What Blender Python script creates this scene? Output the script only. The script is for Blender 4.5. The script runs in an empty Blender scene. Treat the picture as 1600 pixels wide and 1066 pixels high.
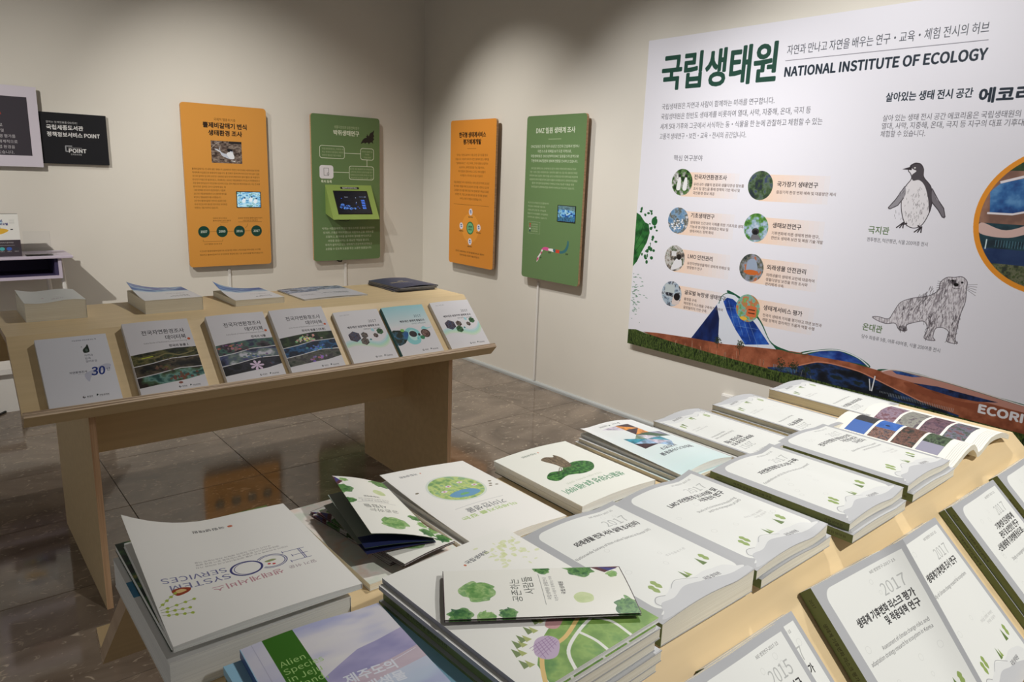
import bpy, bmesh, math, random
import numpy as np
from mathutils import Matrix, Vector

# ---------------------------------------------------------------- camera, world, lights, exposure
C = bpy.context.scene.collection
sc = bpy.context.scene
PI = math.pi

def srgb(c):
    return tuple((x / 12.92 if x <= 0.04045 else ((x + 0.055) / 1.055) ** 2.4) for x in (v / 255 for v in c)) + (1.0,)

cam_d = bpy.data.cameras.new('camera')
cam = bpy.data.objects.new('camera', cam_d)
C.objects.link(cam)
cam_d.sensor_fit = 'HORIZONTAL'
cam_d.sensor_width = 36
cam_d.lens = 1132.794 / 1600 * 36
cam_d.clip_start = 0.02
_rx, _ro, _rz = math.radians(77.14556), math.radians(2.07526), math.radians(-39.97607)
cam.matrix_world = (Matrix.Translation((-3.4573, -5.38017, 1.5)) @ Matrix.Rotation(_rz, 4, 'Z')
                    @ Matrix.Rotation(_rx, 4, 'X') @ Matrix.Rotation(_ro, 4, 'Z'))
sc.camera = cam

wd = bpy.data.worlds.new('world')
sc.world = wd
wd.use_nodes = True
wd.node_tree.nodes['Background'].inputs[0].default_value = (1.0, 0.95, 0.90, 1)
wd.node_tree.nodes['Background'].inputs[1].default_value = 0.24

def spot(name, loc, aim, power, angle, blend, col, rad=0.04):
    l = bpy.data.lights.new(name, 'SPOT')
    l.energy = power; l.spot_size = math.radians(angle); l.spot_blend = blend
    l.color = col; l.shadow_soft_size = rad
    o = bpy.data.objects.new(name, l)
    C.objects.link(o)
    o.location = loc
    d = Vector(aim) - Vector(loc)
    o.rotation_euler = d.to_track_quat('-Z', 'Y').to_euler()
    return o

WARM = (1.0, 0.955, 0.885)
NEUT = (1.0, 0.975, 0.94)
spot('spot_light', (-4.7, -2.9, 3.3), (-2.3, 0.0, 0.7), 370, 52, 1.0, WARM, 0.02)
spot('spot_light', (-2.4, -1.6, 3.35), (-1.2, 0.0, 0.75), 150, 68, 1.0, WARM, 0.02)
spot('spot_light', (-1.6, -0.9, 3.35), (0.0, -1.3, 0.6), 205, 68, 1.0, WARM, 0.02)
spot('spot_light', (-1.9, -2.3, 3.35), (0.0, -2.7, 0.6), 235, 68, 1.0, NEUT, 0.02)
spot('spot_light', (-1.9, -3.4, 3.35), (0.0, -4.0, 1.1), 240, 76, 1.0, NEUT, 0.02)
spot('spot_light', (-1.3, -4.0, 3.35), (-2.1, -4.8, 0.95), 155, 62, 0.9, NEUT, 0.05)
spot('spot_light', (-1.8, -6.5, 3.1), (-2.15, -4.9, 0.9), 240, 50, 0.9, NEUT, 0.05)
spot('spot_light', (-1.2, -3.0, 3.35), (-2.1, -2.6, 0.85), 120, 60, 0.9, NEUT, 0.03)

sc.view_settings.view_transform = 'Standard'
sc.view_settings.look = 'None'
sc.view_settings.gamma = 1.0
sc.view_settings.use_curve_mapping = False
sc.view_settings.exposure = 0.0

# ---------------------------------------------------------------- object helpers
WM = {}          # world matrices of what has been placed so far
def tag(o, label=None, cat=None, group=None, kind=None):
    if label: o['label'] = label
    if cat: o['category'] = cat
    if group: o['group'] = group
    if kind: o['kind'] = kind
    return o

def empty(name, label, cat, M=None, group=None):
    o = bpy.data.objects.new(name, None)
    C.objects.link(o)
    if M is not None: o.matrix_world = M; WM[o.name] = M.copy()
    o.empty_display_size = 0.05
    return tag(o, label, cat, group)

class MB:
    """collects faces (with uv and material index) and links them as one mesh object"""
    def __init__(s):
        s.v = []; s.f = []; s.uv = []; s.m = []; s.sm = []
    def face(s, pts, mi=0, uv=None, smooth=False):
        i = len(s.v); s.v += [tuple(p) for p in pts]
        s.f.append(tuple(range(i, i + len(pts)))); s.m.append(mi); s.sm.append(smooth)
        s.uv.append(uv or [(0, 0)] * len(pts))
    def box(s, a, b, mi=0):
        x0, y0, z0 = a; x1, y1, z1 = b
        P = [(x0,y0,z0),(x1,y0,z0),(x1,y1,z0),(x0,y1,z0),(x0,y0,z1),(x1,y0,z1),(x1,y1,z1),(x0,y1,z1)]
        for q in ((3,2,1,0),(4,5,6,7),(0,1,5,4),(1,2,6,5),(2,3,7,6),(3,0,4,7)):
            s.face([P[k] for k in q], mi)
    def prism_x(s, prof, x0, x1, mi=0, cap=None, side=None):
        """profile of (y, z) counter-clockwise seen from +x, extruded along x; side: {edge index: material}"""
        n = len(prof); cap = mi if cap is None else cap
        s.face([(x1, y, z) for y, z in prof], cap)
        s.face([(x0, y, z) for y, z in reversed(prof)], cap)
        for k in range(n):
            a, b = prof[k], prof[(k + 1) % n]
            m = (side or {}).get(k, mi)
            s.face([(x0, *a), (x0, *b), (x1, *b), (x1, *a)], m)
    def tube(s, pts, r, n=8, mi=0):
        pts = [Vector(p) for p in pts]; rings = []
        for i, p in enumerate(pts):
            t = (pts[min(i + 1, len(pts) - 1)] - pts[max(i - 1, 0)]).normalized()
            u = t.cross(Vector((0.3, 0.2, 0.93))).normalized(); w = t.cross(u)
            rings.append([p + (u * math.cos(2*PI*k/n) + w * math.sin(2*PI*k/n)) * r for k in range(n)])
        for a, b in zip(rings, rings[1:]):
            for k in range(n):
                s.face([a[k], a[(k+1) % n], b[(k+1) % n], b[k]], mi, smooth=True)
        s.face(rings[0][::-1], mi); s.face(rings[-1], mi)
    def sheet(s, top, bot, nu, nv, mi_top=0, mi=1):
        """closed curved slab between surfaces top(u,v) and bot(u,v); uv on the top"""
        T = [[top(i / nu, j / nv) for j in range(nv + 1)] for i in range(nu + 1)]
        B = [[bot(i / nu, j / nv) for j in range(nv + 1)] for i in range(nu + 1)]
        for i in range(nu):
            for j in range(nv):
                q = ((i, j), (i+1, j), (i+1, j+1), (i, j+1))
                s.face([T[a][b] for a, b in q], mi_top, [(a / nu, b / nv) for a, b in q], True)
                s.face([B[a][b] for a, b in reversed(q)], mi, None, True)
        for i in range(nu):
            s.face([B[i][0], B[i+1][0], T[i+1][0], T[i][0]], mi)
            s.face([B[i+1][nv], B[i][nv], T[i][nv], T[i+1][nv]], mi)
        for j in range(nv):
            s.face([B[0][j+1], B[0][j], T[0][j], T[0][j+1]], mi)
            s.face([B[nu][j], B[nu][j+1], T[nu][j+1], T[nu][j]], mi)
    def build(s, name, mats, parent=None, M=None, bevel=0):
        me = bpy.data.meshes.new(name)
        me.from_pydata(s.v, [], s.f)
        for m in (mats if isinstance(mats, (list, tuple)) else [mats]): me.materials.append(m)
        me.polygons.foreach_set('material_index', s.m)
        uvl = me.uv_layers.new(name='UVMap')
        flat = [c for f in s.uv for p in f for c in p]
        uvl.data.foreach_set('uv', flat)
        bm = bmesh.new(); bm.from_mesh(me)
        bmesh.ops.remove_doubles(bm, verts=bm.verts, dist=1e-6)
        bm.to_mesh(me); bm.free()
        if len(me.polygons) == len(s.sm):
            me.polygons.foreach_set('use_smooth', s.sm)
            if any(s.sm): me.set_sharp_from_angle(angle=math.radians(32))
        me.update()
        o = bpy.data.objects.new(name, me)
        C.objects.link(o)
        if parent:
            o.parent = parent
            if M is not None: o.matrix_basis = WM.get(parent.name, Matrix()).inverted() @ M
        elif M is not None: o.matrix_world = M
        if M is not None: WM[o.name] = M.copy()
        if bevel:
            b = o.modifiers.new('bevel', 'BEVEL'); b.width = bevel; b.segments = 2; b.limit_method = 'ANGLE'
        return o

# ---------------------------------------------------------------- materials
def new_mat(name, rough=0.6, spec=0.5):
    m = bpy.data.materials.new(name); m.use_nodes = True
    b = m.node_tree.nodes['Principled BSDF']
    b.inputs['Roughness'].default_value = rough
    b.inputs['Specular IOR Level'].default_value = spec
    return m, m.node_tree, b

def plain(name, col, rough=0.6, spec=0.5, var=0.03, scale=8):
    m, nt, b = new_mat(name, rough, spec)
    tc = nt.nodes.new('ShaderNodeTexCoord'); n = nt.nodes.new('ShaderNodeTexNoise')
    n.inputs['Scale'].default_value = scale; n.inputs['Detail'].default_value = 4
    nt.links.new(tc.outputs['Object'], n.inputs['Vector'])
    r = nt.nodes.new('ShaderNodeValToRGB'); c = srgb(col)
    r.color_ramp.elements[0].position = 0.3; r.color_ramp.elements[1].position = 0.7
    r.color_ramp.elements[0].color = tuple(x * (1 - var) for x in c[:3]) + (1,)
    r.color_ramp.elements[1].color = tuple(min(1, x * (1 + var)) for x in c[:3]) + (1,)
    nt.links.new(n.outputs['Fac'], r.inputs['Fac']); nt.links.new(r.outputs['Color'], b.inputs['Base Color'])
    return m

def stripes(name, ca, cb, vec_scale, rough=0.6, bump=0.0, detail=3, lo=0.35, hi=0.65):
    """noise stretched by vec_scale in object space: grain, plies, page edges"""
    m, nt, b = new_mat(name, rough, 0.35)
    tc = nt.nodes.new('ShaderNodeTexCoord'); mp = nt.nodes.new('ShaderNodeMapping')
    mp.inputs['Scale'].default_value = vec_scale
    n = nt.nodes.new('ShaderNodeTexNoise'); n.inputs['Scale'].default_value = 1; n.inputs['Detail'].default_value = detail
    nt.links.new(tc.outputs['Object'], mp.inputs['Vector']); nt.links.new(mp.outputs['Vector'], n.inputs['Vector'])
    r = nt.nodes.new('ShaderNodeValToRGB')
    r.color_ramp.elements[0].position = lo; r.color_ramp.elements[1].position = hi
    r.color_ramp.elements[0].color = srgb(ca); r.color_ramp.elements[1].color = srgb(cb)
    nt.links.new(n.outputs['Fac'], r.inputs['Fac']); nt.links.new(r.outputs['Color'], b.inputs['Base Color'])
    if bump:
        bp = nt.nodes.new('ShaderNodeBump'); bp.inputs['Strength'].default_value = bump; bp.inputs['Distance'].default_value = 0.002
        nt.links.new(n.outputs['Fac'], bp.inputs['Height']); nt.links.new(bp.outputs['Normal'], b.inputs['Normal'])
    return m

M_WALL = plain('painted_wall', (222, 218, 209), 0.85, 0.2, 0.012, 3)
M_CEIL = plain('painted_ceiling', (120, 116, 110), 0.9, 0.1, 0.02, 2)
M_WOOD = stripes('birch_plywood', (218, 194, 151), (225, 201, 158), (2, 40, 40), 0.45, 0.0)
M_PLY = stripes('plywood_edge', (146, 120, 96), (222, 200, 172), (2, 330, 330), 0.6, lo=.42, hi=.58)
M_PLYV = stripes('panel_plywood_edge', (178, 140, 106), (206, 170, 132), (200, 200, 3), 0.6)
M_PAGE = stripes('page_edges', (226, 221, 203), (243, 239, 224), (4, 4, 1400), 0.8, 0.1)
M_PAGEW = stripes('white_page_edges', (222, 223, 220), (240, 241, 237), (4, 4, 1400), 0.8, 0.1)
M_END = stripes('plywood_end', (186, 160, 134), (206, 182, 154), (6, 14, 14), 0.6)
M_GREEN = plain('green_spine', (92, 106, 60), 0.5, 0.4, 0.03, 20)
M_DKGREEN = plain('dark_green_card', (44, 66, 46), 0.5, 0.4, 0.15, 40)
M_WHITE = plain('white_card', (238, 238, 234), 0.5, 0.4, 0.01)
M_GREY = plain('grey_card', (176, 177, 178), 0.5, 0.4, 0.01)
M_BLACK = plain('black_plastic', (18, 18, 20), 0.4, 0.5, 0.05)
M_DUCT = plain('white_plastic', (228, 226, 222), 0.4, 0.5, 0.01)
M_LAV = plain('lavender_laminate', (206, 196, 214), 0.45, 0.4, 0.01)
M_PURP = plain('dark_purple_inside', (66, 60, 92), 0.6, 0.3, 0.02)
M_LIME = plain('lime_paint', (136, 160, 84), 0.5, 0.4, 0.02)
M_SKIRT = plain('grey_skirting', (176, 180, 180), 0.4, 0.5, 0.02)
M_NAVY = plain('navy_card', (44, 50, 76), 0.45, 0.5, 0.03)
M_SILVER = plain('silver_page_edges', (150, 152, 156), 0.5, 0.4, 0.05, 60)
M_LBLUE = plain('light_blue_card', (150, 196, 220), 0.45, 0.4, 0.03)

def acrylic():
    m, nt, b = new_mat('clear_acrylic', 0.03)
    b.inputs['Transmission Weight'].default_value = 1.0
    b.inputs['IOR'].default_value = 1.12
    b.inputs['Base Color'].default_value = (0.95, 0.96, 0.97, 1)
    return m
M_ACR = acrylic()

def floor_mat():
    m, nt, b = new_mat('polished_stone', 0.07, 0.6)
    N, L = nt.nodes, nt.links
    geo = N.new('ShaderNodeNewGeometry'); oi = N.new('ShaderNodeObjectInfo')
    add = N.new('ShaderNodeVectorMath'); add.operation = 'MULTIPLY_ADD'
    cmb = N.new('ShaderNodeCombineXYZ')
    L.new(oi.outputs['Random'], cmb.inputs['Z'])
    add.inputs[1].default_value = (1, 1, 1)
    sc_ = N.new('ShaderNodeVectorMath'); sc_.operation = 'SCALE'; sc_.inputs['Scale'].default_value = 7
    L.new(cmb.outputs[0], sc_.inputs[0]); L.new(geo.outputs['Position'], add.inputs[0]); L.new(sc_.outputs[0], add.inputs[2])
    mp = N.new('ShaderNodeMapping'); mp.inputs['Scale'].default_value = (1.6, 2.6, 1); mp.inputs['Rotation'].default_value = (0, 0, 0.5)
    L.new(add.outputs[0], mp.inputs['Vector'])
    n1 = N.new('ShaderNodeTexNoise'); n1.inputs['Scale'].default_value = 1.2; n1.inputs['Detail'].default_value = 9; n1.inputs['Distortion'].default_value = 1.6
    L.new(mp.outputs[0], n1.inputs['Vector'])
    r1 = N.new('ShaderNodeValToRGB'); e = r1.color_ramp.elements
    e[0].position = 0.3; e[0].color = srgb((94, 82, 71)); e[1].position = 0.7; e[1].color = srgb((138, 123, 108))
    L.new(n1.outputs['Fac'], r1.inputs['Fac'])
    n2 = N.new('ShaderNodeTexNoise'); n2.inputs['Scale'].default_value = 9; n2.inputs['Detail'].default_value = 8; n2.inputs['Distortion'].default_value = 2.5
    L.new(mp.outputs[0], n2.inputs['Vector'])
    r2 = N.new('ShaderNodeValToRGB'); e = r2.color_ramp.elements
    e[0].position = 0.6; e[0].color = (0, 0, 0, 1); e[1].position = 0.7; e[1].color = (0.6, 0.6, 0.6, 1)
    L.new(n2.outputs['Fac'], r2.inputs['Fac'])
    mx = N.new('ShaderNodeMix'); mx.data_type = 'RGBA'
    L.new(r2.outputs['Color'], mx.inputs['Factor']); L.new(r1.outputs['Color'], mx.inputs['A']); mx.inputs['B'].default_value = srgb((196, 180, 158))
    L.new(mx.outputs['Result'], b.inputs['Base Color'])
    return m
M_FLOOR = floor_mat()
M_GROUT = plain('dark_grout', (58, 52, 46), 0.9, 0.1)

# ---------------------------------------------------------------- painter: flat print made in code
# letter outlines as plain numbers (unit 1/200 em): count, then per letter code point, advance, loops, and per loop
# its length and the steps from point to point; used to draw all lettering
_LETTERS = (
427,32,45,0,33,65,2,4,26,44,13,0,2,106,-18,0,12,32,-3,7,2,5,5,1,7,-1,8,-5,4,-7,2,-6,-2,-5,-4,-2,-8,2,-7,5,-5,34,95,2,6,22,97,11,0,4,37,0,20,-19,0,0,-20,5,61,97,11,0,4,37,1,20,-20,0,35,111,2,28,20,0,12,0,6,46,29,0,-5,-46,12,0,5,46,21,0,0,12,-19,0,4,34,19,0,0,12,-18,0,6,41,-12,0,-6,-41,-29,0,5,41,-12,0,-5,-41,-21,0,0,-12,19,0,-4,-34,-19,0,0,-12,18,0,4,39,58,4,34,30,0,-4,-34,36,111,1,38,50,-25,13,0,0,23,18,7,12,13,5,19,-17,32,-30,17,-16,22,3,12,8,7,12,3,10,-1,9,-5,8,-7,10,11,-9,8,-10,6,-13,3,0,22,-13,0,0,-22,-17,-7,-12,-13,-4,-18,17,-29,30,-17,16,-25,-3,-13,-8,-8,-14,-2,-13,2,-12,5,-10,7,-8,-12,10,-8,14,-6,14,-3,37,184,5,12,41,57,18,5,11,16,4,25,-4,25,-11,16,-18,5,-17,-5,-12,-16,-4,-25,4,-25,12,-16,12,41,68,-10,4,-7,12,-2,19,2,20,7,11,10,4,10,-4,7,-11,2,-20,-2,-19,-7,-12,4,45,-3,13,0,81,152,-13,0,12,143,-3,18,6,11,16,4,25,-4,25,-11,15,-18,6,-17,-6,-12,-15,-4,-25,4,-25,12,-16,12,143,9,-10,4,-7,11,-2,20,2,19,7,12,10,4,10,-4,7,-12,3,-19,-3,-20,-7,-11,38,136,3,35,52,-3,16,2,14,6,12,9,23,-13,11,-4,5,16,-18,7,-10,7,11,16,8,17,7,19,-17,0,-12,-30,-9,-13,-13,12,-13,14,-11,15,16,12,12,14,5,17,-3,15,-10,11,-16,3,-17,-4,-12,-13,-4,-17,1,-11,3,-12,5,-12,-14,-11,-11,-14,-4,-17,6,-21,16,-14,11,82,24,-18,-11,-10,-1,-15,3,-10,10,-4,14,3,11,6,9,10,9,11,-16,13,-15,11,49,89,-4,9,-3,17,2,11,7,8,9,2,8,-2,5,-6,1,-8,-3,-12,-9,-10,39,56,1,6,22,97,11,0,4,37,0,20,-19,0,0,-20,40,68,1,14,48,-39,11,5,-14,30,-9,32,-2,34,2,34,9,32,14,30,-11,6,-16,-31,-10,-34,-4,-37,4,-37,10,-33,41,68,1,14,20,-39,16,31,10,33,3,37,-3,37,-10,34,-16,31,-12,-6,15,-30,8,-32,3,-34,-3,-34,-8,-32,-15,-30,42,93,1,15,31,94,16,19,15,-19,9,6,-13,21,22,10,-3,10,-23,-6,-2,24,-11,0,-2,-24,-23,6,-3,-10,22,-10,-13,-21,43,111,1,12,48,23,15,0,0,44,41,0,0,14,-41,0,0,43,-15,0,0,-43,-40,0,0,-14,40,0,44,56,1,16,15,-38,16,10,10,14,3,18,-2,11,-5,8,-8,2,-7,-1,-5,-5,-2,-7,2,-6,5,-5,9,-1,-3,-11,-7,-9,-10,-7,45,69,1,4,9,49,51,0,0,14,-51,0,46,56,1,12,28,-3,6,2,5,5,2,7,-2,8,-5,4,-6,2,-7,-2,-5,-4,-1,-8,1,-7,5,-5,47,78,1,4,2,-36,14,0,59,195,-13,0,48,111,2,12,56,-3,24,9,16,25,5,43,-5,42,-16,25,-24,8,-25,-8,-15,-25,-6,-42,6,-43,15,-25,12,56,12,-15,7,-10,20,-3,35,3,35,10,19,15,7,14,-7,10,-19,4,-35,-4,-35,-10,-20,49,111,1,12,18,0,80,0,0,15,-29,0,0,132,-14,0,-9,-5,-22,-6,0,-11,26,0,0,-110,-32,0,50,111,1,24,9,0,92,0,0,16,-48,0,-17,-2,31,32,20,31,7,29,-5,23,-15,15,-23,5,-17,-2,-14,-8,-12,-11,11,-11,8,9,11,6,11,2,15,-3,9,-11,3,-15,-7,-26,-22,-31,-38,-37,51,111,1,40,53,-3,23,5,17,15,7,22,-4,18,-12,12,-15,7,0,1,13,8,10,12,3,16,-6,19,-15,13,-22,4,-16,-2,-13,-6,-12,-9,10,-12,9,8,10,5,11,1,14,-3,8,-8,3,-12,-4,-14,-12,-10,-24,-4,0,-14,27,-3,14,-11,4,-15,-4,-15,-10,-9,-16,-3,-14,2,-12,6,-10,8,-9,-11,11,-10,15,-8,52,111,2,11,68,0,17,0,0,40,20,0,0,15,-20,0,0,92,-20,0,-61,-95,0,-12,64,0,6,68,55,-45,0,38,57,7,15,1,0,-1,-27,53,111,1,30,52,-3,24,6,17,17,7,28,-6,26,-16,15,-22,5,-8,0,-14,-5,4,42,55,0,0,16,-71,0,-5,-69,10,-6,8,5,8,3,8,1,16,-4,11,-12,4,-18,-4,-18,-12,-12,-15,-4,-15,2,-12,6,-9,8,-10,-12,12,-10,15,-7,54,111,2,25,60,-3,21,6,16,17,5,25,-5,26,
-14,15,-21,5,-12,-2,-12,-6,-10,-10,6,36,14,20,18,5,9,-1,8,-4,6,-6,11,11,-9,8,-12,5,-14,2,-26,-8,-20,-25,-8,-46,7,-40,17,-25,12,29,59,10,11,10,6,10,1,14,-4,9,-11,3,-17,-3,-17,-9,-12,-13,-4,-16,5,-10,16,55,111,1,11,40,0,19,0,4,51,13,43,26,42,0,11,-92,0,0,-16,71,0,-23,-39,-13,-42,56,111,3,26,56,-3,24,5,16,14,6,19,-4,18,-9,12,-12,9,0,1,9,9,7,12,4,14,-5,20,-14,14,-22,5,-20,-5,-14,-13,-6,-19,3,-14,7,-12,10,-8,0,-1,-13,-9,-10,-14,-4,-18,6,-20,17,-14,12,66,80,-16,7,-12,10,-5,15,3,12,8,8,12,3,14,-3,8,-10,3,-13,-2,-10,-5,-10,12,56,11,-16,4,-11,9,-4,14,3,13,7,11,11,9,19,-8,14,-11,5,-16,-3,-13,-10,-9,57,111,2,25,47,-3,26,9,19,26,8,48,-6,38,-18,24,-25,7,-21,-6,-15,-16,-6,-25,5,-26,14,-15,21,-5,12,2,12,6,10,9,-6,-36,-13,-19,-18,-5,-9,1,-8,4,-7,6,-10,-12,9,-7,12,-6,12,83,89,-10,-12,-11,-6,-10,-2,-14,4,-9,11,-3,18,3,17,9,12,13,4,16,-5,11,-16,58,56,2,12,28,78,6,2,5,5,2,7,-2,7,-5,5,-6,2,-7,-2,-5,-5,-1,-7,1,-7,5,-5,12,28,-3,6,2,5,5,2,7,-2,8,-5,4,-6,2,-7,-2,-5,-4,-1,-8,1,-7,5,-5,59,56,2,12,28,78,6,2,5,5,2,7,-2,7,-5,5,-6,2,-7,-2,-5,-5,-1,-7,1,-7,5,-5,16,15,-38,16,10,10,14,3,18,-2,11,-5,8,-8,2,-7,-1,-5,-5,-2,-7,2,-6,5,-5,9,-1,-3,-11,-7,-9,-10,-7,60,111,1,8,104,29,0,16,-78,29,0,1,78,28,0,16,-96,-38,0,-14,61,111,2,4,8,91,96,0,0,14,-96,0,4,8,43,96,0,0,14,-96,0,62,111,1,8,8,29,96,38,0,14,-96,38,0,-16,77,-28,0,-1,-77,-29,63,95,2,20,36,44,16,0,7,26,16,22,9,25,-4,19,-13,12,-20,4,-15,-2,-13,-7,-10,-9,10,-10,8,7,8,5,10,1,12,-3,7,-7,2,-11,-9,-22,-16,-21,12,44,-3,7,2,5,5,2,7,-2,8,-5,4,-7,2,-6,-2,-5,-4,-2,-8,2,-7,5,-5,64,189,2,51,90,-35,29,5,13,7,-5,11,-10,-6,-12,-3,-14,-1,-34,8,-24,23,-8,37,11,46,29,29,38,11,34,-8,21,-22,7,-32,-5,-25,-11,-16,-14,-6,-10,3,-4,9,10,59,-12,0,-2,-9,-1,0,-4,6,-6,4,-7,1,-23,-8,-15,-20,-6,-24,4,-17,10,-11,13,-3,10,2,10,5,8,8,4,-9,8,-6,11,-2,21,7,17,20,7,32,-9,39,-26,26,-38,9,-47,-12,-34,-34,-13,-53,11,-44,28,-26,13,86,25,-8,2,-6,7,-2,11,4,18,10,14,15,6,5,0,5,-3,4,-6,-6,-35,-8,-8,-7,-4,65,122,2,8,1,0,18,0,15,45,53,0,14,-45,20,0,-50,147,-21,0,6,38,59,22,73,1,0,9,-34,6,-16,7,-23,66,131,3,16,20,0,47,0,29,5,19,14,7,24,-3,17,-11,12,-15,6,0,1,11,7,8,11,2,14,-6,21,-18,11,-26,4,-44,0,9,39,84,0,48,22,0,19,-2,12,-8,4,-14,-4,-12,-11,-9,-21,-3,9,39,15,0,55,25,0,22,-3,14,-8,4,-15,-5,-17,-13,-9,-22,-3,67,128,1,26,75,-3,18,3,15,7,12,11,-10,12,-10,-9,-11,-5,-13,-2,-24,7,-16,21,-5,32,5,31,17,21,24,7,11,-2,10,-5,9,-7,10,12,-10,9,-14,7,-16,2,-34,-9,-23,-26,-8,-41,8,-41,23,-26,68,138,2,9,20,0,38,0,37,9,23,25,8,40,-8,39,-23,25,-38,9,-37,0,9,39,15,0,117,16,0,29,-7,17,-20,6,-31,-6,-32,-17,-20,-29,-7,69,118,1,12,20,0,87,0,0,16,-68,0,0,53,55,0,0,16,-55,0,0,46,66,0,0,16,-85,0,70,110,1,10,20,0,19,0,0,66,56,0,0,15,-56,0,0,50,66,0,0,16,-85,0,71,138,1,30,78,-3,18,3,15,6,12,8,0,62,-48,0,0,-15,31,0,0,-39,-7,-4,-9,-3,-10,-1,-27,7,-17,21,-5,32,6,31,17,21,25,7,13,-2,11,-5,8,-7,10,12,-10,9,-14,6,-18,3,-35,-9,-24,-26,-8,-41,8,-41,23,-26,72,146,1,12,20,0,19,0,0,69,68,0,0,-69,19,0,0,147,-19,0,0,-62,-68,0,0,62,-19,0,73,59,1,4,20,0,19,0,0,147,-19,0,74,107,1,16,47,-3,24,7,13,16,4,23,0,104,-19,0,
0,-102,-2,-18,-8,-10,-13,-3,-10,1,-9,6,-7,9,-13,-9,10,-13,14,-8,75,129,1,12,20,0,19,0,0,46,25,30,44,-76,20,0,-53,91,46,56,-21,0,-61,-74,0,74,-19,0,76,109,1,6,20,0,83,0,0,16,-64,0,0,131,-19,0,77,162,1,18,20,0,17,0,0,81,-1,29,-2,14,1,0,40,-109,12,0,40,109,-2,-29,0,-95,17,0,0,147,-22,0,-38,-109,-1,0,-39,109,-22,0,78,145,1,16,20,0,18,0,0,77,-3,46,1,0,16,-30,53,-93,19,0,0,147,-17,0,0,-92,2,-31,-1,0,-15,30,-54,93,-19,0,79,148,2,12,74,-3,33,10,22,26,8,41,-8,40,-22,26,-33,9,-32,-9,-22,-26,-8,-40,8,-41,22,-26,12,74,14,-23,7,-15,21,-5,32,5,31,15,21,23,7,23,-7,15,-21,6,-31,-6,-32,-15,-21,80,127,2,11,20,0,19,0,0,58,24,0,28,5,19,15,7,26,-7,25,-19,14,-29,4,-42,0,9,39,73,0,59,21,0,21,-3,13,-9,4,-16,-4,-18,-12,-9,-22,-4,81,148,2,12,74,13,-23,7,-15,21,-5,33,5,31,15,21,23,7,23,-7,15,-21,6,-31,-6,-33,-15,-21,22,119,-37,16,2,5,2,-4,14,-9,-2,-21,2,-12,6,-9,11,27,13,18,26,7,37,-8,40,-22,26,-33,9,-32,-9,-22,-26,-8,-40,6,-38,19,-26,28,-12,12,-18,18,-12,82,127,2,9,39,77,0,55,24,0,20,-3,12,-8,4,-15,-4,-16,-12,-10,-20,-3,14,101,0,20,0,-37,64,18,8,11,14,4,20,-6,24,-18,13,-27,4,-46,0,0,-147,19,0,0,62,26,0,83,119,1,37,61,-3,26,6,17,15,7,21,-4,18,-11,13,-48,23,-9,7,-4,12,4,11,9,7,15,3,12,-2,11,-4,10,-8,10,12,-12,10,-15,6,-16,2,-24,-5,-17,-13,-6,-21,5,-18,11,-12,35,-16,13,-7,9,-7,3,-13,-4,-12,-10,-8,-17,-3,-15,2,-14,6,-11,10,-11,-13,14,-11,17,-8,84,120,1,8,51,0,18,0,0,131,45,0,0,16,-108,0,0,-16,45,0,85,144,1,18,72,-3,27,6,19,20,7,37,0,87,-18,0,0,-87,-5,-28,-12,-14,-18,-4,-17,4,-12,14,-5,28,0,87,-18,0,0,-87,7,-37,18,-20,86,115,1,8,47,0,21,0,47,147,-19,0,-38,-128,-15,48,-23,80,-20,0,87,176,1,20,36,0,22,0,29,122,1,0,7,-34,23,-88,22,0,30,147,-17,0,-22,-112,-2,-16,-1,0,-31,128,-17,0,-24,-96,-7,-32,-1,0,-8,48,-16,80,-19,0,88,115,1,14,3,0,20,0,33,63,1,0,34,-63,20,0,-43,75,40,72,-19,0,-30,-59,-1,0,-31,59,-21,0,40,-71,89,106,1,12,44,0,18,0,0,57,44,90,-19,0,-19,-42,-4,-11,-10,-21,-1,0,-34,74,-19,0,44,-90,90,121,1,10,10,0,101,0,0,16,-78,0,77,120,0,11,-93,0,0,-16,70,0,-77,-120,91,68,1,8,21,-34,40,0,0,10,-26,0,0,172,26,0,0,10,-40,0,92,78,1,4,63,-36,13,0,-60,195,-13,0,93,68,1,8,7,-34,40,0,0,192,-40,0,0,-10,26,0,0,-172,-26,0,94,111,1,8,14,63,15,0,26,70,1,0,26,-70,16,0,-34,87,-17,0,95,112,1,4,3,-28,106,0,0,12,-106,0,96,121,1,4,64,128,9,9,-31,37,-13,-12,97,113,2,25,43,-3,13,3,12,5,12,8,2,-13,15,0,0,67,-4,23,-12,16,-22,5,-17,-2,-14,-5,-12,-7,7,-12,10,5,11,4,12,2,14,-4,7,-10,1,-13,-37,-8,-22,-13,-7,-20,4,-16,11,-11,9,49,12,-10,2,-7,5,-3,10,5,13,15,9,29,6,0,-31,-19,-12,98,124,2,18,66,-3,23,7,18,20,6,32,-5,29,-14,20,-24,6,-12,-2,-11,-5,-11,-8,1,20,0,43,-19,0,0,-159,15,0,2,11,10,-7,11,-5,13,63,13,-8,1,-9,3,-9,7,0,57,10,8,9,5,10,2,16,-5,10,-14,2,-21,-4,-23,-11,-15,99,102,1,26,61,-3,13,2,12,5,10,7,-8,12,-7,-5,-9,-4,-9,-1,-18,5,-12,14,-4,22,5,22,12,15,17,5,8,-1,8,-3,6,-5,9,12,-8,6,-11,5,-12,1,-26,-6,-19,-20,-8,-31,7,-31,18,-19,100,124,2,19,55,-3,13,3,11,5,9,8,1,0,2,-13,15,0,0,159,-19,0,0,-42,1,-18,-9,7,-10,4,-11,1,-24,-7,-17,-19,-6,-31,5,-31,16,-19,12,59,13,-16,5,-10,14,-4,22,5,22,11,15,16,5,9,-1,17,
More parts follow.
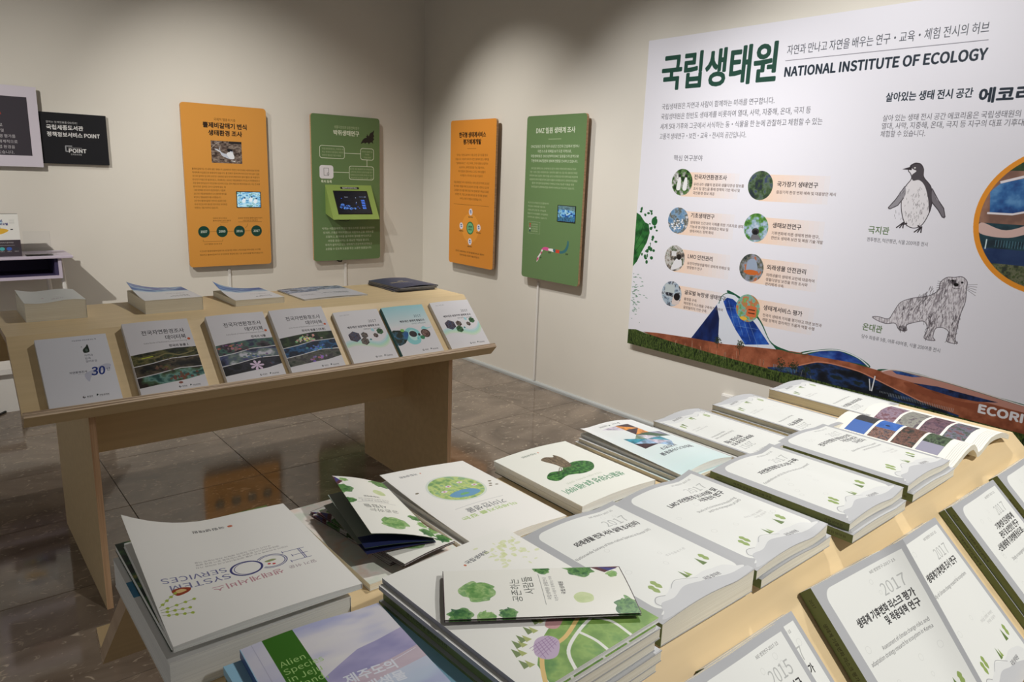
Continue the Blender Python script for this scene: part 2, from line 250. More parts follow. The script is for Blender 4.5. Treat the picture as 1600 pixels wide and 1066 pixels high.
-10,0,-57,-9,-9,-9,-5,101,111,2,21,62,-3,14,2,12,4,10,5,-6,13,-9,-5,-9,-3,-10,-1,-18,5,-12,13,-6,20,74,0,0,10,-5,27,-14,18,-24,6,-24,-7,-18,-19,-7,-31,7,-30,19,-20,7,28,63,6,18,11,12,14,4,15,-4,9,-11,3,-19,102,65,1,19,7,94,14,0,0,-94,19,0,0,94,23,0,0,15,-23,0,1,29,5,7,13,2,8,-3,4,14,-18,4,-18,-5,-10,-12,-4,-19,0,-17,-14,-1,103,113,3,42,55,-50,29,5,19,14,7,19,-4,14,-13,9,-21,2,-21,0,-12,2,-6,4,-1,6,3,10,4,3,16,-4,20,5,14,13,6,20,-2,9,-3,8,-4,6,22,0,0,14,-38,0,-9,2,-6,0,-20,-4,-15,-14,-6,-20,2,-13,12,-17,-5,-5,-5,-7,-2,-9,2,-7,3,-6,5,-4,0,-1,-8,-7,-6,-9,-2,-9,6,-16,16,-10,12,55,47,-12,3,-8,9,-3,14,3,13,8,9,12,3,12,-3,8,-9,3,-13,-3,-14,-9,-9,13,58,-37,-17,2,-11,7,-4,10,1,6,4,6,6,6,14,-2,31,-1,7,-4,3,-8,-4,-11,-12,-8,104,121,1,21,18,0,19,0,0,79,10,9,9,6,10,1,12,-3,7,-9,2,-17,0,-66,18,0,0,69,-3,23,-11,14,-19,5,-14,-2,-12,-7,-10,-9,1,23,0,43,-19,0,105,55,2,4,18,0,19,0,0,109,-19,0,12,28,131,6,2,4,4,2,6,-2,6,-4,4,-6,2,-7,-2,-4,-4,-1,-6,1,-6,4,-4,106,55,2,13,7,-48,17,4,10,12,3,20,0,121,-18,0,0,-121,-1,-12,-5,-7,-8,-3,-10,2,-4,-14,10,-2,12,28,131,6,2,4,4,2,6,-2,6,-4,4,-6,2,-7,-2,-4,-4,-2,-6,2,-6,4,-4,107,110,1,13,18,0,18,0,0,29,21,23,32,-52,19,0,-41,65,37,44,-21,0,-46,-58,-1,0,0,108,-18,0,108,57,1,10,38,-3,10,2,-2,14,-7,0,-2,3,0,143,-19,0,0,-137,2,-14,7,-8,109,185,1,36,18,0,19,0,0,79,9,9,9,6,9,1,11,-3,7,-9,2,-17,0,-66,18,0,0,79,10,9,9,6,9,1,11,-3,7,-9,2,-17,0,-66,18,0,0,69,-3,23,-11,14,-19,5,-12,-2,-12,-8,-12,-10,-6,11,-9,7,-15,2,-12,-2,-11,-7,-10,-9,-1,0,-2,16,-15,0,110,122,1,21,18,0,19,0,0,79,10,9,9,6,10,1,12,-3,7,-9,2,-17,0,-66,18,0,0,69,-3,23,-11,14,-19,5,-14,-2,-12,-7,-10,-9,-1,0,-2,16,-15,0,111,121,2,12,61,-3,24,7,19,19,7,31,-7,31,-19,20,-24,6,-25,-6,-18,-20,-8,-31,8,-31,18,-19,12,61,13,-17,5,-11,14,-4,22,4,22,11,15,17,5,16,-5,11,-15,4,-22,-4,-22,-11,-14,112,124,2,18,18,-46,19,0,0,37,-1,19,10,-7,10,-4,10,-2,23,7,18,20,6,32,-5,29,-14,20,-24,6,-12,-2,-12,-5,-11,-8,-2,13,-15,0,13,63,13,-8,1,-9,3,-9,7,0,57,10,8,9,5,10,2,16,-5,10,-14,2,-21,-4,-23,-11,-15,113,124,2,18,87,-46,19,0,0,155,-15,0,-2,-11,-10,8,-10,4,-11,1,-24,-7,-17,-19,-6,-31,5,-31,16,-19,23,-7,13,2,11,6,9,8,-1,-20,12,59,13,-16,5,-10,14,-4,22,5,22,11,15,16,5,9,-1,17,-10,0,-57,-9,-9,-9,-5,114,78,1,16,18,0,19,0,0,70,8,15,10,8,13,2,7,-2,3,16,-7,2,-5,0,-11,-2,-11,-8,-8,-12,-1,0,-2,20,-15,0,115,94,1,35,47,-3,21,5,14,11,4,17,-5,16,-12,10,-27,11,-9,6,-3,8,2,8,7,6,11,2,9,-1,16,-8,8,11,-9,6,-11,5,-13,1,-20,-4,-13,-11,-5,-15,5,-16,12,-9,27,-12,9,-6,4,-9,-3,-9,-7,-6,-12,-2,-12,1,-10,5,-10,7,-9,-13,12,-7,14,-6,116,75,1,21,52,-3,14,2,7,2,-4,14,-12,-3,-10,3,-6,7,-1,11,0,61,29,0,0,15,-29,0,0,30,-15,0,-2,-30,-18,-1,0,-14,17,0,0,-60,2,-19,10,-13,117,121,1,21,50,-3,14,3,11,7,11,10,1,0,1,-17,15,0,0,109,-18,0,0,-77,-10,-11,-9,-6,-10,-2,-12,3,-7,10,-2,16,0,67,-18,0,0,-69,3,-24,11,-14,118,104,1,8,42,0,21,0,39,109,-18,0,-31,-94,-1,0,-30,94,-19,0,119,160,1,19,36,0,21,0,23,90,1,0,4,-21,19,-69,22,0,29,109,-17,0,-23,-93,-1,0,-7,30,-17,63,-18,0,-20,-73,-4,-20,-1,0,-23,93,-19,0,120,100,1,16,3,0,19,0,15,25,3,7,8,13,1,0,28,
-45,20,0,-36,55,33,54,-19,0,-23,-42,-1,0,-25,42,-20,0,33,-52,121,104,1,18,20,-47,19,5,13,14,9,19,41,118,-18,0,-29,-91,-1,0,-32,91,-19,0,43,-109,-2,-8,-6,-12,-8,-9,-11,-3,-8,2,-4,-15,8,-2,122,95,1,10,7,0,82,0,0,15,-59,0,57,84,0,10,-74,0,0,-15,51,0,-57,-84,123,68,1,37,51,-34,10,0,0,10,-6,0,-9,2,-5,7,-1,25,1,27,-1,12,-5,8,-7,5,0,1,7,4,5,8,1,26,-1,26,1,12,5,7,9,2,6,0,0,10,-10,0,-15,-2,-8,-10,-3,-18,2,-43,-2,-8,-6,-6,-11,-3,0,-12,11,-2,6,-7,2,-8,-2,-28,0,-15,3,-18,8,-9,124,54,1,4,21,-56,12,0,0,224,-12,0,125,68,1,36,7,-34,10,0,14,3,9,9,3,18,-2,43,2,8,5,7,12,2,0,12,-12,3,-5,6,-2,8,2,43,-3,18,-9,10,-14,2,-10,0,0,-10,6,0,9,-2,5,-7,1,-25,-1,-27,1,-12,4,-8,8,-4,0,-1,-8,-5,-4,-8,-1,-26,1,-26,-1,-12,-5,-7,-9,-2,-6,0,126,111,1,20,75,57,10,2,9,7,9,11,-10,8,-6,-8,-5,-4,-6,-2,-12,5,-13,9,-15,5,-10,-2,-9,-7,-9,-11,10,-7,6,8,5,4,6,1,12,-5,13,-9,183,200,1,12,100,97,-11,-3,-7,-7,-3,-11,3,-11,7,-7,11,-3,11,3,7,7,3,11,-3,11,-7,7,8220,200,2,17,154,162,-4,7,-12,-8,-10,-13,-3,-16,2,-10,6,-7,8,-2,7,2,5,5,1,6,-1,7,-5,4,-8,2,-4,-2,2,9,7,9,17,192,162,-4,7,-12,-8,-9,-13,-4,-16,2,-10,6,-7,8,-2,8,2,4,5,2,6,-2,7,-4,4,-9,2,-3,-2,2,9,6,9,8221,200,2,17,46,120,4,-8,12,9,10,12,3,17,-2,9,-6,7,-8,3,-7,-2,-5,-5,-1,-6,1,-7,5,-4,8,-2,4,1,-2,-9,-7,-8,17,8,120,4,-8,12,9,9,12,4,17,-2,9,-6,7,-8,3,-8,-2,-4,-5,-2,-6,2,-7,4,-4,9,-2,3,1,-2,-9,-6,-8,8546,200,3,4,31,0,20,0,0,146,-20,0,4,90,0,20,0,0,146,-20,0,4,149,0,20,0,0,146,-20,0,44032,184,2,8,132,165,0,-180,17,0,0,93,29,0,0,14,-29,0,0,73,10,19,146,0,-14,67,0,-11,-40,-25,-34,-39,-26,9,-13,48,34,26,44,8,49,44036,184,3,8,134,165,0,-132,16,0,0,64,27,0,0,14,-27,0,0,54,10,18,151,0,-13,66,0,-11,-30,-25,-24,-38,-17,7,-13,45,22,29,33,11,42,6,38,47,0,-59,120,0,0,14,-104,0,0,45,44040,184,3,8,134,165,0,-92,16,0,0,38,27,0,0,14,-27,0,0,40,10,18,157,0,-14,65,0,-10,-26,-25,-21,-38,-13,7,-14,45,18,29,29,11,41,12,36,-14,121,0,0,14,-105,0,0,20,98,0,0,45,-114,0,0,-13,98,0,0,-19,-98,0,44048,184,4,4,36,54,0,-67,114,0,0,67,4,134,41,0,-41,-81,0,0,41,8,134,165,0,-102,16,0,0,45,27,0,0,13,-27,0,0,44,10,18,154,0,-14,65,0,-10,-28,-25,-22,-38,-16,6,-13,46,20,29,32,10,41,44053,184,4,12,94,55,-32,-4,-20,-12,-7,-19,7,-19,20,-12,32,-4,31,4,20,12,7,19,-7,19,-20,12,12,94,42,22,-3,15,-7,5,-12,-5,-12,-15,-7,-22,-3,-23,3,-15,7,-5,12,5,12,15,7,8,134,165,0,-108,16,0,0,48,27,0,0,14,-27,0,0,46,10,18,152,0,-14,65,0,-10,-28,-25,-24,-38,-16,7,-13,45,21,29,32,10,42,44060,184,2,12,107,161,0,-168,16,0,0,86,24,0,0,-95,16,0,0,181,-16,0,0,-72,-24,0,0,68,10,17,142,0,-14,54,0,-8,-35,-19,-32,-34,-26,10,-12,40,34,21,40,6,45,44081,184,4,12,103,52,-33,-4,-21,-11,-7,-18,7,-18,21,-12,33,-4,33,4,21,12,7,18,-7,18,-21,11,12,103,39,24,-2,15,-7,6,-11,-6,-11,-15,-7,-24,-3,-24,3,-15,7,-6,11,6,11,15,7,12,107,162,0,-101,16,0,0,43,24,0,0,-50,15,0,0,111,-15,0,0,-47,-24,0,0,44,10,19,151,0,-14,53,0,-9,-28,-21,-24,-31,-18,8,-12,39,24,23,32,8,40,44148,184,3,8,103,110,0,-14,39,0,0,-64,17,0,0,133,-17,0,0,-55,10,22,151,0,-13,64,0,-12,-30,-25,-25,-36,-17,7,-14,44,23,29,34,11,42,6,44,45,0,-57,119,0,0,14,-102,0,0,43,44152,
184,3,8,103,122,0,-14,39,0,0,-35,17,0,0,92,-17,0,0,-43,10,22,157,0,-14,62,0,-10,-26,-25,-21,-36,-14,6,-13,44,18,29,30,10,40,12,43,-14,122,0,0,14,-106,0,0,20,100,0,0,45,-117,0,0,-14,100,0,0,-18,-99,0,44160,184,4,4,42,54,0,-67,117,0,0,67,4,142,41,0,-41,-84,0,0,41,10,21,154,0,-14,64,0,-11,-28,-25,-22,-37,-16,7,-13,45,20,28,32,11,41,8,103,119,0,-14,39,0,0,-43,17,0,0,103,-17,0,0,-46,44163,184,3,8,103,114,0,-13,39,0,0,-58,17,0,0,122,-17,0,0,-51,10,22,151,0,-14,63,0,-11,-29,-24,-23,-37,-17,7,-14,45,23,28,32,10,42,17,92,58,0,-8,-8,-24,-22,-18,-30,-10,6,-13,26,8,21,14,15,18,15,-18,21,-14,26,-8,7,14,-30,10,-22,18,-8,23,0,8,44172,184,2,4,148,165,0,-181,16,0,0,181,20,18,142,0,-13,53,0,-9,-36,-20,-31,-32,-27,10,-12,22,17,18,18,13,20,37,0,0,-84,16,0,0,167,-16,0,0,-70,-31,0,5,17,3,17,0,17,44192,184,3,4,147,165,0,-104,15,0,0,104,19,111,161,0,-47,-29,0,7,25,0,13,-70,0,0,-14,53,0,-9,-28,-20,-23,-31,-17,8,-13,23,12,18,15,14,16,36,0,0,-36,15,0,0,97,32,123,55,0,-12,-2,-15,-9,-15,-14,-13,-14,12,-8,15,-3,16,0,12,-16,0,0,-12,-4,-18,-13,-16,-19,-12,8,-12,15,8,12,12,9,14,7,-14,11,-13,15,-8,15,9,11,12,7,14,8,-14,13,-12,16,-8,8,12,-20,11,-12,16,-4,19,0,12,44200,184,1,23,92,67,0,-13,50,0,0,-69,17,0,0,181,-17,0,0,-50,-44,0,3,20,0,10,-83,0,0,-14,66,0,-10,-39,-24,-34,-40,-27,9,-13,36,23,25,28,15,32,47,0,0,-35,44201,184,2,6,38,49,0,-13,104,0,0,-51,17,0,0,64,23,95,95,0,-14,47,0,0,-24,17,0,0,108,-17,0,0,-32,-40,0,2,7,1,13,-83,0,0,-13,65,0,-11,-29,-25,-22,-38,-16,6,-13,35,14,27,20,17,26,44,0,0,-25,44204,184,2,22,95,87,0,-13,47,0,0,-43,17,0,0,134,-17,0,0,-37,-40,0,3,23,-83,0,0,-13,65,0,-12,-30,-25,-25,-37,-17,7,-14,34,15,26,21,17,26,45,0,0,-27,6,44,44,0,-56,119,0,0,14,-102,0,0,42,44220,184,2,23,142,165,0,-30,-41,0,2,12,0,7,-81,0,0,-14,63,0,-10,-28,-26,-22,-37,-16,7,-13,35,14,26,20,17,27,45,0,0,-24,-47,0,0,-14,47,0,0,-22,17,0,0,103,32,122,57,0,-13,-3,-15,-8,-15,-14,-13,-14,12,-9,15,-3,16,0,13,-16,0,0,-13,-4,-17,-12,-17,-20,-11,9,-13,15,9,12,11,8,14,7,-14,12,-12,15,-9,15,9,11,12,7,15,8,-15,12,-11,16,-9,9,13,-20,11,-12,16,-5,18,0,13,44221,184,3,12,100,55,-32,-4,-21,-12,-7,-19,7,-19,21,-12,32,-4,32,4,20,12,8,19,-8,19,-20,12,12,100,42,23,-3,15,-7,5,-12,-5,-11,-15,-8,-23,-2,-23,2,-15,8,-6,11,6,12,15,7,23,22,152,0,-14,63,0,-11,-28,-24,-24,-38,-16,7,-13,35,15,26,20,17,27,45,0,0,-25,-47,0,0,-13,47,0,0,-24,17,0,0,108,-17,0,0,-33,-41,0,2,13,0,7,44228,184,2,4,148,165,0,-181,16,0,0,181,23,18,142,0,-13,53,0,-9,-36,-20,-31,-32,-27,10,-12,29,23,20,26,13,30,29,0,0,-32,-32,0,0,-14,32,0,0,-62,16,0,0,167,-16,0,0,-46,-26,0,2,18,0,9,44256,184,2,10,27,147,0,-13,110,0,0,-28,-2,-27,-4,-31,16,-2,5,33,2,27,0,41,8,74,88,0,-64,-64,0,0,-14,163,0,0,14,-83,0,0,64,44260,184,3,8,29,155,0,-14,107,0,-1,-31,-4,-21,17,-1,3,21,2,46,8,77,112,0,-37,-67,0,0,-13,163,0,0,13,-79,0,0,37,6,31,43,0,-55,126,0,0,14,-110,0,0,41,44275,184,3,8,29,157,0,-14,107,0,-1,-29,-3,-19,16,-2,3,20,2,44,8,77,117,0,-36,-67,0,0,-14,163,0,0,14,-79,0,0,36,17,83,53,0,-8,-9,-22,-22,-16,-30,-9,6,-13,26,7,22,13,15,17,15,-17,22,-13,26,-7,6,13,-30,9,-22,
16,-9,22,0,8,44277,184,4,12,91,51,-33,-4,-22,-11,-8,-18,8,-18,22,-11,33,-4,33,4,22,11,8,18,-8,18,-22,11,12,91,38,25,-2,16,-7,6,-11,-6,-11,-16,-7,-25,-2,-25,2,-16,7,-5,11,5,11,16,7,9,29,156,0,-13,107,0,-1,-31,-4,-17,17,-2,3,17,2,31,0,15,8,77,116,0,-35,-67,0,0,-13,163,0,0,13,-79,0,0,35,44284,184,3,8,18,146,0,-14,75,0,0,-17,-5,-50,16,-1,4,30,1,52,10,10,24,35,0,38,2,39,5,-1,12,-58,-4,0,55,-17,0,0,-56,-38,0,8,132,165,0,-181,17,0,0,92,28,0,0,14,-28,0,0,75,44288,184,4,8,20,151,0,-13,73,0,-1,-29,-4,-19,17,-2,3,22,1,41,10,11,58,35,0,38,2,39,5,-1,12,-59,-4,0,38,-16,0,0,-39,-38,0,8,134,165,0,-136,17,0,0,64,26,0,0,14,-26,0,0,58,6,36,42,0,-54,121,0,0,14,-104,0,0,40,44305,184,5,12,92,50,-32,-4,-20,-11,-8,-17,8,-18,20,-11,32,-4,32,4,21,11,7,18,-7,17,-21,11,12,92,37,24,-2,14,-7,6,-10,-6,-11,-14,-7,-24,-2,-23,2,-15,7,-5,11,5,10,15,7,8,20,154,0,-14,73,0,0,-12,-5,-31,17,-2,3,20,1,39,11,11,65,35,0,38,2,39,5,-1,12,-39,-4,-20,-1,0,36,-16,0,0,-36,-38,0,8,134,165,0,-112,17,0,0,49,26,0,0,14,-26,0,0,49,44368,184,2,9,27,147,0,-13,111,0,0,-30,-2,-26,-4,-29,16,-2,5,31,1,69,12,95,83,0,-59,-28,0,0,59,-17,0,0,-59,-40,0,0,-14,163,0,0,14,-62,0,0,59,44396,184,1,16,10,76,0,-14,73,0,0,-78,17,0,0,78,73,0,0,14,-26,0,4,24,1,54,-122,0,0,-14,106,0,-2,-40,-4,-24,44397,184,1,22,27,46,0,-14,110,0,0,-48,17,0,0,62,-54,0,0,33,74,0,0,13,-26,0,5,37,0,28,-122,0,0,-14,105,0,-1,-31,-3,-20,-122,0,0,-13,73,0,0,-33,44400,184,2,16,10,86,0,-14,74,0,0,-43,17,0,0,43,73,0,0,14,-26,0,5,39,0,31,-122,0,0,-14,105,0,-1,-35,-3,-21,6,31,45,0,-57,125,0,0,14,-109,0,0,43,44428,184,3,17,25,154,0,-13,68,0,0,-12,-4,-33,-80,-2,2,-14,49,1,0,-41,16,0,0,42,34,3,17,3,-1,12,-21,-3,3,21,1,36,8,103,67,0,-13,39,0,0,-25,17,0,0,136,-17,0,0,-98,6,35,44,0,-56,128,0,0,14,-111,0,0,42,44480,184,2,4,143,165,0,-181,17,0,0,181,18,25,151,0,-13,68,0,0,-15,-5,-42,-54,-2,-25,0,2,-14,48,1,0,-71,17,0,0,72,37,2,18,3,-1,12,-25,-2,3,27,2,42,44484,184,3,4,141,165,0,-135,16,0,0,135,19,26,153,0,-14,69,0,-2,-28,-3,-19,-28,-2,-52,-1,2,-13,34,0,18,1,0,-40,17,0,0,41,48,5,-1,12,-14,-2,-7,0,3,23,1,37,6,36,43,0,-55,127,0,0,14,-111,0,0,41,44536,184,2,4,10,25,0,-14,163,0,0,14,9,28,146,0,-13,107,0,0,-29,-2,-28,-5,-34,17,-2,5,35,2,71,44537,184,2,6,27,49,0,-14,110,0,0,-51,17,0,0,65,12,10,89,0,-13,164,0,0,13,-26,0,5,40,0,28,-122,0,0,-14,105,0,-1,-32,-3,-22,44540,184,2,12,10,82,0,-13,164,0,0,13,-26,0,5,42,0,31,-122,0,0,-14,105,0,-1,-36,-4,-23,6,32,48,0,-59,126,0,0,13,-110,0,0,46,44544,184,2,12,10,98,0,-13,164,0,0,13,-25,0,3,19,1,41,-122,0,0,-14,105,0,-1,-28,-3,-18,12,30,-13,128,0,0,13,-112,0,0,21,107,0,0,46,-124,0,0,-14,108,0,0,-19,-107,0,44552,184,3,4,30,51,0,-64,123,0,0,64,4,137,38,0,-38,-91,0,0,38,12,10,89,0,-13,164,0,0,13,-26,0,5,38,0,29,-122,0,0,-14,105,0,-1,-32,-4,-21,44553,184,3,8,31,62,0,-75,122,0,0,75,-17,0,0,-24,-88,0,0,24,4,48,25,88,0,0,-25,-88,0,12,10,92,0,-14,164,0,0,14,-26,0,5,37,0,28,-122,0,0,-13,105,0,-1,-32,-3,-20,44592,184,2,4,142,165,0,-181,16,0,0,181,10,21,146,0,-14,67,0,-10,-40,-25,-34,-41,-26,9,-14,49,35,27,43,8,50,44600,184,3,4,142,165,0,
-92,16,0,0,92,10,22,157,0,-14,64,0,-10,-26,-25,-21,-38,-13,6,-14,46,18,29,29,10,41,12,42,-14,122,0,0,13,-106,0,0,21,100,0,0,44,-117,0,0,-13,101,0,0,-18,-100,0,44608,184,4,4,142,165,0,-102,16,0,0,102,4,41,54,0,-67,117,0,0,67,4,142,41,0,-41,-84,0,0,41,10,22,154,0,-14,65,0,-11,-28,-26,-22,-38,-16,7,-13,45,20,30,31,11,42,44611,184,3,4,141,165,0,-121,17,0,0,121,10,22,151,0,-13,65,0,-11,-30,-25,-24,-38,-16,7,-14,45,22,30,33,10,42,17,91,56,0,-7,-9,-23,-21,-18,-30,-10,6,-13,26,8,22,14,15,18,14,-18,22,-14,26,-8,6,13,-30,10,-21,18,-9,23,0,7,44760,184,3,4,148,165,0,-181,16,0,0,181,10,14,144,0,-14,26,0,-3,-33,-10,-32,-17,-30,13,-8,20,37,9,40,2,40,19,115,161,0,-67,-23,0,2,34,0,16,-34,0,0,-14,20,0,-3,-36,-8,-36,-19,-35,13,-7,13,20,8,22,6,23,25,0,0,-87,16,0,0,167,44867,184,4,8,94,158,0,-13,45,0,-2,-26,-3,-18,16,-2,5,39,0,20,8,87,119,0,-31,-77,0,0,-14,163,0,0,14,-70,0,0,31,9,24,158,0,-13,39,0,-3,-26,-6,-17,17,-3,6,22,2,18,0,19,23,83,68,0,-19,-52,0,0,-13,52,0,-10,-17,-21,-13,-28,-8,6,-13,25,7,22,11,15,16,14,-16,22,-11,25,-7,6,13,-28,8,-21,13,-10,17,52,0,0,13,-52,0,0,19,45128,184,2,20,96,153,0,-13,42,0,-3,-34,-5,-24,-54,0,5,29,3,42,-59,0,0,-13,43,0,-1,-15,-8,-43,-49,0,0,-14,164,0,0,14,-27,0,5,28,2,43,6,31,49,0,-59,126,0,0,13,-109,0,0,46,45149,184,2,22,96,158,0,-13,41,0,0,-13,-2,-16,-4,-20,-54,0,5,25,2,19,0,18,-59,0,0,-13,43,0,-1,-13,-7,-36,-50,0,0,-14,164,0,0,14,-26,0,4,23,2,39,12,30,-13,125,0,0,13,-108,0,0,19,102,0,0,13,-102,0,0,18,107,0,0,13,-124,0,45208,184,2,8,132,165,0,-180,17,0,0,94,29,0,0,14,-29,0,0,72,8,17,30,42,1,59,7,-2,14,-56,-7,-26,-1,0,104,-17,0,45224,184,4,4,36,53,0,-66,114,0,0,66,4,134,40,0,-40,-81,0,0,40,8,134,165,0,-102,16,0,0,47,27,0,0,14,-27,0,0,41,10,19,77,41,0,28,3,29,5,-2,14,-28,-5,-26,-3,-26,0,0,65,-16,0,45236,184,2,12,106,161,0,-167,16,0,0,84,25,0,0,-94,16,0,0,181,-16,0,0,-73,-25,0,0,69,9,19,31,53,2,23,4,-2,15,-20,-4,-20,-2,-18,0,0,98,-16,0,45380,184,3,12,91,107,0,-13,51,0,0,-63,17,0,0,134,-17,0,0,-23,-51,0,0,-14,51,0,0,-21,6,43,43,0,-55,121,0,0,14,-104,0,0,41,9,21,58,39,1,26,2,28,4,-2,14,-26,-4,-49,-3,0,80,-16,0,45432,184,1,14,30,150,0,-80,53,0,0,-49,-73,0,0,-13,164,0,0,13,-74,0,0,49,55,0,0,13,-108,0,0,67,45433,184,2,6,29,45,0,-14,108,0,0,-47,16,0,0,61,14,10,77,0,-14,164,0,0,14,-74,0,0,24,55,0,0,14,-107,0,0,46,-16,0,0,-60,51,0,0,-24,45458,184,3,14,10,83,0,-13,163,0,0,13,-73,0,0,23,55,0,0,13,-106,0,0,42,-17,0,0,-55,51,0,0,-23,12,27,0,0,-13,130,0,0,13,-29,0,0,38,27,0,0,14,-127,0,0,-14,28,0,0,-38,4,72,38,40,0,0,-38,-40,0,45572,184,2,6,31,156,0,-65,124,0,0,14,-107,0,0,51,8,10,64,0,-14,73,0,0,-66,17,0,0,66,74,0,0,14,45576,184,3,6,32,159,0,-62,123,0,0,14,-106,0,0,48,8,10,76,0,-13,75,0,0,-38,16,0,0,38,73,0,0,13,6,31,41,0,-53,125,0,0,14,-109,0,0,39,45580,184,2,20,31,-14,128,0,0,14,-112,0,0,19,106,0,0,42,-53,0,0,19,74,0,0,13,-164,0,0,-13,73,0,0,-19,-53,0,0,-13,107,0,0,-17,-106,0,6,32,163,0,-54,123,0,0,13,-107,0,0,41,45716,184,3,4,10,73,0,-13,164,0,0,13,6,32,159,0,-61,123,0,0,13,-107,0,0,48,6,31,42,0,-53,125,0,0,13,-109,0,0,40,45733,184,4,4,10,81,0,
-14,164,0,0,14,12,92,51,-34,-4,-21,-11,-7,-18,7,-18,21,-11,34,-4,33,4,21,11,7,18,-7,18,-21,11,12,92,38,24,-2,15,-7,6,-11,-6,-11,-15,-6,-24,-3,-25,3,-15,6,-6,11,6,11,15,7,6,32,162,0,-60,123,0,0,13,-106,0,0,47,45768,184,2,4,142,165,0,-181,16,0,0,181,10,21,31,44,1,29,3,31,5,-2,14,-29,-5,-29,-3,-27,-1,0,103,-17,0,45796,184,2,8,132,165,0,-181,17,0,0,96,30,0,0,14,-30,0,0,71,10,18,148,0,-119,45,1,55,5,-2,15,-26,-4,-56,-3,0,91,68,0,0,14,45812,184,4,4,37,53,0,-66,113,0,0,66,4,134,40,0,-40,-81,0,0,40,8,134,165,0,-102,16,0,0,44,27,0,0,14,-27,0,0,44,11,18,153,0,-80,74,2,25,4,-2,14,-24,-4,-25,-2,-31,0,0,53,63,0,0,13,45817,184,4,12,93,54,-32,-4,-21,-12,-7,-19,7,-18,21,-12,32,-4,31,4,21,12,7,18,-7,19,-21,12,12,93,41,23,-3,15,-7,5,-12,-5,-11,-15,-7,-23,-3,-23,3,-15,7,-6,11,6,12,15,7,8,134,165,0,-107,17,0,0,47,26,0,0,13,-26,0,0,47,11,18,152,0,-80,74,2,25,4,-2,14,-23,-4,-26,-2,-32,0,0,52,64,0,0,14,45824,184,2,12,107,161,0,-167,15,0,0,85,26,0,0,-95,15,0,0,181,-15,0,0,-72,-26,0,0,68,10,16,143,0,-114,37,0,42,5,-1,14,-19,-3,-42,-2,0,87,51,0,0,13,45908,184,2,12,19,148,0,-119,45,0,26,2,25,4,-2,14,-24,-4,-24,-2,-29,0,0,91,65,0,0,14,8,91,100,0,-14,51,0,0,-102,17,0,0,181,-17,0,0,-65,45936,184,3,4,148,165,0,-181,16,0,0,181,8,111,161,0,-65,-39,0,0,-13,39,0,0,-89,16,0,0,167,10,17,143,0,-115,37,0,41,5,-1,14,-38,-5,-23,0,0,88,52,0,0,13,46020,184,1,16,31,151,0,-84,52,0,0,-46,-73,0,0,-14,164,0,0,14,-74,0,0,46,55,0,0,14,-108,0,0,56,106,0,0,14,46041,184,3,12,92,50,-34,-4,-21,-11,-7,-18,7,-17,21,-12,34,-3,33,3,21,12,7,17,-7,18,-21,11,12,92,37,24,-3,15,-6,6,-11,-6,-10,-15,-7,-24,-2,-25,2,-15,7,-6,10,6,11,15,6,16,31,157,0,-60,53,0,0,-21,-74,0,0,-13,164,0,0,13,-74,0,0,21,54,0,0,13,-107,0,0,34,106,0,0,13,46104,184,2,4,141,165,0,-181,16,0,0,181,17,13,23,77,3,40,4,-1,12,-51,-3,0,35,39,0,0,13,-76,0,0,48,75,0,0,13,-92,0,0,-74,37,0,0,-36,-50,-1,46108,184,3,4,141,165,0,-135,17,0,0,135,19,13,53,36,0,40,2,39,4,-1,13,-49,-4,0,25,36,0,0,13,-70,0,0,34,69,0,0,14,-86,0,0,-61,35,0,0,-26,-35,0,-16,-1,6,41,39,0,-51,123,0,0,14,-106,0,0,37,46112,184,3,4,142,165,0,-97,16,0,0,97,17,13,72,76,3,40,4,-1,12,-49,-4,0,18,35,0,0,13,-70,0,0,27,68,0,0,13,-85,0,0,-53,35,0,0,-19,-51,0,12,39,-14,125,0,0,14,-108,0,0,18,102,0,0,42,-119,0,0,-13,103,0,0,-17,-103,0,46160,184,2,8,32,155,0,-70,121,0,0,13,-104,0,0,43,102,0,0,14,8,10,61,0,-14,73,0,0,-62,17,0,0,62,74,0,0,14,46300,184,2,4,10,23,0,-14,164,0,0,14,8,31,149,0,-84,124,0,0,14,-108,0,0,56,106,0,0,14,46308,184,3,4,10,90,0,-14,164,0,0,14,8,32,159,0,-55,122,0,0,14,-106,0,0,28,104,0,0,13,12,30,-13,128,0,0,13,-112,0,0,18,106,0,0,43,-122,0,0,-13,106,0,0,-17,-106,0,46316,184,4,4,10,81,0,-14,164,0,0,14,4,30,47,0,-60,124,0,0,60,4,137,34,0,-33,-91,0,0,33,8,31,160,0,-61,124,0,0,14,-108,0,0,33,106,0,0,14,46321,184,4,4,10,79,0,-13,164,0,0,13,12,92,50,-34,-4,-21,-11,-7,-18,7,-17,21,-11,34,-4,33,4,21,11,7,17,-7,18,-21,11,12,92,37,24,-2,15,-7,6,-11,-6,-10,-15,-7,-24,-2,-25,2,-15,7,-6,10,6,11,15,7,8,31,158,0,-62,123,0,0,14,-107,0,0,35,106,0,0,13,46384,184,3,8,135,166,0,-182,17,0,0,96,
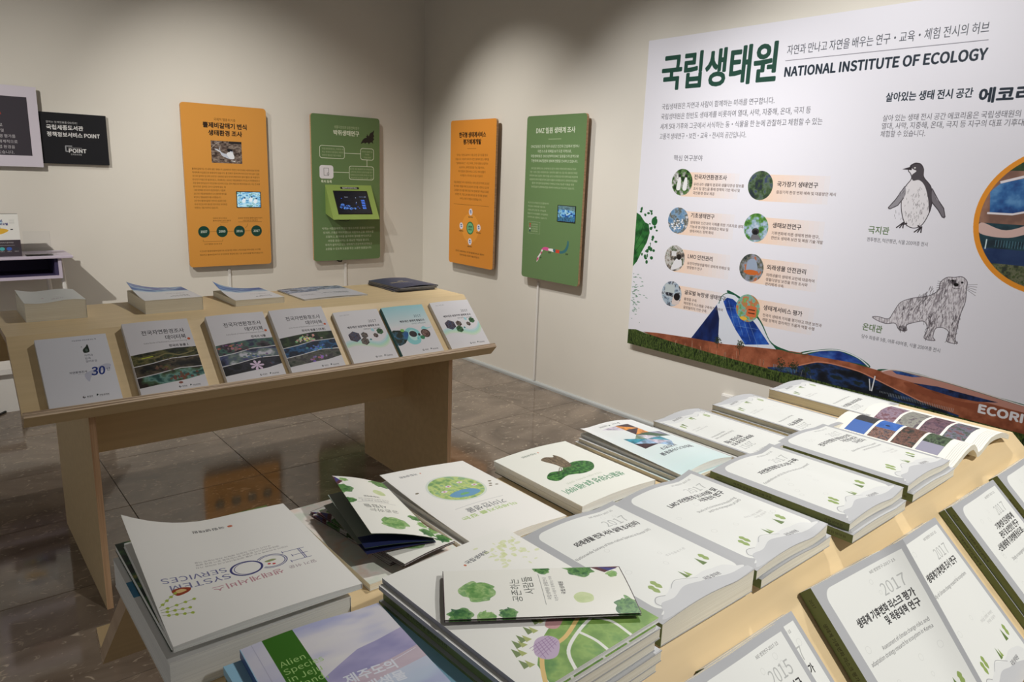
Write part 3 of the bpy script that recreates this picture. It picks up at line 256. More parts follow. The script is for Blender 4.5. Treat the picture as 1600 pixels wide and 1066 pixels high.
26,0,0,14,-26,0,0,72,10,15,146,0,-114,34,1,15,3,-1,13,-22,-3,-9,0,0,87,29,0,0,13,11,71,146,0,-114,26,0,14,1,15,3,-1,14,-12,-3,-26,-1,0,87,32,0,0,13,46972,184,2,8,133,165,0,-181,16,0,0,96,30,0,0,14,-30,0,0,71,16,17,149,0,-14,65,0,0,-38,-65,0,0,-69,46,0,28,2,27,4,-1,14,-26,-4,-27,-2,-30,0,0,42,65,0,0,65,46976,184,3,8,134,165,0,-133,16,0,0,64,27,0,0,14,-27,0,0,55,6,39,42,0,-54,120,0,0,14,-103,0,0,40,16,17,153,0,-13,66,0,0,-26,-65,0,0,-54,45,0,27,2,28,4,-2,14,-26,-4,-27,-2,-29,0,0,28,65,0,0,51,46988,184,4,4,36,49,0,-62,114,0,0,62,4,134,35,0,-35,-81,0,0,35,8,134,165,0,-108,16,0,0,48,27,0,0,14,-27,0,0,46,15,17,156,0,-14,66,0,0,-23,-65,0,0,-52,45,0,27,2,28,4,-2,13,-53,-5,-29,0,0,25,65,0,0,50,47000,184,2,14,16,146,0,-14,51,0,0,-36,-51,0,0,-68,56,1,24,4,-2,13,-21,-3,-41,-1,0,40,51,0,0,64,12,107,161,0,-167,15,0,0,86,26,0,0,-96,15,0,0,181,-15,0,0,-71,-26,0,0,67,47004,184,3,12,107,162,0,-126,15,0,0,62,25,0,0,-67,15,0,0,134,-15,0,0,-54,-25,0,0,51,6,44,43,0,-55,124,0,0,14,-107,0,0,41,14,18,150,0,-14,52,0,0,-25,-52,0,0,-53,36,0,44,5,-2,13,-20,-3,-42,-2,0,27,52,0,0,52,47019,184,3,12,107,162,0,-104,15,0,0,46,25,0,0,-62,15,0,0,123,-15,0,0,-47,-25,0,0,44,14,18,151,0,-13,52,0,0,-25,-52,0,0,-52,36,0,44,5,-2,13,-40,-5,-22,0,0,26,52,0,0,51,17,94,50,0,-4,-9,-22,-22,-17,-30,-9,6,-13,26,8,22,13,15,17,16,-17,21,-13,26,-8,7,13,-30,9,-23,17,-8,22,0,4,47029,184,3,6,33,46,0,-14,101,0,0,-47,16,0,0,61,12,134,165,0,-110,16,0,0,30,27,0,0,14,-27,0,0,24,27,0,0,14,-27,0,0,28,15,17,155,0,-14,66,0,0,-24,-65,0,0,-52,45,0,27,2,28,4,-2,13,-53,-5,-29,0,0,25,65,0,0,51,47049,184,4,12,93,51,-32,-4,-21,-12,-7,-17,7,-18,21,-11,32,-4,31,4,21,11,7,18,-7,17,-21,12,12,93,38,23,-3,15,-7,5,-10,-5,-11,-15,-7,-23,-2,-24,2,-15,7,-5,11,5,10,15,7,12,134,165,0,-109,16,0,0,29,27,0,0,14,-27,0,0,24,27,0,0,14,-27,0,0,28,14,17,154,0,-13,66,0,0,-23,-65,0,0,-52,45,1,55,5,-2,14,-26,-4,-56,-2,0,25,65,0,0,49,47084,184,2,8,108,96,0,-14,34,0,0,-98,17,0,0,181,-17,0,0,-69,15,16,149,0,-14,65,0,0,-36,-64,0,0,-71,43,0,27,2,26,4,-1,13,-51,-5,-28,0,0,43,64,0,0,64,47111,184,5,12,100,35,-27,-2,-18,-9,-6,-14,6,-14,18,-8,27,-3,27,3,17,8,6,14,-6,14,-17,9,12,100,24,18,-2,12,-5,4,-7,-4,-7,-12,-5,-18,-1,-19,1,-12,5,-4,7,4,7,12,5,8,108,130,0,-14,34,0,0,-50,17,0,0,99,-17,0,0,-35,8,92,73,0,-17,-55,0,0,-13,126,0,0,13,-55,0,0,17,14,17,157,0,-13,64,0,0,-20,-64,0,0,-46,44,0,52,5,-1,13,-50,-5,-28,0,0,21,63,0,0,45,47140,184,2,12,105,75,0,-14,37,0,0,-77,17,0,0,181,-17,0,0,-41,-35,0,0,-14,35,0,0,-35,14,16,149,0,-14,63,0,0,-37,-62,0,0,-72,66,2,27,4,-1,14,-26,-4,-50,-2,0,44,62,0,0,65,47141,184,3,6,38,44,0,-13,104,0,0,-47,17,0,0,60,14,17,154,0,-13,62,0,0,-25,-61,0,0,-54,43,0,46,5,-2,13,-20,-3,-51,-1,0,27,61,0,0,51,12,107,101,0,-14,35,0,0,-33,17,0,0,111,-17,0,0,-27,-35,0,0,-13,35,0,0,-24,47168,184,3,4,148,165,0,-181,15,0,0,181,14,16,146,0,-14,46,0,0,-36,-46,0,0,-68,53,2,23,3,-1,14,-21,-3,-38,-2,0,40,46,0,0,64,12,88,73,0,-13,24,0,0,-66,15,0,0,168,-15,0,0,-44,-24,0,0,-13,24,0,0,-32,47196,184,1,20,30,54,53,0,0,-33,-73,0,0,-14,164,0,0,14,-74,0,0,33,
58,0,0,14,-111,0,0,29,107,0,0,55,-124,0,0,-14,107,0,0,-28,-107,0,47197,184,2,6,28,38,0,-13,109,0,0,-39,17,0,0,52,20,31,85,53,0,0,-19,-74,0,0,-14,164,0,0,14,-74,0,0,19,57,0,0,13,-110,0,0,19,106,0,0,44,-122,0,0,-13,105,0,0,-19,-105,0,47215,184,2,20,31,86,53,0,0,-18,-74,0,0,-14,164,0,0,14,-74,0,0,18,57,0,0,13,-110,0,0,18,106,0,0,43,-122,0,0,-13,105,0,0,-18,-105,0,17,83,45,0,-4,-8,-20,-22,-15,-30,-8,6,-13,26,7,22,11,15,17,15,-17,22,-11,26,-7,6,13,-31,8,-21,15,-9,20,0,4,47308,184,2,20,30,55,26,0,0,-34,-46,0,0,-14,164,0,0,14,-44,0,0,34,28,0,0,13,-111,0,0,29,107,0,0,55,-124,0,0,-14,107,0,0,-27,-107,0,4,72,21,0,34,42,0,0,-34,47336,184,2,12,30,74,128,0,0,14,-111,0,0,23,107,0,0,47,-125,0,0,-13,108,0,0,-21,-107,0,8,10,56,0,-14,73,0,0,-58,17,0,0,58,74,0,0,14,47448,184,2,12,10,58,0,-14,42,0,0,-60,17,0,0,60,46,0,0,-60,16,0,0,60,43,0,0,14,12,30,76,128,0,0,14,-111,0,0,22,107,0,0,46,-125,0,0,-13,108,0,0,-21,-107,0,47476,184,2,4,10,21,0,-14,164,0,0,14,12,30,54,128,0,0,13,-111,0,0,30,107,0,0,55,-124,0,0,-14,107,0,0,-28,-107,0,47480,184,3,4,10,65,0,-13,164,0,0,13,6,31,37,0,-49,126,0,0,14,-109,0,0,35,12,31,82,126,0,0,13,-110,0,0,19,106,0,0,45,-122,0,0,-13,105,0,0,-19,-105,0,47484,184,3,4,10,81,0,-12,164,0,0,12,12,30,-13,129,0,0,12,-113,0,0,17,107,0,0,38,-124,0,0,-12,108,0,0,-15,-107,0,12,31,95,125,0,0,12,-109,0,0,15,106,0,0,38,-122,0,0,-12,105,0,0,-14,-105,0,47532,184,2,4,142,165,0,-181,16,0,0,181,15,20,149,0,-14,67,0,0,-38,-67,0,0,-69,75,2,31,5,-1,13,-30,-4,-29,-2,-29,0,0,42,67,0,0,65,47536,184,3,4,142,165,0,-133,16,0,0,133,6,40,42,0,-54,123,0,0,14,-106,0,0,40,15,19,152,0,-13,66,0,0,-26,-66,0,0,-55,47,0,28,2,28,4,-2,13,-54,-5,-30,-1,0,29,65,0,0,52,47548,184,4,4,142,165,0,-107,16,0,0,107,4,41,48,0,-61,117,0,0,61,4,142,35,0,-35,-84,0,0,35,14,19,154,0,-13,66,0,0,-23,-66,0,0,-51,46,0,57,5,-2,14,-28,-4,-56,-2,0,25,65,0,0,49,47549,184,4,4,142,165,0,-99,16,0,0,99,8,41,57,0,-70,117,0,0,70,-16,0,0,-21,-84,0,0,21,4,58,22,84,0,0,-22,-84,0,14,19,157,0,-14,66,0,0,-23,-66,0,0,-50,46,0,57,5,-2,14,-28,-4,-56,-2,0,24,65,0,0,50,47553,184,4,4,142,165,0,-111,16,0,0,111,12,99,50,-33,-4,-21,-11,-7,-17,7,-18,21,-11,33,-4,32,4,21,11,7,18,-7,17,-21,11,12,99,37,23,-2,15,-7,6,-10,-6,-11,-15,-7,-23,-2,-24,2,-15,7,-6,11,6,10,15,7,15,19,154,0,-14,66,0,0,-23,-66,0,0,-52,46,0,28,2,29,4,-2,13,-55,-5,-29,0,0,25,65,0,0,50,47560,184,3,4,17,147,0,-117,83,0,0,117,4,84,134,0,-90,-51,0,0,90,8,132,165,0,-181,17,0,0,95,30,0,0,14,-30,0,0,72,47561,184,4,4,17,152,0,-80,84,0,0,80,4,84,139,0,-54,-50,0,0,54,6,33,49,0,-14,101,0,0,-51,16,0,0,65,8,134,165,0,-107,16,0,0,47,27,0,0,13,-27,0,0,47,47564,184,4,4,17,149,0,-84,84,0,0,84,4,84,136,0,-57,-50,0,0,57,8,134,165,0,-132,16,0,0,64,27,0,0,13,-27,0,0,55,6,38,45,0,-57,120,0,0,14,-104,0,0,43,47569,184,5,6,95,60,0,-13,39,0,0,-61,16,0,0,74,4,17,155,0,-74,84,0,0,74,4,84,142,0,-48,-50,0,0,48,15,28,60,0,-12,43,0,0,-17,-43,0,0,-44,36,0,19,1,18,3,-2,13,-16,-3,-38,-1,0,19,42,0,0,41,8,134,165,0,-95,16,0,0,41,27,0,0,14,-27,0,0,40,47581,184,5,4,17,152,0,-78,84,0,0,78,4,84,138,0,
-51,-50,0,0,51,12,93,52,-32,-4,-21,-11,-7,-18,7,-19,21,-11,32,-4,31,4,21,11,7,19,-7,18,-21,11,12,93,39,23,-2,15,-7,5,-11,-5,-12,-15,-7,-23,-2,-23,2,-15,7,-5,12,5,11,15,7,8,134,165,0,-106,16,0,0,48,27,0,0,13,-27,0,0,45,47582,184,4,4,17,153,0,-77,84,0,0,77,4,84,140,0,-51,-50,0,0,51,8,134,165,0,-103,16,0,0,46,27,0,0,14,-27,0,0,43,19,35,52,0,-14,50,0,-9,-18,-20,-14,-28,-8,6,-13,25,7,21,12,14,16,14,-16,21,-12,25,-7,6,13,-27,8,-21,14,-9,18,50,0,0,14,47588,184,3,4,16,144,0,-111,69,0,0,111,4,70,131,0,-85,-38,0,0,85,12,108,162,0,-168,15,0,0,86,25,0,0,-96,16,0,0,181,-16,0,0,-71,-25,0,0,68,47609,184,5,4,18,149,0,-77,70,0,0,77,4,72,136,0,-52,-38,0,0,52,12,103,51,-32,-4,-21,-11,-7,-18,7,-18,21,-11,32,-4,32,4,21,11,7,18,-7,18,-21,11,12,103,38,23,-3,15,-6,6,-11,-6,-11,-15,-7,-23,-2,-23,2,-16,7,-5,11,5,11,16,6,12,108,162,0,-101,15,0,0,43,24,0,0,-48,15,0,0,109,-15,0,0,-47,-24,0,0,44,47672,184,2,4,83,134,0,-91,-49,0,0,91,12,142,165,0,-66,-43,0,0,49,-82,0,0,-118,82,0,0,56,43,0,0,-102,17,0,0,181,47673,184,3,6,38,49,0,-14,104,0,0,-51,17,0,0,65,4,85,138,0,-54,-50,0,0,54,12,18,152,0,-81,83,0,0,35,41,0,0,-47,17,0,0,106,-17,0,0,-45,-41,0,0,32,47676,184,3,4,85,136,0,-57,-50,0,0,57,12,142,165,0,-50,-41,0,0,35,-83,0,0,-85,83,0,0,37,41,0,0,-69,17,0,0,132,6,43,45,0,-57,121,0,0,14,-104,0,0,43,47700,184,3,4,70,131,0,-85,-38,0,0,85,4,148,165,0,-181,16,0,0,181,12,112,162,0,-65,-27,0,0,47,-69,0,0,-111,69,0,0,51,27,0,0,-90,16,0,0,168,47728,184,3,4,83,134,0,-91,-49,0,0,91,4,99,108,43,0,0,-36,-43,0,12,142,165,0,-43,-43,0,0,26,-82,0,0,-118,82,0,0,29,43,0,0,-75,17,0,0,181,47736,184,4,4,86,143,0,-48,-51,0,0,48,4,102,128,40,0,0,-19,-40,0,12,142,165,0,-24,-40,0,0,15,-84,0,0,-74,84,0,0,14,40,0,0,-23,17,0,0,92,12,43,-13,122,0,0,13,-106,0,0,20,100,0,0,43,-117,0,0,-13,100,0,0,-18,-99,0,47749,184,5,4,85,138,0,-53,-50,0,0,53,12,99,53,-32,-4,-21,-12,-7,-18,7,-19,21,-11,32,-4,32,4,21,11,7,19,-7,18,-21,12,12,99,40,24,-3,15,-7,5,-11,-5,-12,-15,-7,-24,-2,-23,2,-15,7,-6,12,6,11,15,7,4,142,123,0,-23,-41,0,0,23,12,18,152,0,-81,83,0,0,16,41,0,0,-29,17,0,0,107,-17,0,0,-29,-41,0,0,16,47784,184,2,4,138,137,0,-59,-93,0,0,59,12,29,150,0,-85,54,0,0,-44,-73,0,0,-13,164,0,0,13,-74,0,0,44,54,0,0,85,47785,184,3,4,136,145,0,-35,-89,0,0,35,6,28,42,0,-14,109,0,0,-44,16,0,0,58,12,10,74,0,-14,163,0,0,14,-73,0,0,22,52,0,0,62,-121,0,0,-62,52,0,0,-22,47800,184,4,4,30,46,0,-59,123,0,0,59,4,137,33,0,-33,-91,0,0,33,4,136,145,0,-34,-89,0,0,34,12,10,78,0,-14,163,0,0,14,-73,0,0,20,52,0,0,61,-121,0,0,-61,52,0,0,-20,47924,184,3,4,31,155,0,-70,122,0,0,70,4,136,142,0,-44,-89,0,0,44,8,10,60,0,-13,73,0,0,-62,17,0,0,62,74,0,0,13,47928,184,4,4,31,157,0,-64,121,0,0,64,4,136,144,0,-37,-89,0,0,37,8,10,73,0,-14,75,0,0,-36,16,0,0,36,73,0,0,14,6,31,40,0,-52,125,0,0,14,-109,0,0,38,47932,184,3,4,31,159,0,-55,121,0,0,55,4,136,146,0,-29,-89,0,0,29,20,30,-14,128,0,0,13,-112,0,0,18,106,0,0,41,-52,0,0,18,73,0,0,13,-163,0,0,-13,73,0,0,-18,-53,0,0,-13,106,0,0,-15,-106,0,48120,184,3,4,20,148,0,-118,83,0,0,118,4,87,134,0,-91,-50,0,0,91,4,141,165,0,
-181,17,0,0,181,48124,184,4,4,19,150,0,-85,85,0,0,85,4,88,136,0,-57,-52,0,0,57,4,142,165,0,-130,16,0,0,130,6,42,48,0,-58,122,0,0,14,-105,0,0,44,48128,184,4,4,19,155,0,-74,85,0,0,74,4,88,142,0,-47,-52,0,0,47,4,142,165,0,-93,16,0,0,93,12,42,-14,122,0,0,14,-106,0,0,20,100,0,0,43,-117,0,0,-13,101,0,0,-18,-100,0,48143,184,4,4,19,154,0,-74,85,0,0,74,4,88,140,0,-47,-52,0,0,47,4,142,165,0,-103,16,0,0,103,23,93,67,0,-18,-54,0,0,-13,53,0,-8,-17,-22,-14,-30,-7,6,-13,26,7,22,11,15,15,15,-15,21,-11,26,-7,6,13,-29,8,-22,14,-9,16,53,0,0,13,-53,0,0,18,48149,184,4,6,33,47,0,-14,101,0,0,-49,16,0,0,63,8,17,154,0,-86,84,0,0,86,-16,0,0,-28,-51,0,0,28,4,34,113,51,0,0,-31,-51,0,8,134,165,0,-109,16,0,0,49,27,0,0,13,-27,0,0,47,48150,184,5,8,17,155,0,-84,84,0,0,84,-16,0,0,-28,-51,0,0,28,4,34,114,51,0,0,-30,-51,0,6,29,50,0,-13,41,0,0,-52,16,0,0,65,6,95,50,0,-13,39,0,0,-52,16,0,0,65,8,134,165,0,-106,16,0,0,47,27,0,0,14,-27,0,0,45,48152,184,4,8,17,152,0,-89,84,0,0,89,-16,0,0,-30,-51,0,0,30,4,34,109,51,0,0,-33,-51,0,8,134,165,0,-133,16,0,0,65,27,0,0,14,-27,0,0,54,6,38,45,0,-57,120,0,0,14,-104,0,0,43,48156,184,4,8,17,158,0,-79,84,0,0,79,-16,0,0,-26,-51,0,0,26,4,34,119,51,0,0,-27,-51,0,8,134,165,0,-93,16,0,0,41,27,0,0,13,-27,0,0,39,12,36,-14,121,0,0,14,-105,0,0,19,98,0,0,44,-114,0,0,-13,98,0,0,-18,-98,0,48169,184,5,12,93,52,-32,-4,-21,-12,-7,-18,7,-18,21,-11,32,-4,32,4,20,11,7,18,-7,18,-20,12,12,93,39,23,-3,15,-7,5,-11,-5,-11,-15,-7,-23,-2,-23,2,-15,7,-5,11,5,11,15,7,8,17,154,0,-83,84,0,0,83,-16,0,0,-27,-51,0,0,27,4,34,114,51,0,0,-30,-51,0,8,134,165,0,-108,16,0,0,49,27,0,0,14,-27,0,0,45,48176,184,3,8,16,148,0,-118,70,0,0,118,-16,0,0,-44,-38,0,0,44,4,32,91,38,0,0,-48,-38,0,12,108,162,0,-168,15,0,0,86,25,0,0,-96,16,0,0,181,-16,0,0,-71,-25,0,0,68,48177,184,4,8,18,154,0,-85,70,0,0,85,-16,0,0,-29,-38,0,0,29,4,34,112,38,0,0,-29,-38,0,6,41,46,0,-14,105,0,0,-48,16,0,0,62,12,108,162,0,-104,15,0,0,47,24,0,0,-48,15,0,0,108,-15,0,0,-47,-24,0,0,44,48264,184,3,4,35,108,49,0,0,-32,-49,0,16,19,153,0,-91,82,0,0,39,41,0,0,-70,17,0,0,134,-17,0,0,-51,-41,0,0,39,-17,0,0,-32,-49,0,0,32,6,43,44,0,-56,120,0,0,14,-104,0,0,42,48268,184,3,4,35,118,49,0,0,-26,-49,0,16,19,157,0,-79,82,0,0,34,41,0,0,-41,17,0,0,94,-17,0,0,-40,-41,0,0,32,-17,0,0,-26,-49,0,0,26,12,43,-13,122,0,0,13,-106,0,0,19,100,0,0,44,-117,0,0,-14,100,0,0,-17,-99,0,48276,184,4,4,35,113,49,0,0,-29,-49,0,4,41,51,0,-64,118,0,0,64,4,143,38,0,-38,-85,0,0,38,16,142,165,0,-45,-41,0,0,35,-17,0,0,-28,-49,0,0,28,-16,0,0,-85,82,0,0,36,41,0,0,-46,17,0,0,105,48277,184,4,4,35,115,49,0,0,-28,-49,0,8,43,58,0,-71,116,0,0,71,-17,0,0,-22,-83,0,0,22,4,59,23,83,0,0,-22,-83,0,16,142,165,0,-44,-41,0,0,35,-17,0,0,-28,-49,0,0,28,-16,0,0,-83,82,0,0,34,41,0,0,-40,17,0,0,98,48279,184,3,4,35,112,49,0,0,-30,-49,0,16,142,165,0,-48,-41,0,0,38,-17,0,0,-30,-49,0,0,30,-16,0,0,-86,82,0,0,34,41,0,0,-63,17,0,0,125,17,92,53,0,-5,-8,-23,-22,-17,-30,-10,6,-13,26,8,22,13,15,19,14,-19,22,-13,26,-8,7,13,-30,10,-22,17,-9,23,0,5,48320,184,4,4,35,108,49,0,0,-32,-49,0,4,142,119,0,-26,
-41,0,0,26,16,19,153,0,-91,82,0,0,18,41,0,0,-49,17,0,0,134,-17,0,0,-33,-41,0,0,21,-17,0,0,-32,-49,0,0,32,6,43,44,0,-56,120,0,0,14,-104,0,0,42,48324,184,4,4,35,118,49,0,0,-26,-49,0,4,142,127,0,-20,-41,0,0,20,16,19,157,0,-79,82,0,0,16,41,0,0,-23,17,0,0,94,-17,0,0,-25,-41,0,0,17,-17,0,0,-26,-49,0,0,26,12,43,-13,122,0,0,13,-106,0,0,19,100,0,0,43,-117,0,0,-13,100,0,0,-17,-99,0,48372,184,2,4,46,107,92,0,0,-33,-92,0,16,29,153,0,-93,54,0,0,-39,-73,0,0,-14,164,0,0,14,-74,0,0,39,54,0,0,93,-16,0,0,-33,-92,0,0,33,48373,184,3,6,28,41,0,-14,109,0,0,-43,16,0,0,57,4,48,128,88,0,0,-21,-88,0,16,32,161,0,-68,51,0,0,-21,-73,0,0,-14,163,0,0,14,-73,0,0,21,52,0,0,68,-16,0,0,-20,-88,0,0,20,48512,184,3,8,31,158,0,-78,122,0,0,78,-17,0,0,-25,-89,0,0,25,4,47,120,89,0,0,-27,-89,0,8,10,58,0,-13,73,0,0,-61,17,0,0,61,74,0,0,13,48513,184,3,8,32,161,0,-68,120,0,0,68,-16,0,0,-20,-88,0,0,20,4,48,128,88,0,0,-21,-88,0,14,28,42,0,-13,109,0,0,-45,16,0,0,58,-53,0,0,21,73,0,0,14,-163,0,0,-14,73,0,0,-21,48516,184,4,8,32,160,0,-73,120,0,0,73,-16,0,0,-23,-88,0,0,23,4,48,124,88,0,0,-23,-88,0,8,10,70,0,-14,75,0,0,-35,16,0,0,35,73,0,0,14,6,31,38,0,-50,125,0,0,14,-109,0,0,36,48521,184,3,8,32,163,0,-62,120,0,0,62,-16,0,0,-18,-88,0,0,18,4,48,132,88,0,0,-18,-88,0,28,28,55,0,-12,43,0,0,-15,-43,0,0,-42,57,2,18,3,-2,12,-34,-4,-23,0,0,17,43,0,0,38,10,0,0,-12,41,0,0,-57,17,0,0,70,-55,0,0,19,73,0,0,13,-163,0,0,-13,73,0,0,-19,48652,184,3,4,10,22,0,-14,164,0,0,14,8,29,152,0,-94,125,0,0,94,-16,0,0,-33,-92,0,0,33,4,46,106,92,0,0,-34,-92,0,48708,184,3,4,141,165,0,-181,17,0,0,181,8,20,150,0,-122,85,0,0,122,-16,0,0,-48,-52,0,0,48,4,37,89,52,0,0,-47,-52,0,48736,184,5,8,13,149,0,-121,50,0,0,121,-14,0,0,-47,-21,0,0,47,4,28,89,21,0,0,-47,-21,0,8,73,149,0,-121,49,0,0,121,-14,0,0,-47,-21,0,0,47,4,87,89,21,0,0,-47,-21,0,8,138,165,0,-181,16,0,0,97,24,0,0,14,-24,0,0,70,49108,184,5,8,25,163,0,-62,60,0,0,62,-16,0,0,-18,-28,0,0,18,4,41,132,28,0,0,-19,-28,0,8,98,163,0,-62,60,0,0,62,-16,0,0,-18,-28,0,0,18,4,114,132,28,0,0,-19,-28,0,20,30,-14,128,0,0,13,-112,0,0,17,106,0,0,41,-52,0,0,16,73,0,0,14,-163,0,0,-14,73,0,0,-16,-53,0,0,-13,106,0,0,-16,-106,0,49324,184,2,17,54,150,0,-33,-6,-32,-17,-29,-24,-20,11,-13,19,14,15,21,11,25,10,-23,15,-20,18,-13,11,13,-24,18,-16,28,-6,31,0,33,8,132,165,0,-181,17,0,0,94,30,0,0,14,-30,0,0,73,49328,184,3,17,54,154,0,-22,-5,-26,-16,-22,-24,-14,9,-13,20,11,15,15,10,20,11,-18,14,-14,19,-10,8,13,-23,14,-16,20,-5,24,0,22,8,134,165,0,-133,16,0,0,64,27,0,0,14,-27,0,0,55,6,38,45,0,-57,120,0,0,14,-103,0,0,43,49332,184,3,17,54,159,0,-14,-5,-25,-16,-20,-24,-14,8,-13,20,10,15,15,11,19,10,-16,15,-14,18,-9,9,13,-23,13,-16,18,-5,23,0,14,8,134,165,0,-94,16,0,0,41,27,0,0,14,-27,0,0,39,12,36,-14,121,0,0,14,-105,0,0,19,98,0,0,44,-114,0,0,-13,98,0,0,-18,-98,0,49352,184,2,17,48,148,0,-34,-5,-31,-14,-27,-21,-20,11,-12,16,13,12,19,9,22,8,-20,12,-17,16,-13,10,13,-21,19,-13,25,-4,30,0,33,12,108,162,0,-168,16,0,0,85,24,0,0,-95,16,0,0,181,-16,0,0,-72,-24,0,0,69,49353,184,3,6,41,46,0,-14,105,0,0,-48,16,0,0,62,17,48,154,0,
-24,-5,-21,-13,-19,-20,-15,9,-13,16,11,12,14,9,16,8,-15,12,-12,15,-9,9,13,-19,12,-13,18,-4,20,0,24,12,108,162,0,-105,15,0,0,47,24,0,0,-48,15,0,0,109,-15,0,0,-47,-24,0,0,44,49373,184,4,12,103,50,-32,-4,-21,-11,-7,-18,7,-17,21,-11,32,-4,32,4,21,11,7,17,-7,18,-21,11,12,103,37,23,-3,15,-6,6,-11,-6,-10,-15,-7,-23,-2,-23,2,-16,7,-5,10,5,11,16,6,17,48,154,0,-24,-5,-21,-13,-19,-20,-14,9,-13,16,10,12,14,9,16,8,-15,12,-12,16,-8,8,13,-19,12,-13,17,-4,20,0,24,12,108,162,0,-103,15,0,0,44,24,0,0,-49,15,0,0,111,-15,0,0,-48,-24,0,0,45,49436,184,2,8,142,165,0,-61,-42,0,0,-14,42,0,0,-106,17,0,0,181,17,57,150,0,-33,-7,-33,-16,-28,-24,-20,10,-13,19,14,16,21,10,25,11,-24,15,-19,19,-14,10,13,-24,19,-16,27,-7,32,0,33,49437,184,3,6,38,48,0,-13,104,0,0,-51,17,0,0,64,8,142,165,0,-37,-39,0,0,-14,39,0,0,-56,17,0,0,107,17,55,156,0,-19,-5,-26,-16,-21,-24,-14,9,-14,19,11,15,15,11,20,10,-18,14,-14,19,-10,9,13,-23,14,-16,20,-5,23,0,20,49440,184,3,8,142,165,0,-42,-39,0,0,-14,39,0,0,-79,17,0,0,135,17,55,154,0,-22,-5,-26,-16,-22,-24,-15,9,-13,19,11,16,16,10,20,10,-18,15,-15,18,-10,9,13,-23,14,-16,20,-5,25,0,22,6,43,45,0,-57,120,0,0,14,-104,0,0,43,49444,184,3,8,142,165,0,-32,-39,0,0,-14,39,0,0,-47,17,0,0,93,12,43,-13,122,0,0,13,-106,0,0,19,100,0,0,44,-117,0,0,-13,100,0,0,-18,-99,0,17,55,160,0,-17,-6,-25,-15,-20,-24,-13,9,-13,19,10,15,14,11,19,10,-17,15,-13,18,-9,9,13,-23,12,-16,19,-6,23,0,17,49453,184,4,8,43,58,0,-71,116,0,0,71,-17,0,0,-22,-83,0,0,22,4,59,23,83,0,0,-23,-83,0,8,103,131,0,-14,39,0,0,-51,17,0,0,99,-17,0,0,-34,17,55,159,0,-19,-6,-25,-15,-21,-24,-14,9,-13,19,11,15,15,10,18,11,-17,14,-13,19,-10,8,13,-23,13,-15,19,-6,23,0,20,49457,184,4,12,99,53,-32,-4,-21,-12,-7,-18,7,-19,21,-11,32,-4,32,4,21,11,7,19,-7,18,-21,12,12,99,40,24,-3,15,-7,5,-11,-5,-11,-15,-7,-24,-3,-23,3,-15,7,-6,11,6,11,15,7,17,56,155,0,-18,-6,-27,-16,-21,-24,-14,9,-14,19,11,16,16,10,20,10,-18,15,-14,18,-9,9,13,-23,13,-15,20,-6,24,0,18,8,103,127,0,-14,39,0,0,-55,17,0,0,107,-17,0,0,-38,49464,184,3,4,148,165,0,-181,16,0,0,181,8,111,162,0,-61,-30,0,0,-14,30,0,0,-93,16,0,0,168,17,48,148,0,-34,-5,-31,-14,-27,-21,-20,10,-13,17,14,12,19,9,23,8,-21,12,-18,15,-13,10,13,-20,19,-13,27,-4,28,0,34,49468,184,4,4,147,165,0,-135,15,0,0,135,8,111,162,0,-42,-28,0,0,-14,28,0,0,-71,16,0,0,127,6,44,46,0,-58,124,0,0,14,-107,0,0,44,17,47,153,0,-27,-4,-22,-13,-21,-20,-15,10,-12,15,10,12,15,9,16,7,-15,12,-12,15,-10,9,13,-19,13,-12,19,-5,21,0,27,49548,184,2,8,83,66,0,-44,-73,0,0,-14,164,0,0,14,-75,0,0,44,17,82,153,0,-14,-10,-28,-24,-22,-32,-12,8,-14,27,10,24,17,16,24,17,-24,24,-17,27,-10,7,14,-31,12,-25,22,-10,28,0,14,49549,184,3,6,28,43,0,-13,109,0,0,-46,16,0,0,59,8,83,102,0,-27,-73,0,0,-14,164,0,0,14,-74,0,0,27,17,83,163,0,-9,-9,-22,-23,-17,-31,-9,6,-13,27,7,23,14,16,18,16,-18,22,-14,27,-7,6,13,-30,9,-24,17,-9,22,0,9,49688,184,2,17,83,159,0,-10,-9,-24,-24,-18,-32,-10,7,-14,27,8,24,15,16,19,16,-19,24,-15,27,-8,6,14,-31,10,-24,18,-10,24,0,10,8,10,64,0,-14,73,0,0,-66,17,0,0,66,73,0,0,14,49692,184,3,17,83,161,0,-9,-9,-23,-24,-18,-30,-9,
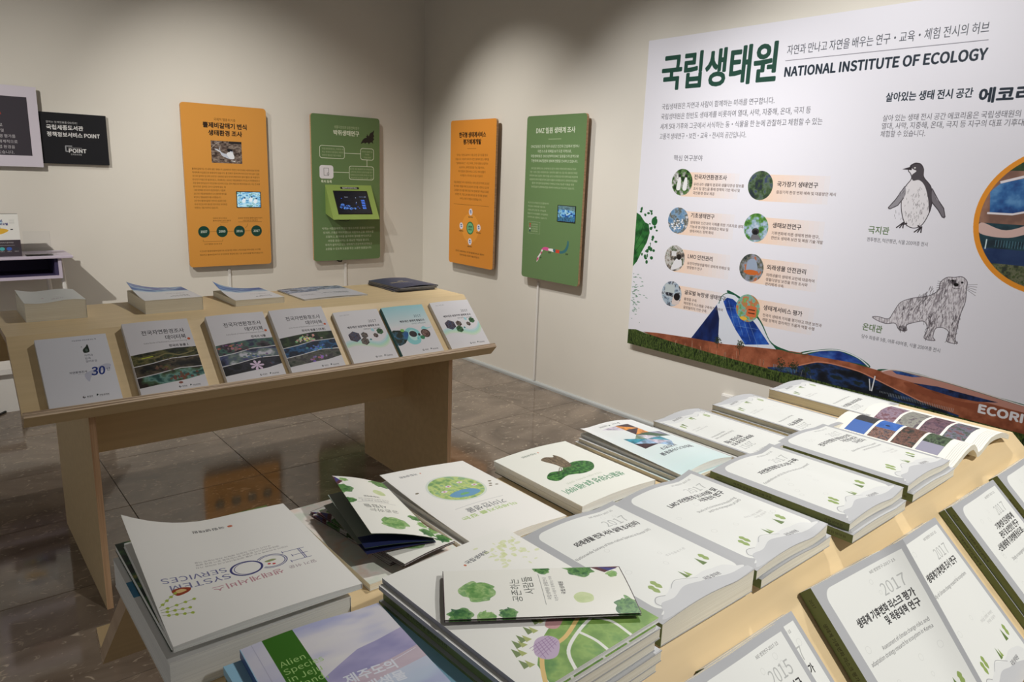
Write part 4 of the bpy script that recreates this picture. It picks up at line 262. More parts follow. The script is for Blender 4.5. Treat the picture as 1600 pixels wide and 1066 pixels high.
6,-13,27,8,23,14,16,19,16,-19,23,-14,26,-8,7,13,-31,10,-23,18,-10,22,0,9,8,10,73,0,-13,75,0,0,-37,16,0,0,37,73,0,0,13,6,31,41,0,-53,125,0,0,14,-109,0,0,39,49696,184,2,17,83,164,0,-6,-9,-20,-24,-16,-31,-8,6,-12,27,6,23,12,17,18,16,-18,23,-12,28,-6,5,12,-31,8,-23,16,-10,20,0,6,20,30,-14,128,0,0,13,-112,0,0,18,106,0,0,42,-52,0,0,18,73,0,0,13,-163,0,0,-13,73,0,0,-18,-53,0,0,-13,106,0,0,-16,-106,0,49714,184,3,20,10,82,0,-14,73,0,0,-20,-55,0,0,-14,28,0,0,-33,-29,0,0,-14,130,0,0,14,-29,0,0,33,27,0,0,14,-55,0,0,20,73,0,0,14,4,72,34,40,0,0,-33,-40,0,17,83,164,0,-9,-9,-21,-24,-16,-31,-9,6,-13,28,7,23,13,16,18,16,-18,23,-13,27,-7,6,13,-31,9,-23,16,-10,21,0,9,49772,184,3,4,142,165,0,-181,16,0,0,181,17,60,158,0,-11,-5,-21,-16,-18,-24,-11,8,-13,20,9,15,13,11,16,11,-14,15,-12,20,-7,7,13,-23,10,-16,15,-6,20,0,11,9,12,54,50,1,0,-65,16,0,0,66,52,6,-1,12,-41,-4,-78,-2,49789,184,5,8,38,53,0,-66,119,0,0,66,-16,0,0,-20,-86,0,0,20,4,55,20,86,0,0,-20,-86,0,4,141,165,0,-104,16,0,0,104,9,12,73,52,0,0,-26,17,0,0,27,49,5,-1,12,-82,-5,-37,0,17,62,161,0,-9,-5,-18,-16,-14,-23,-10,8,-13,19,8,16,11,10,15,10,-14,16,-10,19,-7,7,13,-23,8,-15,14,-6,17,0,9,49828,184,2,4,10,23,0,-14,164,0,0,14,17,82,153,0,-14,-10,-29,-24,-23,-31,-12,7,-14,27,10,24,18,16,24,17,-24,23,-18,27,-10,8,14,-31,12,-25,23,-10,29,0,14,49845,184,4,8,31,57,0,-70,121,0,0,70,-16,0,0,-21,-89,0,0,21,4,47,23,89,0,0,-23,-89,0,4,10,83,0,-14,163,0,0,14,17,83,163,0,-8,-9,-21,-24,-16,-31,-9,6,-13,28,7,23,13,16,18,16,-18,23,-13,27,-7,6,13,-31,9,-23,16,-10,21,0,8,49884,184,2,4,141,165,0,-181,17,0,0,181,17,58,150,0,-33,-7,-33,-17,-29,-25,-19,10,-14,20,14,16,21,11,26,11,-24,16,-20,19,-13,10,13,-24,18,-17,28,-7,32,0,33,49885,184,3,6,37,47,0,-13,105,0,0,-50,16,0,0,63,4,142,165,0,-108,16,0,0,108,17,57,157,0,-18,-6,-26,-16,-21,-23,-15,8,-13,20,11,15,16,11,19,10,-18,16,-15,19,-10,8,13,-24,14,-15,20,-6,25,0,18,49888,184,3,4,142,165,0,-132,16,0,0,132,6,42,45,0,-57,122,0,0,14,-105,0,0,43,17,57,155,0,-18,-6,-27,-15,-23,-24,-15,9,-13,19,11,15,16,11,21,10,-19,15,-15,19,-11,9,13,-24,15,-15,21,-6,26,0,18,49892,184,3,4,142,165,0,-93,16,0,0,93,12,42,-14,122,0,0,14,-106,0,0,19,100,0,0,44,-117,0,0,-14,101,0,0,-17,-100,0,17,57,160,0,-14,-6,-25,-16,-21,-24,-13,9,-14,19,11,16,15,11,19,10,-17,16,-15,19,-9,8,13,-23,13,-16,19,-6,24,0,14,49900,184,4,4,142,165,0,-102,16,0,0,102,4,41,52,0,-65,117,0,0,65,4,142,39,0,-39,-84,0,0,39,17,57,158,0,-17,-6,-26,-16,-21,-24,-14,9,-13,19,11,16,15,11,19,10,-18,16,-14,19,-9,8,12,-23,14,-16,20,-6,24,0,17,50472,184,2,4,144,165,0,-181,16,0,0,181,32,87,149,0,-40,-2,-21,-5,-22,-11,-20,-11,20,-5,22,-2,21,0,40,-15,0,0,-40,-3,-25,-8,-26,-17,-20,10,-12,12,12,8,15,5,16,6,-17,8,-16,12,-12,12,12,8,16,6,17,5,-17,9,-15,12,-12,10,13,-17,20,-9,25,-2,26,0,40,50500,184,3,12,58,151,-24,-7,-16,-22,-5,-34,5,-33,16,-22,24,-8,24,8,16,22,5,33,-5,34,-16,22,12,58,137,15,-6,11,-17,4,-26,-4,-25,-11,-17,-15,-6,-15,6,-11,17,-4,25,4,26,11,17,8,132,165,0,-181,17,0,0,95,30,0,0,14,-30,0,0,72,50501,184,4,12,60,155,-24,-6,-17,-15,-6,-22,6,-23,17,-15,
24,-5,25,5,16,15,7,23,-7,22,-16,15,12,60,140,16,-3,12,-10,4,-15,-4,-15,-12,-10,-16,-4,-16,4,-11,10,-4,15,4,15,11,10,6,33,50,0,-14,101,0,0,-52,16,0,0,66,8,134,165,0,-106,16,0,0,46,27,0,0,14,-27,0,0,46,50504,184,4,12,60,153,-24,-6,-17,-16,-6,-23,6,-23,17,-16,24,-6,25,6,16,16,7,23,-7,23,-16,16,12,60,138,16,-4,11,-10,5,-16,-5,-16,-11,-10,-16,-4,-15,4,-11,10,-5,16,5,16,11,10,8,134,165,0,-133,16,0,0,65,27,0,0,13,-27,0,0,55,6,38,46,0,-58,120,0,0,14,-104,0,0,44,50506,184,7,12,60,155,-24,-5,-17,-15,-6,-22,6,-21,17,-15,24,-5,24,5,17,15,6,21,-6,22,-17,15,12,60,141,16,-3,11,-10,4,-15,-4,-14,-11,-10,-16,-4,-16,4,-11,10,-4,14,4,15,11,10,12,123,36,-18,-3,-11,-9,-5,-14,5,-13,11,-9,18,-3,17,3,12,9,4,13,-4,14,-12,9,12,123,24,9,-2,7,-5,2,-7,-2,-7,-7,-5,-9,-1,-10,1,-7,5,-2,7,2,7,7,5,8,134,165,0,-90,16,0,0,36,27,0,0,14,-27,0,0,40,9,29,56,0,-67,22,1,16,2,17,4,-3,13,-25,-5,-11,-1,0,53,8,115,71,0,-16,-38,0,0,-13,91,0,0,13,-37,0,0,16,50508,184,4,12,60,159,-24,-5,-17,-14,-6,-21,6,-21,17,-14,24,-6,24,6,17,14,6,21,-6,21,-17,14,12,60,145,16,-3,11,-10,4,-13,-4,-14,-11,-10,-16,-3,-16,3,-11,10,-4,14,4,13,11,10,8,134,165,0,-92,16,0,0,40,27,0,0,13,-27,0,0,39,12,36,-13,121,0,0,13,-105,0,0,20,98,0,0,45,-114,0,0,-13,98,0,0,-19,-98,0,50519,184,4,12,60,153,-24,-6,-17,-15,-6,-22,6,-23,17,-15,24,-5,25,5,16,15,7,23,-7,22,-16,15,12,60,139,16,-4,12,-10,4,-15,-4,-15,-12,-10,-16,-4,-16,4,-11,10,-4,15,4,15,11,10,8,134,165,0,-120,16,0,0,57,27,0,0,14,-27,0,0,49,17,87,54,0,-6,-8,-23,-22,-17,-30,-10,7,-13,25,8,22,13,15,18,15,-18,21,-13,26,-8,6,13,-30,10,-22,17,-8,23,0,6,50526,184,5,12,60,155,-24,-5,-17,-15,-6,-23,6,-22,17,-14,24,-6,25,6,16,14,7,22,-7,23,-16,15,12,60,141,16,-4,12,-10,4,-15,-4,-14,-12,-10,-16,-4,-16,4,-11,10,-4,14,4,15,11,10,8,134,165,0,-102,16,0,0,45,27,0,0,13,-27,0,0,44,12,34,1,0,-14,123,0,0,14,-27,0,0,39,25,0,0,13,-120,0,0,-13,25,0,0,-39,4,76,40,38,0,0,-39,-38,0,50556,184,3,12,58,151,-24,-7,-16,-22,-5,-34,5,-33,16,-22,24,-8,24,8,16,22,5,33,-5,34,-16,22,12,58,137,15,-6,11,-17,4,-26,-4,-25,-11,-17,-15,-6,-15,6,-11,17,-4,25,4,26,11,17,12,132,165,0,-181,17,0,0,68,29,0,0,14,-29,0,0,40,29,0,0,14,-29,0,0,45,50577,184,5,12,60,155,-24,-6,-17,-15,-6,-22,6,-22,17,-15,24,-6,25,6,16,15,7,22,-7,22,-16,15,12,60,141,16,-4,12,-10,4,-15,-4,-15,-12,-10,-16,-4,-16,4,-11,10,-4,15,4,15,11,10,12,93,53,-32,-4,-21,-12,-7,-18,7,-19,21,-11,32,-4,31,4,21,11,7,19,-7,18,-21,12,12,93,39,23,-2,15,-7,5,-11,-5,-11,-15,-7,-23,-3,-23,3,-15,7,-5,11,5,11,15,7,12,134,165,0,-107,16,0,0,28,27,0,0,14,-27,0,0,25,27,0,0,13,-27,0,0,27,50612,184,2,12,58,137,16,-6,10,-17,4,-26,-4,-25,-10,-17,-16,-6,-15,6,-10,17,-4,25,4,26,10,17,19,142,165,0,-69,-39,0,-7,30,-16,19,-22,6,-23,-7,-16,-22,-6,-34,6,-33,16,-22,23,-8,23,7,15,20,7,31,39,0,0,-99,17,0,0,181,50619,184,3,12,59,142,16,-4,11,-10,4,-15,-4,-15,-11,-10,-16,-4,-15,4,-11,10,-4,15,4,15,11,10,8,42,-13,121,0,0,13,-105,0,0,38,102,0,0,13,-118,0,19,59,156,-24,-6,-16,-15,-6,-22,6,-23,16,-15,24,-5,22,4,16,13,8,19,37,0,0,-44,17,0,0,103,-17,0,0,-45,-37,0,-8,19,-16,12,50629,184,4,12,59,
143,16,-4,11,-9,4,-15,-4,-14,-11,-10,-16,-4,-16,4,-10,10,-4,14,4,15,10,9,8,43,59,0,-72,116,0,0,72,-17,0,0,-22,-83,0,0,22,4,59,23,83,0,0,-23,-83,0,19,142,165,0,-43,-37,0,-8,18,-16,13,-22,4,-24,-5,-16,-15,-6,-22,6,-22,16,-14,24,-6,22,5,16,12,8,19,37,0,0,-41,17,0,0,97,50630,184,5,8,31,59,0,-72,62,0,0,72,-15,0,0,-22,-32,0,0,22,4,46,24,32,0,0,-24,-32,0,12,59,144,16,-4,11,-10,4,-14,-4,-15,-11,-10,-16,-3,-16,3,-10,10,-4,15,4,14,10,10,17,128,60,0,-15,-4,-18,-10,-17,-19,-12,9,-13,14,9,11,12,7,13,8,-14,10,-11,15,-9,9,13,-19,12,-11,16,-3,19,0,15,19,142,165,0,-42,-37,0,-8,18,-16,12,-22,4,-24,-5,-16,-14,-6,-22,6,-22,16,-15,24,-5,22,4,16,13,8,18,37,0,0,-39,17,0,0,95,50632,184,3,12,59,141,16,-3,11,-10,4,-15,-4,-15,-11,-10,-16,-4,-15,4,-11,10,-4,15,4,15,11,10,32,123,55,0,-10,-3,-15,-8,-16,-15,-13,-14,12,-8,15,-3,17,0,10,-16,0,0,-10,-4,-18,-12,-16,-20,-12,8,-12,16,8,12,12,8,13,7,-14,11,-12,16,-9,14,9,12,13,7,14,8,-14,12,-12,16,-8,9,12,-20,11,-13,16,-4,19,0,10,19,142,165,0,-45,-37,0,-8,18,-16,13,-22,4,-24,-5,-16,-15,-6,-22,6,-22,16,-15,24,-6,22,5,16,12,8,19,37,0,0,-44,17,0,0,103,50640,184,3,4,148,165,0,-181,16,0,0,181,12,51,135,12,-6,8,-16,3,-26,-3,-25,-8,-16,-12,-6,-13,6,-8,16,-2,25,2,26,8,16,19,51,150,-21,-8,-13,-21,-5,-34,5,-33,13,-22,21,-8,19,7,14,20,5,30,23,0,0,-87,16,0,0,168,-16,0,0,-67,-23,0,-6,30,-13,18,50668,184,3,12,58,137,16,-6,10,-17,4,-26,-4,-25,-10,-17,-16,-6,-15,6,-10,17,-4,25,4,26,10,17,6,101,111,41,0,0,-43,-41,0,2,13,0,16,19,142,165,0,-40,-46,0,-10,14,-12,9,-16,3,-23,-7,-16,-22,-6,-34,6,-33,16,-22,23,-8,16,4,14,10,9,15,45,0,0,-70,17,0,0,181,50669,184,4,6,38,49,0,-14,104,0,0,-51,17,0,0,65,12,59,141,16,-4,11,-10,4,-15,-4,-16,-11,-10,-16,-4,-15,4,-11,10,-4,16,4,15,11,10,6,142,125,0,-27,-38,0,2,9,0,9,-2,9,19,59,155,-24,-5,-16,-16,-6,-22,6,-23,16,-15,24,-6,15,2,13,6,9,9,46,0,0,-26,17,0,0,106,-17,0,0,-26,-45,0,-10,9,-13,5,50672,184,4,12,59,139,16,-4,11,-11,4,-16,-4,-16,-11,-10,-16,-4,-15,4,-11,10,-4,16,4,16,11,11,7,142,123,0,-29,-38,0,2,9,0,11,-1,5,-2,4,19,59,154,-24,-6,-16,-16,-6,-24,6,-23,16,-16,24,-6,15,2,12,6,10,9,46,0,0,-48,17,0,0,133,-17,0,0,-28,-46,0,-10,9,-12,6,6,43,45,0,-57,121,0,0,14,-104,0,0,43,50676,184,4,12,59,146,16,-4,11,-10,4,-14,-4,-14,-11,-10,-16,-4,-15,4,-11,10,-4,14,4,14,11,10,6,104,130,38,0,0,-24,-38,0,2,8,0,8,19,142,165,0,-21,-45,0,-10,8,-13,5,-15,2,-24,-5,-16,-14,-6,-22,6,-21,16,-15,24,-5,15,2,13,5,10,9,45,0,0,-20,17,0,0,92,12,43,-13,122,0,0,13,-106,0,0,20,100,0,0,43,-117,0,0,-13,100,0,0,-18,-99,0,50688,184,4,12,59,142,16,-4,11,-10,4,-15,-4,-15,-11,-10,-16,-4,-15,4,-11,10,-4,15,4,15,11,10,6,103,127,39,0,0,-27,-38,0,2,13,-1,9,19,142,165,0,-25,-46,0,-10,8,-12,6,-15,2,-24,-6,-16,-15,-6,-22,6,-22,16,-15,24,-6,15,2,12,6,10,8,46,0,0,-24,17,0,0,103,32,123,56,0,-12,-3,-15,-8,-15,-15,-13,-14,12,-8,15,-3,16,0,12,-16,0,0,-12,-4,-17,-12,-16,-20,-12,8,-12,16,8,12,11,8,14,7,-14,11,-12,16,-9,14,9,12,13,7,14,8,-14,12,-12,16,-8,9,12,-20,11,-13,16,-4,18,0,12,50689,184,5,12,59,140,16,-3,11,-10,4,-15,-4,-15,-11,-10,-16,-4,-15,4,-11,10,-4,15,4,15,11,
10,12,99,54,-32,-4,-21,-12,-7,-19,7,-18,21,-12,32,-4,32,4,21,12,7,18,-7,19,-21,12,12,99,41,24,-3,15,-7,5,-12,-5,-11,-15,-7,-24,-3,-23,3,-15,7,-6,11,6,12,15,7,6,103,126,39,0,0,-28,-38,0,2,9,0,10,19,142,165,0,-26,-46,0,-10,8,-12,6,-15,2,-24,-6,-16,-15,-6,-22,6,-23,16,-15,24,-5,15,1,12,6,10,8,46,0,0,-26,17,0,0,107,50696,184,4,4,148,165,0,-181,16,0,0,181,12,51,135,12,-6,8,-16,3,-26,-3,-25,-8,-16,-12,-6,-13,6,-8,16,-3,25,3,26,8,16,5,112,108,0,-41,-24,0,1,35,-1,6,19,51,150,-21,-8,-13,-21,-5,-34,5,-33,13,-22,21,-8,14,4,11,9,8,16,28,0,0,-59,16,0,0,168,-16,0,0,-40,-28,0,-8,15,-11,10,50724,184,2,12,92,140,25,-4,18,-12,6,-18,-6,-18,-18,-12,-25,-4,-26,4,-17,12,-7,18,7,18,17,12,19,10,21,0,-13,164,0,0,13,-74,0,0,38,30,7,20,17,7,23,-8,25,-23,17,-34,6,-34,-6,-23,-17,-9,-25,7,-23,20,-17,30,-7,0,-38,50728,184,3,12,92,147,24,-3,16,-8,6,-12,-6,-12,-16,-8,-24,-3,-25,3,-16,8,-6,12,6,12,16,8,19,92,160,-34,-4,-22,-13,-8,-19,7,-18,19,-13,29,-5,0,-19,-73,0,0,-13,163,0,0,13,-73,0,0,19,29,5,19,13,7,18,-8,19,-22,13,6,31,41,0,-53,124,0,0,14,-107,0,0,39,50734,184,5,4,97,58,0,-72,58,0,0,72,4,141,46,0,-47,-30,0,0,47,12,92,151,25,-3,16,-6,5,-11,-5,-10,-16,-7,-25,-2,-25,2,-16,7,-6,10,6,11,16,6,19,92,163,-35,-4,-21,-10,-8,-18,7,-16,18,-11,30,-5,0,-13,-73,0,0,-13,163,0,0,13,-73,0,0,13,30,5,19,11,6,16,-7,18,-22,10,14,28,-14,48,1,15,3,-1,12,-29,-3,-18,0,0,19,42,0,0,40,-58,0,0,-12,43,0,0,-17,-42,0,50752,184,3,12,64,139,16,-3,11,-10,5,-15,-5,-15,-11,-10,-16,-3,-16,3,-12,10,-4,15,4,15,12,10,21,10,24,35,0,38,2,39,4,-1,13,-49,-4,0,30,21,7,14,15,5,20,-6,22,-17,15,-25,6,-25,-6,-17,-15,-6,-22,5,-20,14,-15,21,-7,0,-31,-48,-1,8,132,165,0,-181,17,0,0,93,29,0,0,14,-29,0,0,74,50808,184,3,12,69,139,16,-3,12,-10,4,-15,-4,-15,-12,-10,-16,-3,-17,3,-11,10,-5,15,5,15,11,10,4,141,165,0,-181,16,0,0,181,22,13,24,36,0,40,2,41,5,-1,13,-17,-3,-35,-2,0,30,21,7,14,15,5,20,-6,22,-17,15,-25,6,-26,-6,-17,-15,-6,-22,5,-20,14,-15,21,-7,0,-31,-49,-1,50836,184,3,12,92,141,25,-4,18,-12,6,-18,-6,-17,-18,-12,-25,-4,-26,4,-18,12,-6,17,6,18,18,12,19,92,154,-34,-6,-23,-16,-9,-25,3,-15,8,-12,13,-10,0,-49,-40,0,0,-13,164,0,0,13,-40,0,0,49,12,10,9,12,2,15,-8,25,-23,16,6,67,21,0,43,7,-2,27,-1,16,3,0,-43,50857,184,5,12,92,49,-34,-4,-21,-11,-7,-17,7,-18,21,-10,34,-4,33,4,21,10,7,18,-7,17,-21,11,12,92,36,24,-2,15,-7,6,-10,-6,-11,-15,-6,-24,-2,-25,2,-15,6,-6,11,6,10,15,7,12,92,149,24,-2,17,-7,5,-12,-5,-11,-17,-7,-24,-2,-25,2,-16,7,-6,11,6,12,16,7,19,92,162,-34,-4,-22,-11,-8,-19,3,-11,7,-9,12,-7,0,-25,-40,0,0,-13,163,0,0,13,-40,0,0,25,12,7,8,9,2,11,-8,19,-21,11,6,67,76,0,21,16,-2,18,0,16,2,0,-21,50864,184,3,12,91,158,-33,-5,-22,-13,-8,-22,8,-21,22,-13,33,-5,34,5,22,13,8,21,-8,22,-22,13,12,91,145,25,-3,16,-10,6,-14,-6,-14,-16,-9,-25,-3,-24,3,-16,9,-6,14,6,14,16,10,8,10,62,0,-14,73,0,0,-64,17,0,0,64,74,0,0,14,50868,184,4,12,92,161,-34,-5,-22,-12,-8,-20,8,-19,22,-12,34,-5,33,5,22,12,8,19,-8,20,-22,12,12,92,147,24,-2,16,-8,5,-13,-5,-12,-16,-7,-24,-3,-24,3,-16,7,-6,12,6,13,16,8,8,10,74,0,-14,75,0,0,-37,17,0,0,37,72,0,0,14,6,31,41,0,-53,
125,0,0,14,-109,0,0,39,50880,184,4,12,92,162,-34,-4,-22,-12,-8,-18,8,-18,22,-12,34,-4,34,4,21,12,8,18,-8,18,-21,12,12,92,149,24,-3,16,-7,6,-11,-6,-11,-16,-7,-24,-3,-25,3,-16,7,-6,11,6,11,16,7,4,137,33,0,-33,-91,0,0,33,12,10,80,0,-13,73,0,0,-21,-53,0,0,-59,123,0,0,59,-53,0,0,21,73,0,0,13,50896,184,5,12,68,158,-23,-4,-16,-11,-6,-17,6,-16,16,-11,23,-4,23,4,16,11,5,16,-5,17,-16,11,12,68,146,15,-3,10,-6,3,-11,-3,-10,-10,-6,-15,-3,-15,3,-10,6,-4,10,4,11,10,6,10,11,68,33,0,17,1,0,-35,17,0,0,36,49,5,-1,12,-80,-5,-37,0,8,105,58,0,-12,36,0,0,-18,17,0,0,137,-17,0,0,-107,6,35,41,0,-53,127,0,0,14,-111,0,0,39,50900,184,5,12,68,162,-24,-4,-15,-9,-6,-14,6,-15,15,-9,24,-3,23,3,16,9,5,15,-5,14,-16,9,12,68,150,15,-2,10,-5,4,-8,-4,-9,-10,-5,-15,-2,-16,2,-10,5,-3,9,3,8,10,5,9,11,85,48,0,0,-27,16,0,0,28,53,5,-1,11,-80,-5,-38,0,8,105,79,0,-11,36,0,0,-9,17,0,0,106,-17,0,0,-86,12,37,-14,127,0,0,13,-110,0,0,16,104,0,0,37,-121,0,0,-12,105,0,0,-14,-105,0,50948,184,4,12,69,157,-24,-5,-16,-13,-6,-19,6,-20,16,-13,24,-5,24,5,16,13,6,20,-6,19,-16,13,12,69,143,16,-3,10,-8,4,-12,-4,-13,-10,-8,-16,-3,-16,3,-10,8,-4,13,4,12,10,8,4,142,165,0,-181,16,0,0,181,9,12,53,50,1,0,-64,16,0,0,65,52,6,-1,13,-41,-5,-78,-2,50976,184,3,12,91,158,-33,-5,-22,-13,-8,-21,8,-21,22,-14,33,-5,34,5,22,14,8,21,-8,21,-22,13,12,91,145,25,-3,16,-9,6,-14,-6,-14,-16,-9,-25,-3,-24,3,-16,9,-6,14,6,14,16,9,12,10,62,0,-13,42,0,0,-65,17,0,0,65,45,0,0,-65,17,0,0,65,43,0,0,13,50977,184,4,12,92,161,-34,-4,-22,-12,-8,-18,8,-19,22,-12,34,-4,33,4,22,12,8,19,-8,18,-22,12,12,92,148,24,-3,16,-7,6,-11,-6,-12,-16,-7,-24,-3,-25,3,-16,7,-6,12,6,11,16,7,14,28,42,0,-13,109,0,0,-45,16,0,0,58,-23,0,0,23,43,0,0,13,-163,0,0,-13,43,0,0,-23,4,70,65,44,0,0,-23,-44,0,50984,184,4,12,92,163,-35,-3,-21,-11,-8,-17,8,-17,21,-11,35,-3,34,3,22,11,7,17,-7,17,-22,11,12,92,151,25,-3,16,-6,5,-10,-5,-10,-16,-7,-25,-2,-25,2,-16,7,-6,10,6,10,16,6,20,30,-14,128,0,0,13,-112,0,0,19,106,0,0,41,-24,0,0,17,45,0,0,14,-163,0,0,-14,44,0,0,-17,-24,0,0,-13,106,0,0,-16,-106,0,4,71,76,41,0,0,-17,-41,0,51004,184,3,12,92,154,-34,-6,-23,-18,-9,-26,9,-26,23,-18,34,-6,33,6,24,18,8,26,-8,26,-24,18,12,92,140,25,-4,18,-13,6,-19,-6,-19,-18,-13,-25,-4,-26,4,-18,13,-6,19,6,19,18,13,4,10,22,0,-14,164,0,0,14,51008,184,4,4,10,70,0,-13,163,0,0,13,12,92,159,-34,-4,-22,-12,-8,-20,8,-19,22,-13,34,-4,33,4,22,13,8,19,-8,20,-22,12,12,92,146,24,-3,16,-8,6,-12,-6,-12,-16,-8,-24,-2,-25,2,-16,8,-6,12,6,12,16,8,6,31,41,0,-53,124,0,0,14,-107,0,0,39,51012,184,4,12,92,162,-35,-3,-21,-11,-8,-17,8,-17,21,-11,35,-3,34,3,22,11,7,17,-7,17,-22,11,12,92,150,25,-2,16,-7,5,-10,-5,-10,-16,-7,-25,-2,-25,2,-16,7,-6,10,6,10,16,7,4,10,87,0,-13,163,0,0,13,12,30,-14,128,0,0,13,-112,0,0,19,106,0,0,41,-122,0,0,-13,106,0,0,-16,-106,0,51020,184,5,12,92,161,-34,-4,-22,-11,-8,-19,8,-18,22,-12,34,-4,34,4,21,12,8,18,-8,19,-21,11,12,92,148,24,-2,16,-8,6,-11,-6,-11,-16,-7,-24,-3,-25,3,-16,7,-6,11,6,11,16,8,4,30,46,0,-59,123,0,0,59,4,137,33,0,-33,-91,0,0,33,4,10,78,0,-14,163,0,0,14,51025,184,5,4,10,77,0,-13,163,0,0,13,
12,92,49,-34,-4,-21,-11,-7,-17,7,-18,21,-11,34,-4,33,4,21,11,7,18,-7,17,-21,11,12,92,36,24,-2,15,-7,6,-10,-6,-11,-15,-6,-24,-3,-25,3,-15,6,-6,11,6,10,15,7,12,92,161,-34,-4,-22,-12,-8,-19,8,-18,22,-12,34,-4,33,4,22,12,8,18,-8,19,-22,12,12,92,148,24,-3,16,-7,6,-12,-6,-11,-16,-7,-24,-3,-25,3,-16,7,-6,11,6,12,16,7,51032,184,4,12,69,152,-26,-5,-17,-15,-6,-22,6,-23,17,-15,26,-5,25,5,17,15,6,23,-6,22,-17,15,12,69,138,16,-4,12,-10,4,-14,-4,-15,-12,-10,-16,-4,-17,4,-11,10,-5,15,5,14,11,10,4,141,165,0,-181,16,0,0,181,8,13,24,36,0,40,2,41,6,-1,12,-41,-4,-40,-2,-37,0,51060,184,3,4,141,165,0,-181,17,0,0,181,12,63,151,-24,-7,-16,-22,-6,-34,6,-33,16,-22,24,-8,23,8,16,22,6,33,-6,34,-16,22,12,63,137,15,-6,11,-17,3,-26,-3,-25,-11,-17,-15,-6,-16,6,-11,17,-3,25,3,26,11,17,51064,184,4,4,142,165,0,-132,16,0,0,132,12,61,153,-24,-6,-17,-16,-6,-23,6,-23,17,-16,24,-5,24,5,17,16,6,23,-6,23,-17,16,12,61,138,16,-4,11,-10,4,-16,-4,-15,-11,-11,-16,-4,-16,4,-11,11,-4,15,4,16,11,10,6,42,47,0,-59,122,0,0,14,-105,0,0,45,51068,184,4,12,61,159,-24,-5,-17,-14,-6,-21,6,-21,17,-14,24,-5,24,5,16,14,6,21,-6,21,-16,14,12,61,145,16,-3,10,-10,4,-13,-4,-14,-10,-9,-16,-4,-16,4,-11,9,-4,14,4,13,11,10,4,142,165,0,-92,16,0,0,92,12,42,-13,122,0,0,13,-106,0,0,20,100,0,0,44,-117,0,0,-13,101,0,0,-19,-100,0,51077,184,5,4,142,165,0,-97,16,0,0,97,8,42,59,0,-72,116,0,0,72,-16,0,0,-22,-84,0,0,22,4,58,24,84,0,0,-24,-84,0,12,61,157,-24,-6,-17,-14,-6,-22,6,-22,17,-14,24,-6,25,6,16,14,6,22,-6,22,-16,14,12,61,143,16,-4,11,-10,4,-14,-4,-14,-11,-10,-16,-4,-16,4,-11,10,-4,14,4,14,11,10,51080,184,4,4,142,165,0,-103,16,0,0,103,12,61,155,-24,-6,-17,-14,-6,-23,6,-22,17,-14,24,-6,25,6,16,14,6,22,-6,23,-16,14,12,61,141,16,-4,11,-10,4,-15,-4,-14,-11,-10,-16,-4,-16,4,-11,10,-4,14,4,15,11,10,32,122,54,0,-10,-3,-15,-9,-15,-14,-12,-14,11,-8,15,-3,16,0,10,-16,0,0,-10,-4,-17,-13,-16,-19,-12,8,-12,16,8,11,12,9,13,7,-14,11,-12,16,-9,14,9,11,13,8,14,8,-14,12,-12,16,-8,8,12,-19,11,-13,16,-4,18,0,10,51088,184,2,21,13,147,0,-14,42,0,0,-23,-7,-31,-17,-28,-24,-19,10,-13,19,15,16,20,11,25,11,-23,15,-19,19,-13,9,13,-23,18,-17,26,-6,29,0,23,40,0,0,14,8,132,165,0,-181,17,0,0,94,30,0,0,14,-30,0,0,73,51089,184,3,6,33,47,0,-14,101,0,0,-49,16,0,0,63,21,14,153,0,-14,41,0,0,-7,-6,-24,-16,-21,-24,-14,9,-12,19,10,16,15,10,18,10,-17,15,-13,19,-10,8,13,-23,13,-15,19,-6,23,0,7,40,0,0,14,8,134,165,0,-109,16,0,0,48,27,0,0,14,-27,0,0,47,51105,184,4,8,36,58,0,-71,114,0,0,71,-16,0,0,-22,-81,0,0,22,4,53,23,81,0,0,-23,-81,0,21,14,153,0,-13,40,0,0,-6,-5,-24,-16,-20,-24,-13,8,-13,20,10,15,15,11,18,10,-17,15,-13,19,-9,8,13,-23,12,-16,19,-5,22,0,6,40,0,0,13,8,134,165,0,-99,16,0,0,44,27,0,0,14,-27,0,0,41,51109,184,4,12,93,51,-32,-4,-21,-11,-7,-18,7,-18,21,-11,32,-4,32,4,20,11,7,18,-7,18,-20,11,12,93,38,23,-2,15,-7,5,-11,-5,-11,-15,-7,-23,-2,-23,2,-15,7,-5,11,5,11,15,7,21,14,152,0,-14,41,0,0,-7,-6,-24,-16,-21,-24,-13,9,-14,19,11,16,15,10,19,10,-17,15,-13,19,-9,8,13,-23,12,-15,19,-6,22,0,7,40,0,0,14,8,134,165,0,-109,16,0,0,50,27,0,0,13,-27,0,0,46,51116,184,2,
